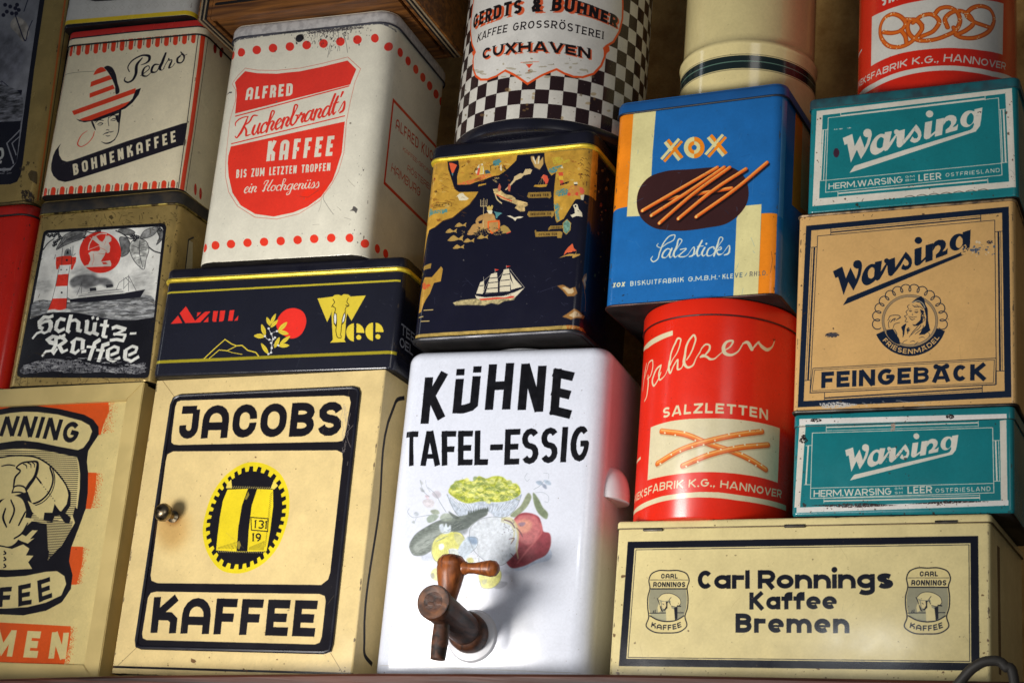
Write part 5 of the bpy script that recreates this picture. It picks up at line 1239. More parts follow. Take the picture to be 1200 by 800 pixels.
c.poly(D_("580,110 620,95 655,130 640,200 655,290 620,310 600,200"), TQ, rag=.8); c.poly(D_("692,330 740,285 786,330 780,410 735,462 700,430"), (110, 148, 130), noise=.25, cell=2); c.line(D_("692,330 740,285 786,330 780,410 735,462 700,430"), .6, GO, closed=True)
for q, tx_ in (("B280,668 545,660 552,715 535,742 505,730 288,735 265,720", None), ("D285,192 590,188 585,240 560,268 545,248 292,258 270,230", None), ("D545,362 692,358 692,392 545,402 522,420 520,395", None), ("D360,418 378,410 380,432 668,425 690,440 678,505 630,505 625,482 372,492", "CEYLON TEA")):
    f = B if q[0] == 'B' else D_; c.poly(f(q[1:]), (190, 152, 74, .4), noise=.1)
c.text("INDIAN TEA", B("305,722 520,712"), B("303,692 518,682"), (50, 34, 22), th=.22, gap=.3); c.text("DARJEELING TEA", D_("312,242 555,232"), D_("310,212 553,204"), (50, 34, 22), th=.22, gap=.3); c.text("CEYLON TEA", D_("410,478 625,470"), D_("408,452 623,444"), (50, 34, 22), th=.24, gap=.3); c.text("COLOMBO", D_("562,394 682,388"), D_("560,372 680,368"), (50, 34, 22), th=.22, gap=.3)
# Neptune, fish, birds, boats
FG = (184, 142, 84)
c.poly(Cc("715,320 722,285 760,245 800,228 835,215 900,208 935,240 955,290 990,300 1002,372 935,440 880,448 835,405 800,375 740,350"), FG, smooth=True, noise=.1); c.poly(Cc("618,462 650,400 690,345 750,335 800,350 810,380 745,420 700,462"), FG, smooth=True)
c.poly(Cc("745,315 800,290 790,330 760,338"), NV); c.poly(Cc("842,178 880,165 912,185 905,222 870,222"), WH); c.poly(Cc("838,118 855,140 870,118 885,140 900,115 920,128 905,178 850,180"), (196, 168, 90))
c.line([Cc("806,38 806,232"), Cc("806,300 806,380")], .7, (206, 184, 130)); c.line([Cc("768,52 770,132 842,130 846,48")], .7, (206, 184, 130)); c.line([Cc("786,60 788,128"), Cc("826,58 826,128")], .5, (206, 184, 130))
c.line(Cc("865,315 988,303 992,400 912,448 865,400"), 1.8, (226, 104, 46), closed=True); c.poly(Cc("925,190 960,200 1005,205 1028,215 1000,232 978,250 965,278 950,270 948,225"), TQ)
c.poly(Cc("1002,372 1050,350 1100,380 1132,425 1080,448 1022,452"), (170, 142, 76)); c.line([Cc("1080,450 1132,430")], 1.2, (214, 84, 60)); 
for (x0, x1, y0_, y1, n) in ((730, 870, 380, 470, 60), (915, 1020, 390, 490, 50), (520, 640, 420, 470, 18), (690, 740, 430, 470, 14)):
    for _ in range(n): x, y = rg.uniform(x0, x1), rg.uniform(y0_, y1); c.line(Cc(f"{x},{y} {x + 9},{y - 7} {x + 16},{y + 3} {x + 8},{y + 9}"), .35, rg.choice([(190, 156, 84), (20, 20, 36)]), smooth=True)
for x, y, k in ((538, 352, 1), (430, 422, 1), (482, 510, 1.35), (640, 535, .95), (800, 493, .95), (520, 608, .98)):
    q = np.array([(-68, 18), (-40, -15), (-15, -30), (5, -18), (28, -2), (62, -26), (72, -30), (62, 0), (70, 26), (55, 16), (28, 10), (-10, 22), (-45, 24)]) * k / 10 + np.array([485 + x / 10, 230 + y / 10]); c.poly(q, (180, 146, 78)); c.poly(ell(q[0][0] + 2.2 * k, q[0][1] - 1, .35, .35, 6), NV)
c.poly(D_("30,245 72,240 120,265 175,250 230,255 195,272 150,276 132,306 100,276"), WH); c.poly(D_("808,120 840,102 868,112 885,160 932,198 942,246 850,246 805,266 780,236 832,215 828,165"), WH); c.poly(ell(674, 243, 1.2, 1.2, 8), NV); c.line(D_("868,180 890,190"), .5, (60, 50, 50))
c.poly(D_("808,568 826,620 868,650 800,670 740,680 702,712 722,660 760,610"), (222, 100, 62)); c.poly(D_("645,740 700,715 770,690 850,690 868,645 860,690 918,678 918,694 830,738 805,735 812,712 740,716"), (190, 150, 74)); c.poly(D_("738,680 752,672 752,690"), NV); c.poly(D_("805,660 825,655 822,678"), NV)
# ship
c.poly(H_("80,368 140,350 230,340 330,330 570,322 555,348 480,358 430,384 380,372 330,390 200,386 100,390"), (170, 156, 112), soft=1.0, noise=.25, cell=2); SL = (214, 204, 176)
c.poly(H_("250,306 262,316 330,328 470,318 560,288 636,254 575,318 548,336 300,352 262,334"), SL); c.poly(H_("283,340 420,328 480,330 530,318 560,318 548,333 300,352"), (206, 74, 52))
for q in ("260,300 290,212 318,200 322,240 312,302", "332,302 352,225 366,160 372,148 418,136 428,210 428,290", "442,294 442,210 468,130 470,115 512,106 522,180 524,282", "518,130 560,190 616,248 560,262 540,210"): c.poly(H_(q), SL)
c.poly(H_("520,180 545,225 562,262 530,272"), SL)
for q in ("355,182 422,176", "350,218 426,210", "345,262 428,255", "335,296 428,292", "465,155 518,148", "450,200 520,192", "443,246 523,238", "440,290 524,284", "285,240 318,236"): c.line([H_(q)], .8, NV)
c.line([H_("402,108 404,140"), H_("490,82 492,115"), H_("315,170 320,290"), H_("318,200 365,160"), H_("430,180 470,130"), H_("520,110 636,255"), H_("310,300 360,190")], .4, SL); c.poly(H_("402,108 436,116 406,126"), (206, 60, 44)); c.poly(H_("491,84 526,88 494,98"), (206, 60, 44))
for i in range(14): c.line([H_(f"{330 + i * 15},{318 - i * .6} {337 + i * 15},{317 - i * .6}")], .6, NV)
for q, k in (("888,240 935,232 990,262 1040,245 1062,290 1030,318 970,322 930,275", 1), ("930,478 985,445 1035,410 1090,425 1130,440 1172,432 1140,466 1060,478 1005,500", 1), ("1105,180 1130,130 1165,108 1172,150 1150,180 1160,215 1140,255 1125,215", 0)):
    c.poly(H_(q), (170, 120, 60), soft=.8, a=.9); c.poly((H_(q) - H_(q).mean(0)) * .6 + H_(q).mean(0), (214, 196, 160), soft=.8, a=.8)
c.line([H_("1140,250 1170,330 1165,400")], .9, (170, 120, 60)); c.poly(ell(686.5, 306, 0, 0, 4), NV)
c.poly(E_("355,300 380,292 400,310 420,300 435,318 415,335 385,345 362,330"), (196, 80, 44), rag=.8); c.poly(E_("358,188 435,170 430,204 360,214"), (186, 148, 70, .4)); c.line([E_("388,480 455,476"), E_("340,525 388,520"), E_("365,552 432,550")], 1.0, (200, 176, 110))
BNDp = np.array([(470, 395.2), (485, 394.4), (520, 392.0), (600, 387.8), (668, 383.9), (690, 383)], float); c.line(BNDp, 5.0, (196, 166, 92, .3), noise=.15); c.poly(np.array([(664, 381.5), (700, 380), (700, 388), (666, 387)]), (170, 96, 40), rag=1.0)
c.line([np.array([(495, 191.2), (600, 182.2), (700, 173)])], 1.5, (214, 190, 110, .8)); c.line([np.array([(495, 189.7), (600, 180.6), (700, 171.2)])], .7, (60, 44, 20))
c.scratch((600, 300), (680, 385), 20, (84, 88, 110), 9, .35, .55); c.scratch((500, 300), (560, 360), 8, (84, 88, 110), 9, .35, .4); c.flecks((490, 190), (690, 390), 70, (120, 116, 110), .35)
T.side((700, 260))
for _ in range(26): x, y = rg.uniform(696, 712), rg.uniform(185, 370); c.poly(ell(x, y, rg.uniform(.5, 1.8), rg.uniform(.8, 3), 8), rg.choice([(150, 110, 50), (90, 90, 60), (130, 60, 40), (40, 60, 70)]), rag=.6)
T.front(); c.age(.05); T.body(b0=.0035, rough=(.16, .28), coat=.4, dent=.0008)
z = T.fm((597, 178.5))[0][1]
bead('gold_bead', T.W, T.D, T.r, z - .0012, .0026, .0002, brass_m, T.e)
T.lid(z + .001, out=.0016, br=.0045, mat=navy_m, seam=black_m, seam_r=.0007)
bead('base_rim', T.W, T.D, T.r, .0030, .0022, .0004, m_plain("grey_base_rim", (52, 52, 56), (.3, .5), metal=.5), T.e)

# ------------------------------------------------------------------ blue tin with pretzel sticks
T = Tin('snack_tin', 'blue and orange tin with crossed salt sticks on a brown oval', 'biscuit tin', (.1554, -.008), -2.5, .1774, .13, .3582, .5810,
        [(722, 122), (920, 96), (911, 346), (708, 360)], (32, 104, 172), seed=23, r=.012, res=3400)
c = T.cv; BU = (32, 104, 172); OG = (240, 138, 30); CX = (222, 212, 152)
A = lambda t: pts(t, 740, 140, 6.667); Bq = lambda t: pts(t, 710, 250, 5.714)
c.poly(np.array([(700, 130), (741.5, 131), (735, 243), (690, 252)], float), OG); c.poly(np.array([(741.5, 126), (768, 124), (764, 180), (761, 253.5), (734.5, 254.5)], float), CX)
c.poly(np.array([(870.5, 242.3), (892.2, 240.3), (888.3, 350), (859.3, 350), (863, 257)], float), CX); c.poly(np.array([(892, 251.2), (913.5, 250), (910.5, 350), (888.3, 350)], float), OG)
c.poly(np.array([(746, 238), (749, 222), (759.5, 209), (777.5, 202), (807.5, 199.3), (837.5, 197), (858, 197.5), (871, 207), (877, 224), (875.5, 238), (869, 249), (851, 263), (830, 267.5), (785, 270.8), (765, 267), (750, 254)], float), (58, 32, 32), smooth=True)
ST = [((775, 235), (857, 221.5)), ((752.5, 247.7), (783, 230), (840, 197.2)), ((763, 253.3), (804, 227), (848, 197)), ((772.5, 262.2), (812, 228), (854.5, 197.3)), ((794.5, 257.2), (838, 222), (873.6, 199)), ((815.5, 255), (862, 222), (898.5, 191.5))]
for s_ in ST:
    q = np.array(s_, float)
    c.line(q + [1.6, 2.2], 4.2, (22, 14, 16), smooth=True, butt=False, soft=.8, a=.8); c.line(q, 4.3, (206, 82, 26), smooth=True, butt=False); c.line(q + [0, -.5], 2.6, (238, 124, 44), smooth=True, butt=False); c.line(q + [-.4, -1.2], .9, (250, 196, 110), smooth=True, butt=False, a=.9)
    c.poly(ell(q[0][0], q[0][1], 1.5, 1.5, 10), (244, 196, 110))
def xl(a0, a1, b0, b1, col1, col2):
    for (p, q), (d, cl) in (((a0, a1), ((-1.7, 1.4), col1)), ((a0, a1), ((1.5, -1.2), col2)), ((b1, b0), ((-1.7, -1.4), col1)), ((b1, b0), ((1.7, 1.3), col2))):
        c.line([np.array([p, q], float) / 6.667 + [740, 140] + np.array(d)], 3.6, cl)
xl((268, 172), (382, 314), (240, 326), (378, 166), CX, OG); xl((605, 135), (728, 282), (585, 290), (722, 133), CX, OG)
def ring(a0, a1, ro, ri, col): c.poly(np.vstack([ell(812.8, 173.8, ro, ro * 1.04, 16, 0, a0, a1), ell(812.8, 173.8, ri, ri * 1.04, 16, 0, a1, a0)]), col)
ring(90, 270, 12.2, 7.2, CX); ring(90, 270, 7.2, 3.0, OG); ring(-90, 90, 12.2, 7.2, OG); ring(-90, 90, 7.2, 3.0, CX)
LC = (214, 218, 200)
c.brush(["315,290,5 304,308,7 318,325,8 345,312,8 362,262,9 395,190,9 435,152,8 462,150,7 458,175,7 410,205,7 360,232,6 342,218,6 352,205,5"], LC, 710, 250, 5.714)
c.text("alzsticks", Bq("368,303 826,284"), Bq("400,178 862,160"), LC, th=.078, style='script', wk=1.2)
c.text("XOX", Bq("44,496 132,488"), Bq("50,464 137,458"), (226, 222, 180), th=.26, gap=.16, style="geo")
c.text("BISKUITFABRIK", Bq("168,486 522,460"), Bq("168,454 524,428"), LC, th=.17, gap=.26); c.text("G.M.B.H.", Bq("552,458 748,444"), Bq("553,426 750,412"), LC, th=.17, gap=.16)
c.poly(ell(843, 324, .8, .8, 8), LC); c.text("KLE", Bq("780,442 850,438"), Bq("782,410 852,406"), LC, th=.19, gap=.24); c.text("VE", Bq("862,434 914,431"), Bq("864,402 916,399"), (92, 116, 128), th=.17, gap=.24); c.line([Bq("930,425 945,402")], .7, (92, 116, 128)); c.text("RHLD.", Bq("962,426 1085,417"), Bq("964,394 1087,386"), (110, 106, 100), th=.17, gap=.3)
for i in range(5): x = 921.5 + i * 2.1; c.line([np.array([(x, 100), (x - 5.5, 252)])], .8, (120, 158, 188))
c.line([np.array([(905, 295), (907, 305), (904, 320)])], .8, (120, 70, 20), a=.7); c.flecks((712, 130), (910, 355), 60, (30, 50, 80), .35); c.scratch((712, 130), (910, 355), 14, (90, 140, 190), 10, .35, .4)
T.side((938, 200)); c.poly([np.array([(933, 119), (950, 140), (950, 260), (928, 240)])], (226, 124, 30)); c.poly([np.array([(941, 126), (960, 148), (960, 260), (938, 243)])], (190, 180, 130))
c.poly(ell(800, 232, 1, 1, 6), BU, a=0); T.front(); c.scratch((712, 130), (912, 350), 34, (78, 136, 186), 9, .35, .5); c.scratch((712, 130), (912, 350), 18, (20, 60, 104), 9, .35, .5); c.flecks((706, 344), (912, 362), 50, (40, 34, 34), .8); c.flecks((708, 130), (722, 360), 30, (50, 50, 56), .7); c.age(.07, edge=.0012); bx = T.body(rough=(.16, .28), coat=.2)
z = T.fm((821, 123.5))[0][1]
blue_l = m_plain("blue_enamel_lid", (26, 84, 144), (.25, .4), vary=.12)
T.lid(z, out=.0014, br=.0045, mat=blue_l, seam=m_plain("dark_blue_seam", (16, 26, 42), (.4, .6)), seam_r=.0011)
bead('base_rim', T.W, T.D, T.r, .0012, .0012, .0004, m_plain("red_brown_rim", (66, 40, 34), (.4, .6), metal=.4, vary=.6), T.e)

# ------------------------------------------------------------------ three boxes with the slanted script
TE = (24, 118, 124); CM = (214, 208, 194)
def logo(tf, col):
    f = lambda t: pts(t, 970, 270, 10) @ tf[0].T + tf[1]
    for outer in ("58,495 167,438 212,578 265,450 332,588 352,520 360,462 335,462 308,448 296,420 302,388 322,368 350,361 378,368 395,390 402,430 395,490 385,540 350,630 303,722 242,620 188,775 120,560 88,575",
                  "555,385 637,368 622,500 660,440 690,395 702,412 655,515 610,592 580,606 556,592 545,560", "662,372 668,350 690,340 712,348 722,355 790,330 795,465 780,520 760,545 740,552 715,540 706,500 702,430 688,402 672,396",
                  "782,470 918,262 955,300 985,345 993,392 980,440 950,470 915,482 885,476 862,465 874,435 887,408 910,430 940,428 955,405 945,375 905,338 860,420 800,500 745,553",
                  "1022,232 1106,205 1101,370 1152,322 1155,350 1085,418 1055,431 1030,424 1020,400", "1152,187 1240,160 1234,362 1150,392",
                  "1238,172 1268,140 1305,122 1350,120 1382,138 1393,172 1385,212 1350,262 1382,252 1414,218 1408,292 1274,342 1272,300 1310,265 1330,225 1325,195 1300,184 1270,200 1240,250",
                  "1592,32 1684,2 1678,150 1670,222 1640,268 1585,296 1545,290 1585,255 1600,215 1590,180", "233,808 520,692 800,577 1560,278 1640,262 1628,290 1560,318 800,637 183,895"):
        c.poly(f(outer), col)
    def ringp(o_, i_): c.poly([sm(f(o_), 6, True), sm(f(i_), 6, True)], col, eo=True)
    ringp("565,415 510,409 460,440 420,500 400,560 402,615 425,648 465,660 510,640 560,600 580,500", "520,446 545,460 556,510 545,555 512,580 484,572 471,530 485,475")
    ringp("1600,62 1545,49 1490,68 1450,115 1436,165 1445,215 1480,246 1525,247 1570,215 1602,170 1606,110", "1556,78 1580,98 1591,150 1576,196 1546,220 1518,205 1509,160 1525,105")
    c.poly(sm(f("1067,86 1098,98 1111,128 1098,158 1067,170 1037,158 1022,130 1036,98"), 5, True), col)
def aff(src, dst):
    A_ = np.column_stack([np.array(src, float), np.ones(3)]); X = np.linalg.solve(A_, np.array(dst, float)); return (X[:2].T, X[2])
L0 = [(975.8, 319.5), (988.3, 359.5), (1138.4, 270.2)]
# upper green box
T = Tin('lidded_box', 'turquoise box tin with cream lettering, topmost of the three in the right-hand stack', 'biscuit tin', (.3688, -.022), -1, .1943, .13, .4348, .5543,
        [(949, 116), (1197, 91), (1190, 225), (946, 246)], TE, seed=25, r=.006, qz=(.4391, .5543), group=None, res=3600)
c = T.cv
c.poly([np.array([(957, 129.8), (1189.5, 104.6), (1188, 219.5), (952.3, 242)]), np.array([(964.3, 135), (1181.2, 111), (1179.5, 213.5), (960.5, 233)])], CM, eo=True)
c.line([np.array([(986, 132), (1157, 112.8)]), np.array([(983, 231.2), (1155, 216)])], 1.0, CM); c.line([np.array([(986, 135.8), (1157, 116.8)]), np.array([(983, 227.2), (1155, 211.8)])], 1.7, CM)
c.line([np.array([(986, 129.5), (986, 137)]), np.array([(1157.5, 110.5), (1157.5, 119)]), np.array([(982.5, 225), (982.5, 233)]), np.array([(1155.5, 210), (1155.5, 218)])], .8, CM)
c.line([np.array([(965, 152.5), (962, 212)]), np.array([(1178, 130), (1177, 192)])], 1.8, CM); c.line([np.array([(968.3, 152.5), (965.5, 212)]), np.array([(1174.5, 130), (1173.6, 192)])], 1.0, CM)
c.line([np.array([(963, 152.8), (971, 152)]), np.array([(1173, 130.3), (1181, 129.5)]), np.array([(960, 212.8), (968, 212)]), np.array([(1171, 192.5), (1179, 191.5)])], .8, CM)
c.line(np.array([(971, 138.2), (1173, 116.2), (1172, 206.2), (968, 226)]), .8, CM, closed=True); c.line([np.array([(968, 212.2), (1172, 192.7)])], .8, CM)
R_ = lambda t: pts(t, 900, 180, 4)
c.text("HERM.WARSING", R_("285,171 633,139"), R_("286,143 631,109"), CM, th=.16, gap=.09, style='geo'); c.text("LEER", R_("705,133 812,123"), R_("706,102 810,92"), CM, th=.17, gap=.16, style='geo'); c.text("OSTFRIESLAND", R_("830,113 1078,91"), R_("832,96 1078,72"), CM, th=.15, gap=.3, style='geo')
c.text("GM", R_("645,118 688,114"), R_("645,108 688,104"), CM, th=.2, gap=.5, style='geo'); c.text("BH", R_("645,134 688,130"), R_("645,124 688,120"), CM, th=.2, gap=.5, style='geo')
logo(aff(L0, [(988.4, 162.5), (996.0, 203.6), (1153.8, 127.4)]), CM)
c.poly(ell(980.7, 180, 3.6, 5.6, 16), (66, 40, 56), rag=1.0, soft=1.2); c.poly(ell(980.7, 180, 2.2, 4, 16), (60, 36, 50), a=.7, soft=1)
for x, y in ((980, 152), (986, 151.6), (996, 150.5), (1150, 133), (1148, 137)): c.poly(ell(x, y, 2.6, .9, 8, -6), rg.choice([(30, 30, 36), (190, 190, 184)]), rag=.5)
c.flecks((952, 232), (1190, 246), 60, (56, 44, 34), 1.0); c.flecks((952, 215), (1190, 246), 60, (70, 50, 38), .7); c.scratch((955, 128), (1188, 245), 20, (60, 90, 90), 8, .3, .5); c.flecks((957, 128), (964, 242), 20, (60, 46, 36), .8); c.flecks((1180, 105), (1189, 220), 30, (80, 60, 50), .7)
for i in range(7): x = 1060 + i * 14; c.line(np.array([(x, 231 - (x - 1060) * .09), (x + 7, 229.6 - (x - 1060) * .09), (x + 12, 231 - (x - 1060) * .09)]), .8, (70, 54, 44), smooth=True, a=.8)
T.side((1193, 160)); T.front(); c.age(.06, edge=.0012, ecol=(50, 34, 28)); T.body(b0=.0025, rough=(.16, .28), coat=.2)
z = T.fm((1073, 115.5))[0][1]; T.lid(z, out=.0012, br=.0018, mat=m_plain("dull_teal_lid", (26, 90, 98), (.4, .55), vary=.3, sc=70, col2=(34, 62, 70)), seam=m_plain("teal_seam", (30, 70, 78), (.4, .6)), seam_r=.0005)
# tan box in the middle
TN = (214, 170, 108); BN = (20, 32, 52)
T = Tin('lidded_box', 'tan box tin with navy lettering and round emblem of a waving girl', 'biscuit tin', (.3629, -.020), -.5, .1979, .13, .2389, .4348,
        [(934, 252), (1191, 232), (1190, 474), (931, 484)], TN, seed=27, r=.005, qz=(.2398, .4348), res=3600)
c = T.cv
c.poly([np.array([(943, 265), (1183.7, 242.6), (1184, 465), (937, 477.7)]), np.array([(949.3, 270.6), (1175.8, 250), (1176.2, 458), (943.8, 470.6)])], BN, eo=True)
c.line(np.array([(957, 277.3), (1167, 258.8), (1166.8, 450.5), (951, 461.3)]), .7, BN, closed=True)
c.line([np.array([(972.5, 273), (1150.5, 256.4)]), np.array([(968, 467), (1150.5, 455)])], 1.5, BN); c.line([np.array([(953.3, 291), (948.5, 447)]), np.array([(1171.2, 272.5), (1171.2, 435)])], 1.9, BN)
c.line([np.array([(950.5, 291), (946, 447)]), np.array([(1173.8, 272.5), (1173.8, 435)]), np.array([(972.5, 270.5), (1150.5, 254)]), np.array([(968, 469.3), (1150.5, 457.5)])], .5, BN)
c.line([np.array([(972.5, 268), (972.5, 276)]), np.array([(1150.5, 252), (1150.5, 260)]), np.array([(949, 291), (957, 290.3)]), np.array([(1167, 272.7), (1176, 272)]), np.array([(944, 447), (951.5, 446.6)]), np.array([(1166.8, 435.3), (1176, 435)]), np.array([(968, 460), (968, 469)]), np.array([(1150.5, 452), (1150.5, 460)])], .7, BN)
c.line(np.array([(954, 433), (1167, 420.5), (1165.5, 451), (951.2, 461)]), .7, BN, closed=True); c.line(np.array([(956, 435), (1164.8, 422.6), (1163.4, 448.8), (953.4, 458.8)]), .5, BN, closed=True)
R_ = lambda t: pts(t, 900, 380, 4)
c.text("FEINGEBÄCK", R_("256,303 1024,261"), R_("256,229 1026,187"), BN, th=.255, gap=.16, style='geo')
logo((np.eye(2), np.zeros(2)), BN)
c.poly(pts("1010,180 1035,165 1045,190 1070,190 1150,150 1190,165 1180,215 1100,240 1040,235 1000,245", 960, 260, 6), TN, rag=1.6, a=1)
c.flecks((1130, 288), (1168, 300), 40, (66, 84, 110), .9); c.flecks((1128, 284), (1170, 302), 30, (220, 206, 180), .9); c.poly(ell(1143, 294.5, 5, 1.8, 12, -5), (60, 80, 110), rag=.8); c.poly(ell(1161, 285, 4, 2.2, 12, -5), (40, 44, 60), rag=.8)
ec = np.array([1066.8, 377.4])
c.line(ell(ec[0], ec[1], 32.6, 30.3, 60), .5, BN, closed=True, a=.9); c.line(ell(ec[0], ec[1], 31.4, 29.1, 60), .9, (110, 104, 96), closed=True, a=.8); c.line(ell(ec[0], ec[1], 30.2, 27.9, 60), .5, BN, closed=True, a=.9)
n_ = 14; th_ = np.radians(np.linspace(166, 374, 700)); ph = (np.degrees(th_) - 166) / 208 * n_ * 2 * math.pi + math.pi
rr_ = 39.6 + 4.4 * np.cos(ph); tt_ = -3.4 * np.sin(ph) / 40
c.line(np.stack([ec[0] + rr_ * np.cos(th_ - tt_), ec[1] + .97 * rr_ * np.sin(th_ - tt_)], 1), .95, BN)
c.poly(np.vstack([ell(ec[0], ec[1] - 1, 43.0, 42.0, 40, 0, 18, 156), ell(ec[0], ec[1] - 1, 33.0, 31.6, 40, 0, 156, 18)]), BN)
c.poly(ell(ec[0], ec[1] - 1, 30.4, 30.6, 40, 0, 10, 170), (206, 176, 124), a=.0)
ta = np.radians(np.linspace(142, 31, 12)); c.text("FRIESENMÄDEL", np.stack([ec[0] + 40.6 * np.cos(ta), ec[1] - 1 + 39.6 * np.sin(ta)], 1), np.stack([ec[0] + 35.2 * np.cos(ta), ec[1] - 1 + 33.9 * np.sin(ta)], 1), TN, th=.2, gap=.22, style='geo')
K_ = lambda t: pts(t, 1010, 330, 8.889)
c.poly(K_("520,235 560,200 622,165 655,200 665,250 690,300 694,420 715,520 655,560 600,570 640,500 668,470 675,380 655,300 610,235 560,225"), BN); c.line(K_("530,235 590,215 640,245 662,290"), 1.4, (150, 140, 120), smooth=True)
c.poly(K_("262,518 330,508 362,560 395,610 405,665 360,660 310,630 262,580"), BN); c.line(sm(K_("250,545 290,605 340,650 400,678"), 4), .6, TN)
c.poly(K_("530,458 560,465 610,420 625,380 640,400 640,440 600,470 548,478"), BN); c.poly(K_("610,300 650,320 660,380 640,420 615,400 622,350"), BN, rag=.8)
c.poly(K_("600,560 690,490 720,520 655,565"), BN); c.poly(K_("415,490 440,465 470,448 455,500 448,560 432,600 430,530"), BN); c.poly(K_("470,510 490,490 515,510 480,560"), BN, rag=.8)
c.brush(["500,255,4 480,275,6 492,300,4 465,330,6 478,360,4 450,375,6 470,400,5 455,430,5 485,435,4", "530,260,4 560,280,6 610,275,5 640,300,5", "545,275,3 580,262,4 600,285,4", "275,420,5 300,375,6 345,365,6 400,375,6 408,392,5", "290,500,4 282,450,5 300,410,5", "305,440,7 330,410,10 355,400,6 340,425,6", "365,415,5 395,395,10 408,385,6", "330,500,4 345,460,5 400,440,4", "345,510,5 370,560,6 365,600,5", "500,590,4 530,545,5 570,500,6 600,465,5", "520,570,4 560,530,5 600,500,6 620,470,5", "560,560,4 600,530,6 640,500,6 645,470,5", "480,620,3 440,640,4 430,660,3", "510,640,4 540,630,5 560,640,3", "600,600,3 640,590,5 660,600,3", "690,540,3 710,560,4 700,590,3", "590,640,4 570,655,5 555,670,4", "650,380,5 662,400,6 648,430,5"], BN, 1010, 330, 8.889)
c.brush(['526,298,8 545,302,14 560,300,7', '600,312,8 622,318,16 642,310,8', '518,370,5 570,384,6 628,374,5', '530,388,5 565,416,8 600,404,5', '572,330,3 566,352,4 580,356,3', '600,290,4 625,286,5 645,292,4', '528,280,4 545,276,5 556,282,3'], BN, 1020, 340, 11.43)
c.poly(ell(976, 394.3, 8.5, 3.1, 14, -3), (52, 52, 62), rag=1.0); c.poly(ell(976, 394.3, 5.5, 2.1, 14, -3), (70, 68, 74))
c.poly(np.array([(962, 473), (985, 471), (1000, 473), (1010, 474), (990, 478), (965, 478.5)]), (196, 192, 186), rag=1.0); c.scratch((955, 470), (1100, 480), 20, (200, 196, 186), 9, .6, .7, -3)
for p0, p1, n in (((934, 250), (1190, 258), 60), ((932, 470), (1190, 484), 80), ((931, 255), (944, 480), 50), ((1182, 235), (1191, 470), 50), ((940, 260), (1180, 470), 40)): c.flecks(p0, p1, n, (64, 52, 44), .7)
c.scratch((950, 270), (1180, 460), 22, (150, 118, 76), 12, .35, .4)
c.age(.05, edge=.0030, ecol=(54, 46, 40)); T.body(b0=.0035, b1=.003, rough=(.16, .26), coat=.15, dent=.0008)
bead('rolled_edge', T.W, T.D, T.r, T.H - .0016, .0014, .0002, m_plain('rubbed_tan_edge', (150, 124, 88), (.3, .5), metal=.3, col2=(60, 50, 42), sc=120), T.e); bead('rolled_edge', T.W, T.D, T.r, .0016, .0014, .0002, steel_m, T.e)
# lower green box
T = Tin('lidded_box', 'turquoise box tin with chipped cream top band, standing on the long cream box', 'biscuit tin', (.3623, -.020), -2, .1944, .13, .1429, .2386,
        [(930, 487), (1190, 474), (1187, 600), (928, 603)], TE, seed=29, r=.005, qz=(.1448, .2386), res=3600)
c = T.cv
c.poly(np.array([(936, 492), (1181.3, 484), (1181.3, 490.2), (936, 499)]), (222, 218, 212)); c.poly(np.array([(936, 499), (943.3, 498.8), (938, 594), (930.5, 594)]), CM); c.poly(np.array([(1172.6, 492), (1180.6, 491), (1179, 588), (1171, 588)]), CM)
c.poly(np.array([(934, 594), (1180, 586.2), (1180, 592.5), (934, 600)]), (218, 214, 208))
c.line([np.array([(967, 501.5), (1146.5, 494.8)]), np.array([(965, 586.8), (1146, 583.4)])], 1.6, CM); c.line([np.array([(967, 505.3), (1146.5, 498.8)]), np.array([(965, 583.6), (1146, 580.6)]), np.array([(967, 498.8), (967, 507)]), np.array([(1146.5, 492.5), (1146.5, 500)]), np.array([(965, 582), (965, 589)]), np.array([(1146, 579), (1146, 586)])], .7, CM)
c.line([np.array([(946.5, 523), (944.3, 568)]), np.array([(1166.8, 516), (1167, 564)])], 1.8, CM); c.line([np.array([(943.5, 523), (950.8, 522.7)]), np.array([(1163.5, 516), (1172, 515.8)]), np.array([(942, 568), (949.6, 568)]), np.array([(1163.5, 564), (1171, 564)]), np.array([(1170.3, 516), (1170.3, 564)])], .8, CM)
c.line(np.array([(951, 508.2), (1163.7, 500.6), (1163, 577.6), (949.6, 583.8)]), .9, CM, closed=True); c.line([np.array([(949.8, 572), (1163.2, 566.6)])], .8, CM)
R_ = lambda t: pts(t, 940, 480, 5.714)
c.text("HERM.WARSING", R_("75,584 588,569"), R_("76,539 585,524"), CM, th=.17, gap=.09, style='geo'); c.text("LEER", R_("693,564 858,558"), R_("693,515 858,511"), CM, th=.18, gap=.15, style='geo'); c.text("OSTFRIESLAND", R_("880,557 1251,545"), R_("880,529 1251,515"), CM, th=.15, gap=.3, style='geo')
c.text("GM", R_("608,538 660,535"), R_("608,522 660,520"), CM, th=.2, gap=.5, style='geo'); c.text("SH", R_("608,566 660,563"), R_("608,550 660,547"), CM, th=.2, gap=.5, style='geo')
logo(aff(L0, [(989, 528), (994.6, 563.2), (1122.4, 509.4)]), CM)
for (x, y, a_, b_) in ((955, 493.5, 7, 2), (1113, 488, 5, 3), (941, 517, 5, 3.5), (941, 513, 3, 3)): c.poly(ell(x, y, a_, b_, 14), (36, 28, 28), rag=.9)
c.poly(np.array([(1043, 496), (1048, 495), (1047, 505), (1042, 506)]), (170, 140, 124), rag=.7); c.flecks((1040, 520), (1075, 580), 50, (60, 60, 60), .6); c.flecks((1030, 530), (1060, 545), 14, (180, 150, 130), .9)
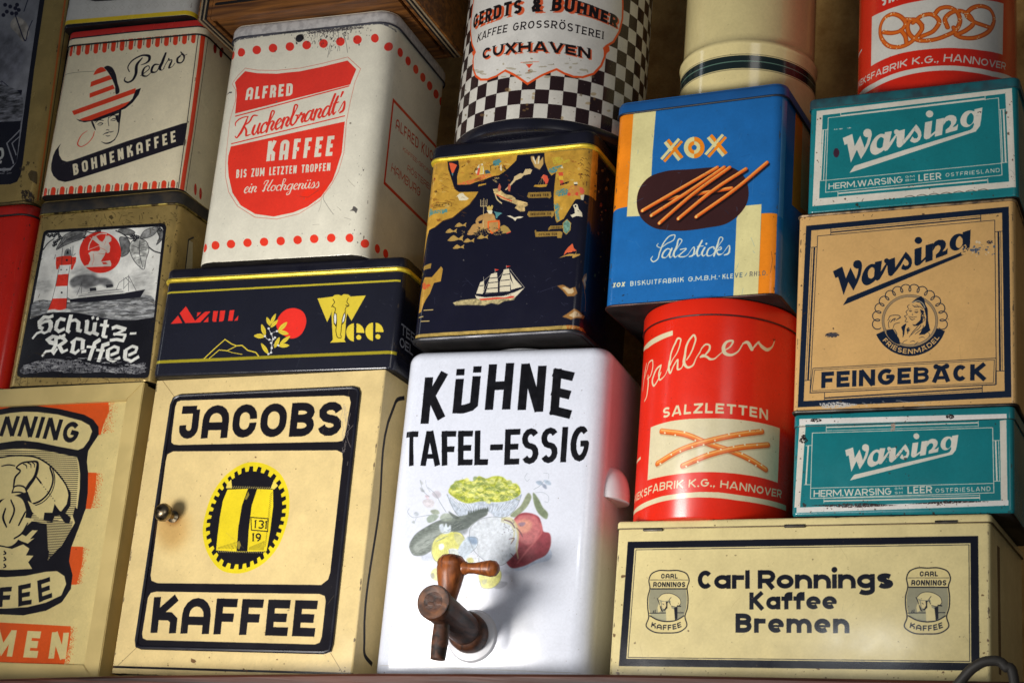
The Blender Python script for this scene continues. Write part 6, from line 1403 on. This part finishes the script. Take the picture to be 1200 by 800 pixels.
c.poly(np.array([(950, 591.5), (1010, 589), (1050, 592), (1000, 594.5), (965, 593)]), (44, 30, 28), rag=1); c.poly(np.array([(1062, 590.5), (1110, 586.5), (1160, 587.8), (1110, 590)]), (44, 30, 28), rag=1)
c.flecks((932, 586), (1186, 602), 110, (60, 40, 34), .9); c.flecks((932, 484), (1186, 500), 50, (60, 44, 40), .7); c.flecks((931, 490), (944, 600), 30, (60, 44, 40), .7)
c.age(.06, edge=.0024, ecol=(44, 30, 28)); T.body(b0=.0045, b1=.002, rough=(.16, .3), coat=.2, dent=.0008)
T.lid(T.fm((1060, 495.5))[0][1], out=.0007, br=.002, seam=m_plain('chipped_edge', (60, 70, 70), (.4, .6), metal=.4, vary=.6), seam_r=.0004)

# ------------------------------------------------------------------ round tins and the jar
RR = (226, 40, 16)
T = Can('snack_tin', 'round red tin with a cream panel of crossed salt sticks, on the long cream box', 'biscuit tin', (.1705, .060), .0765, .1429, .3582, RR, (835, 480), seed=31)
c = T.cv; CB = (220, 208, 170)
c.brush(["72,605,10 84,500,20 98,400,24 112,318,14", "92,470,10 118,380,14 150,295,18 172,284,18 178,320,18 168,400,20 142,462,16 120,480,14", "128,440,14 130,520,26 122,600,24 110,670,20 90,712,14",
         "264,335,20 228,362,24 188,440,26 172,510,26 186,550,22 222,505,18 262,410,16", "262,345,20 240,440,26 250,488,20 292,455,12 345,345,10", "330,390,10 352,320,18 366,220,20 410,110,22 446,55,22 466,62,18 462,110,16 430,205,14 380,285,12 355,340,16", "352,290,22 344,370,28 356,418,22 392,345,16 438,278,18 436,330,22 440,380,22 470,370,14 500,300,12",
         "492,340,10 512,230,24 530,130,24 575,50,22 606,22,22 622,50,20 606,130,18 560,235,16 530,280,14", "512,230,28 506,320,32 540,358,26 585,345,20 630,260,12 668,200,12", "662,215,10 695,150,14 735,118,20 768,128,20 768,170,22 738,212,20 715,240,18",
         "676,250,22 700,238,34 735,245,26 775,272,26 815,270,18 860,235,12 895,205,10"], CB, 745, 390, 8.889)
c.brush(["655,258,10 718,215,12 732,182,16 690,186,18 664,228,26 672,266,28 712,282,20 762,262,12 802,205,9", "802,200,9 832,190,24 868,240,28", "868,246,8 905,200,14 922,185,8", "915,190,16 945,225,28 980,244,26 1010,228,14 1034,176,9"], CB, 740, 370, 6.154)
B7 = lambda t: pts(t, 740, 370, 6.154)
c.poly(B7("82,262 85,240 105,208 180,150 298,105 298,140 190,186 120,232"), CB)
c.text("SALZLETTEN", B7("222,738 300,724 400,708 470,703 560,702 700,706 840,722 985,752"), B7("230,662 300,650 400,636 480,629 640,630 760,640 850,650 985,676"), CB, th=.22, gap=.22, style='geo')
F4 = lambda t: pts(t, 690, 500, 4)
c.poly(np.array([(762.5, 500.5), (775, 496), (787, 493), (805, 490.8), (825, 490), (845, 490), (862, 491), (890, 495), (914, 501.5), (911.5, 565.5), (890, 559), (865, 555), (840, 553), (820, 553), (805, 554), (790, 555.8), (772, 559), (758.7, 562.5)], float), CB)
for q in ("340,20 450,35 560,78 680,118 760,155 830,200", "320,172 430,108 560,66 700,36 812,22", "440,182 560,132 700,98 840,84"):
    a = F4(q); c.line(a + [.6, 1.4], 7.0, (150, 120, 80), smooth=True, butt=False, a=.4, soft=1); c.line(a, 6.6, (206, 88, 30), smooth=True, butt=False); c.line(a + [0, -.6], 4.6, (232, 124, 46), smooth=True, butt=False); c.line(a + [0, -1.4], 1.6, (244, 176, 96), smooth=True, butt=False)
    qq = sm(a, 12)
    for i in range(2, len(qq), 5): p = qq[i] + [rg.uniform(-1, 1), rg.choice([-2.6, -1, 1.5, 2.8])]; c.poly(ell(p[0], p[1], 1.2, 1.0, 7, rg.uniform(0, 90)), (240, 226, 190))
c.text("S KEKSFABRIK K.G., HANNOVER", F4("208,362 240,336 280,318 330,300 390,290 458,284 575,280 640,287 700,296 760,305 820,316 902,333"), F4("207,325 240,300 280,280 325,262 390,252 455,247 575,244 640,252 700,258 760,267 820,280 905,296"), CB, th=.19, gap=.15, style='geo')
c.poly(np.vstack([F4("205,402 240,366 290,342 340,325 430,311 520,304 610,306 700,318 800,334 925,368"), F4("925,394 800,360 700,345 610,333 520,330 430,335 340,350 290,366 245,388 205,418")]), CB)
c.line([F4("220,172 243,145")], 3.4, CB)
c.flecks((745, 380), (925, 600), 40, (120, 30, 16), .5); c.scratch((745, 380), (925, 600), 12, (240, 120, 90), 12, .3, .3); c.age(.03)
rm = m_print(c, rough=(.24, .34), coat=.12, dent=.0005)
zl = c.map((875, 372))[0][1]; zl = c.map(np.array([(835, 369)]))[0][1]; H, R = T.H, T.R
V, F, UV = lathe([(R - .004, 0), (R - .001, .0005), (R, .002), (R, H - .003), (R - .002, H - .001)], 96, cv=c, rad_u=R); link('body', V, F, rm, T.e, UV)
red_l = m_plain("red_enamel", RR, (.24, .36), vary=.05, coat=.1)
V, F, _ = lathe([(R + .0002, zl), (R + .0012, zl + .0006), (R + .0012, H - .003), (R + .0004, H - .001), (R - .002, H), (0, H)], 96); l_ = link('lid', V, F, red_l, T.e)
dk = m_plain("dark_red_seam", (60, 14, 10), (.4, .6))
V, F = tube([((R + .0012) * math.sin(a), -(R + .0012) * math.cos(a), zl) for a in np.linspace(0, 2 * math.pi, 97)], .0008, 6); link('lid_seam', V, F, dk, l_)

T = Can('coffee_tin', 'round tin with black and white chequers and orange edged white label', 'coffee tin', (-.0395, .075), .1028, .5504, .86, (206, 202, 192), (640, 80), seed=33)
c = T.cv; mp = c.map
cellw = 2 * math.pi * T.R / 44; ub = mp(np.array([(625.8, 122.)]))[0][0]
zr = [mp(np.array([(625., y)]))[0][1] for y in (138.3, 122.5, 105.0)]; ch = (zr[2] - zr[0]) / 2; zb = zr[0]
for j in range(-1, 24):
    for i in range(-30, 34):
        if (i + j) % 2 == 0: continue
        u_0, u_1 = ub + i * cellw, ub + (i + 1) * cellw; z_0, z_1 = zb + j * ch, zb + (j + 1) * ch
        c.put(c.mask([(np.array([(u_0, z_0), (u_1, z_0), (u_1, z_1), (u_0, z_1)]) - [c.u0, c.z0]) * c.res]), (40, 26, 28))
c.put(c.mask([(np.array([(-1, -1), (1, -1), (1, zb - .0006), (-1, zb - .0006)]) - [c.u0, c.z0]) * c.res]), (34, 26, 30))
G8 = lambda t: pts(t, 530, 0, 8); G9 = lambda t: pts(t, 620, 0, 8)
lab = np.vstack([G8("215,-300 208,-80 205,0 192,80 180,180 176,300 190,410 215,470 222,492 208,520 200,560 202,640 225,705 270,738 330,738 410,708 498,652 600,702 707,776"), G9("110,702 258,640 330,680 420,712 500,716 600,684 668,610 700,530 700,480 692,452 720,425 785,385 840,290 868,170 872,60 870,0 872,-80 860,-300")])
c.line(lab, 5.2, (222, 84, 34), closed=True, butt=False); c.poly(G9("700,470 722,430 752,440 756,480 730,500 712,540"), (222, 84, 34)); c.poly(G8("215,470 222,492 208,530 190,520 185,490"), (222, 84, 34)); c.poly(lab, (212, 209, 202))
GB, GT = [(554, 34.5), (574, 25), (599, 17.8), (626, 14.2), (660, 13.8), (686, 18), (702, 23.5), (723, 33)], [(555.5, 18), (574, 9.5), (598, 1.8), (626, -2), (661, -2.6), (688, 4.5), (703, 10.5), (724.5, 20)]
for d, col in ((1.7, (216, 92, 52)), (0, (26, 20, 22))): c.text("GERDTS & BÜHNER", GB, GT, col, th=.215, gap=.17, serif=True, style='serif', dx=d, dy=d * 1.1)
c.text("KAFFEE GROSSRÖSTEREI", [(559, 50), (576, 42), (594, 38), (620, 34), (650, 33.5), (674, 38.5), (690, 42), (707.5, 46.5)], [(560.5, 40.5), (577.5, 33), (594, 29), (620, 25), (650, 24.7), (674, 28.7), (690, 33), (708, 37.5)], (26, 20, 22), th=.15, gap=.22, serif=True, style='serif')
for d, col in ((1.5, (216, 92, 52)), (0, (26, 20, 22))): c.text("CUXHAVEN", [(565, 70), (580, 66), (595, 63), (611, 61.3), (636, 61), (650, 61.8), (663, 63), (678, 66.5), (692, 69)], [(566, 57.5), (580, 53.7), (593, 51.2), (610, 49.8), (633, 49), (648, 49.5), (663, 52), (678, 54.5), (692, 57)], col, th=.24, gap=.2, serif=True, style='serif', dx=d, dy=d)
c.line([G8("640,588 815,581")], .5, (216, 84, 52)); c.poly(G8("690,604 757,599 720,642"), (216, 74, 44)); c.poly(G8("708,655 730,655 716,684"), (216, 84, 52), rag=.5)
for _ in range(26):
    x, y = rg.uniform(555, 700), rg.uniform(71, 92); c.poly(ell(x, y, rg.uniform(1, 7), rg.uniform(.4, 1.8), 10, rg.uniform(-10, 10)), (130, 116, 84), rag=1.0, a=.45, soft=.6)
c.flecks((540, 60), (750, 140), 110, (96, 84, 60), .8, .6); c.flecks((540, 90), (750, 135), 40, (200, 196, 186), .6, .7)
for _ in range(14): x, y = rg.uniform(545, 735), rg.uniform(100, 140); c.poly(ell(x, y, rg.uniform(1.5, 4), rg.uniform(1, 2.5), 10), (150, 120, 70), rag=1.0, a=.5, soft=1)
c.age(.07)
H, R = T.H, T.R
V, F, UV = lathe([(R, zb - .0005), (R, H)], 112, cv=c, rad_u=R); link('body', V, F, m_print(c, rough=(.18, .3), dent=.0006), T.e, UV)
V, F, _ = lathe([(R - .006, .0), (R - .003, 0), (R + .0002, .0020), (R + .0008, .004), (R + .0008, zb - .0015), (R - .0002, zb), (R - .002, zb + .001)], 112); link('base_rim', V, F, navy_m, T.e)

T = Can('enamel_jar', 'plain cream enamel jar with dark double band, standing on the blue tin', 'jar', (.1783, .085), .0700, .5810, .88, (214, 198, 142), (872, 60), seed=35)
c = T.cv; f_ = lambda x, y: c.map(np.array([(x, y)]))[0][1]; za, zb_, zc = f_(872, 65.5), f_(872, 80.5), f_(872, 50)
def zband(z0, z1, col, a=1): c.put(c.mask([(np.array([(-1, z0), (1, z0), (1, z1), (-1, z1)]) - [c.u0, c.z0]) * c.res]), col, a=a)
zband(zb_, za, (22, 34, 34)); zband((za + zb_) / 2 + .0002, (za + zb_) / 2 + .0012, (96, 128, 112)); zband(za + .0010, za + .0016, (70, 66, 50)); zband(zb_ - .0016, zb_ - .0010, (70, 66, 50)); c.age(.04)
H, R = T.H, T.R
pr = [(R - .006, 0), (R - .001, .001), (R + .001, .004), (R + .001, zc - .004), (R + .0022, zc - .002), (R + .0026, zc), (R + .0012, zc + .003), (R - .0005, zc + .006), (R - .0012, zc + .012), (R - .001, H)]
V, F, UV = lathe(pr, 96, cv=c, rad_u=R); link('body', V, F, m_print(c, rough=(.12, .2), coat=.6, dent=.0004), T.e, UV)

T = Can('snack_tin', 'round red tin with white panel of linked pretzels, top right corner', 'biscuit tin', (.3771, .070), .0772, .5543, .84, (206, 36, 16), (1098, 60), seed=37)
c = T.cv; X = lambda t: pts(t, 900, 0, 4); WC = (206, 202, 192)
c.poly(X("487,80 540,55 600,32 660,15 720,4 800,-6 900,-8 1000,0 1104,18 1100,258 1040,243 1000,238 950,231 900,228 860,226 800,228 740,233 680,240 620,252 560,272 520,290 483,312"), WC)
for w, col in ((5.4, (170, 66, 16)), (3.2, (216, 104, 28))):
    c.line(X("540,152 580,156 625,142 645,112 622,80 582,68 545,88 526,130 532,180 562,214 612,222 662,204 700,168 722,132 700,98 672,94 655,120 664,162 700,188 760,190 830,170 882,140 900,100 888,60 850,36 802,44 780,70"), w, col, smooth=True, butt=False)
    c.line(X("622,142 642,168 650,206"), w, col, smooth=True, butt=False); c.line(X("680,108 720,76 770,70 802,100 780,142 720,172"), w, col, smooth=True, butt=False); c.line(X("645,92 700,100 722,120"), w, col, smooth=True, butt=False)
    c.line(X("842,130 830,90 860,60 910,54 950,80 962,110 930,142 880,165"), w, col, smooth=True, butt=False); c.line(X("870,130 890,170 930,180 982,175 1042,140 1060,90 1040,45 990,30 950,44 930,70 960,100 1010,120 1045,132"), w, col, smooth=True, butt=False)
for _ in range(80):
    p = X("540,152 545,88 582,68 645,112 532,180 612,222 700,168 672,94 700,188 830,170 900,100 850,36 780,70 720,76 802,100 830,90 910,54 962,110 982,175 1060,90 990,30 930,70 1010,120 760,190 562,214 882,140")[rg.randrange(26)] + [rg.gauss(0, 2.5), rg.gauss(0, 2)]; c.poly(ell(p[0], p[1], .8, .6, 6), (232, 214, 170))
c.text("S KEKSFABRIK K.G., HANNOVER", X("416,421 450,392 500,364 560,340 615,320 670,305 760,297 850,290 900,293 950,300 1020,310 1113,329"), X("413,392 447,364 500,334 555,310 610,290 660,276 760,262 850,254 900,257 950,264 1020,276 1116,296"), WC, th=.19, gap=.15, style='geo')
c.poly(X("428,443 500,388 560,358 620,337 700,320 800,309 880,309 950,316 1050,335 1145,364 1145,388 1050,360 950,340 880,332 800,332 700,343 620,362 540,392 480,425 450,443"), WC)
c.text("SALZ", X("535,32 660,-14"), X("530,-20 655,-62"), WC, th=.22, gap=.2, style='geo'); c.line([X("418,274 440,234")], 2.6, WC); c.age(.04)
H, R = T.H, T.R
V, F, UV = lathe([(R - .004, 0), (R, .002), (R, H)], 96, cv=c, rad_u=R); link('body', V, F, m_print(c, rough=(.16, .26), coat=.5), T.e, UV)
V, F = tube([((R + .0004) * math.sin(a), -(R + .0004) * math.cos(a), .0012) for a in np.linspace(0, 2 * math.pi, 97)], .0012, 6); link('base_rim', V, F, black_m, T.e)

# ------------------------------------------------------------------ left edge and top row
T = Tin('lidded_tin', 'plain scratched red tin at the left edge, below the tall gold tin', 'tin', (-.7560, -.004), 0, .188, .14, .3055, .5320, None, (214, 36, 22), seed=39, r=.018)
c = T.cv; c.scratch((-20, 300), (40, 450), 24, (240, 110, 90), 14, .4, .35, 100); c.flecks((0, 240), (42, 450), 40, (110, 30, 20), .5); c.age(.04, edge=.002, ecol=(40, 20, 18)); T.body(rough=(.2, .32), coat=.3)
z = T.fm((20, 252))[0][1]; ld = T.lid(z, out=.0012, br=.004, mat=m_plain("worn_red_lid", (196, 30, 18), (.25, .4), vary=.2, sc=50, col2=(140, 24, 18)), seam=black_m, seam_r=.0013)
T = Tin('coffee_tin', 'tall gold tin with black edged grey picture, top left corner', 'coffee tin', (-.7640, -.004), 0, .196, .14, .5320, .86, None, (178, 152, 92, .4), seed=41, r=.012)
c = T.cv
c.poly(np.array([(-120, -60), (62, -60), (51.5, 5), (40, 82), (26.5, 192), (24, 205), (20, 213), (12, 216), (-150, 222)], float), (22, 22, 34)); c.poly(np.array([(-120, -60), (55, -60), (46.5, 0), (35, 80), (22, 175), (19.5, 190), (12, 200), (-150, 206)], float), (140, 140, 146), noise=.1, cell=12)
def Gg(pt, col, **k): c.poly(np.array(pt, float), col, smooth=True, **{**dict(soft=1.5, noise=.25, cell=8), **k})
Gg([(-50, 30), (10, 40), (30, 60), (20, 90), (-20, 110), (-60, 90)], (110, 110, 118), a=.8, soft=6)
Gg([(18, 20), (30, 26), (34, 40), (28, 49), (20, 40), (12, 30)], (168, 160, 150), soft=.6); c.line(np.array([(18, 18), (22, 30), (30, 48), (33, 36), (38, 24)]), 1.2, (34, 34, 60), smooth=True); c.line(np.array([(28, 14), (32, 2), (40, -20)]), 1.2, (34, 34, 60), smooth=True)
for x, y in ((8, 14), (12, 8), (18, 10), (14, 16), (20, 6), (6, 6), (4, 18), (19, 16), (22, 12)): c.poly(ell(x, y, 2.4, 2.4, 10), (30, 30, 52))
c.poly(np.array([(-30, 108), (0, 107), (26, 105.5), (25, 112), (-30, 113)], float), (24, 24, 40)); c.line([np.array([(2, 95), (3, 107)]), np.array([(2, 95), (-14, 106)]), np.array([(2, 95), (14, 105)])], .6, (40, 40, 60))
Gg([(-60, 114), (26, 113), (24, 145), (-60, 148)], (100, 100, 106), cy=2, noise=.6, soft=.6); c.poly(np.array([(-60, 146), (24.5, 142), (21, 175), (19.5, 190), (12, 197), (-60, 200)], float), (24, 24, 38))
c.line(np.array([(24, 152), (8, 168), (16, 192)]), 1.5, (150, 150, 156)); c.line(np.array([(23, 160), (14, 168), (19, 182)]), 1.2, (150, 150, 156)); c.line(np.array([(-8, 178), (2, 175), (3, 183), (-6, 190), (2, 190)]), 3, (196, 196, 190), smooth=True)
c.scratch((-40, 196), (14, 206), 30, (150, 150, 152), 8, .9, .7, -4); c.flecks((24, 190), (44, 235), 50, (60, 50, 34), 1.1); c.poly(np.array([(24, 223), (34, 222), (42, 228), (40, 236), (26, 234)], float), (50, 40, 34), rag=1.2)
T.side((60, 100)); c.line([np.array([(80, -20), (44, 235)])], 2.2, (190, 90, 40), a=.8); c.line([np.array([(84, -20), (47, 235)])], 1.4, (70, 70, 50)); c.line([np.array([(92, -20), (52, 235)])], 3.0, (26, 30, 50))
T.front(); c.age(.10, edge=.002, ecol=(54, 44, 26)); T.body(b0=.0025, rough=(.18, .3)); bead('base_rim', T.W, T.D, T.r, .0022, .0022, .0004, m_plain("tarnished_rim", (120, 104, 66), (.35, .55), metal=.8, vary=.6), T.e)
T = Tin('lidded_tin', 'grey white tin with a yellow stripe above the base, upper left on the sombrero tin', 'tin', (-.5600, -.020), 3, .182, .13, .7516, .90, None, (196, 194, 188), seed=43, r=.012)
c = T.cv
for i in range(14):
    for j in range(3): x, y = 100 + i * 10, 12 - j * 9 - i * .75; c.line(np.array([(x, y), (x + 3, y - 3), (x + 6, y), (x + 3, y + 3)]), .3, (150, 146, 130), closed=True, a=.5)
c.line([np.array([(70, 27.2), (240, 12.8), (280, 9.5)])], 4.6, (214, 184, 44)); c.poly(np.array([(60, 30.5), (240, 15.6), (290, 11.5), (290, 40), (60, 60)], float), (24, 24, 34))
c.poly(np.array([(103, 0), (112, 2), (130, 1), (166, -3), (166, -8), (100, -6)], float), (60, 58, 58)); c.age(.05); T.body(rough=(.18, .3))

# wooden box, seen from below
we = thing('wooden_box', 'brown wooden box with striped inlaid edges, top of the picture on the shield tin', 'wooden box', (-.3050, .0320, .7230), 1.5)
oak = m_wood("box_oak", (70, 38, 14), (140, 88, 36), (4, 46, 60), (.4, .6), .0003); ebony = m_plain("inlay_black", (22, 20, 22), (.35, .5)); maple = m_plain("inlay_pale", (150, 132, 104), (.35, .5), vary=.2)
Wb, Db, Hb = .272, .146, .16
for i in range(6):
    y0_ = -Db / 2 + .002 + i * (Db - .004) / 6; boxobj('plank', (-Wb / 2 + .022, Wb / 2 - .022, y0_ + .0004, y0_ + (Db - .004) / 6 - .0004, .0006, .005), oak, we, b=.0004)
boxobj('front_board', (-Wb / 2 + .018, Wb / 2 - .018, -Db / 2, -Db / 2 + .006, .0, Hb), oak, we, b=.001); boxobj('back_board', (-Wb / 2 + .018, Wb / 2 - .018, Db / 2 - .006, Db / 2, 0, Hb), oak, we, b=.001)
for s_ in (-1, 1):
    boxobj('side_board', tuple(sorted((s_ * (Wb / 2 - .018), s_ * Wb / 2))) + (-Db / 2, Db / 2, .0, Hb), oak, we, b=.002)
    for k, (m_, off, w) in enumerate(((maple, .0030, .0024), (ebony, .0054, .0030), (maple, .0084, .0022), (ebony, .0106, .0026))):
        x = s_ * (Wb / 2 - off - w / 2); boxobj('inlay_strip', (x - w / 2, x + w / 2, -Db / 2 - .0008, Db / 2, -.0005, .003), m_, we, b=.0003); boxobj('inlay_strip', (x - w / 2, x + w / 2, -Db / 2 - .0008, -Db / 2 + .001, .0031, Hb), m_, we, b=.0003)
boxobj('front_moulding', (-Wb / 2 + .022, Wb / 2 - .022, -Db / 2 - .0015, -Db / 2 + .001, .0165, .0195), ebony, we, b=.0005); boxobj('name_plate', (-.012, .014, -Db / 2 - .002, -Db / 2 + .001, .0135, .0225), m_plain("bronze_plate", (70, 50, 30), (.3, .5), metal=.8), we, b=.0006)
boxobj('lid', (-Wb / 2, Wb / 2, -Db / 2, Db / 2, Hb + .0002, Hb + .012), oak, we, b=.002)

# grey cable end in the lower right corner
q = sm([(.404, -.046, -.018), (.418, -.058, -.006), (.430, -.064, .006), (.443, -.066, .012), (.456, -.065, .008), (.463, -.064, -.006), (.465, -.063, -.03), (.470, -.06, -.08)], 8)
V, F = tube([tuple(v) for v in q], .0042, 14); o = link('cable', V, F, m_plain("grey_cable_rubber", (56, 52, 47), (.5, .65), vary=.3))
o['label'] = 'short loop of grey cable hanging over the shelf edge, bottom right corner'; o['category'] = 'cable'
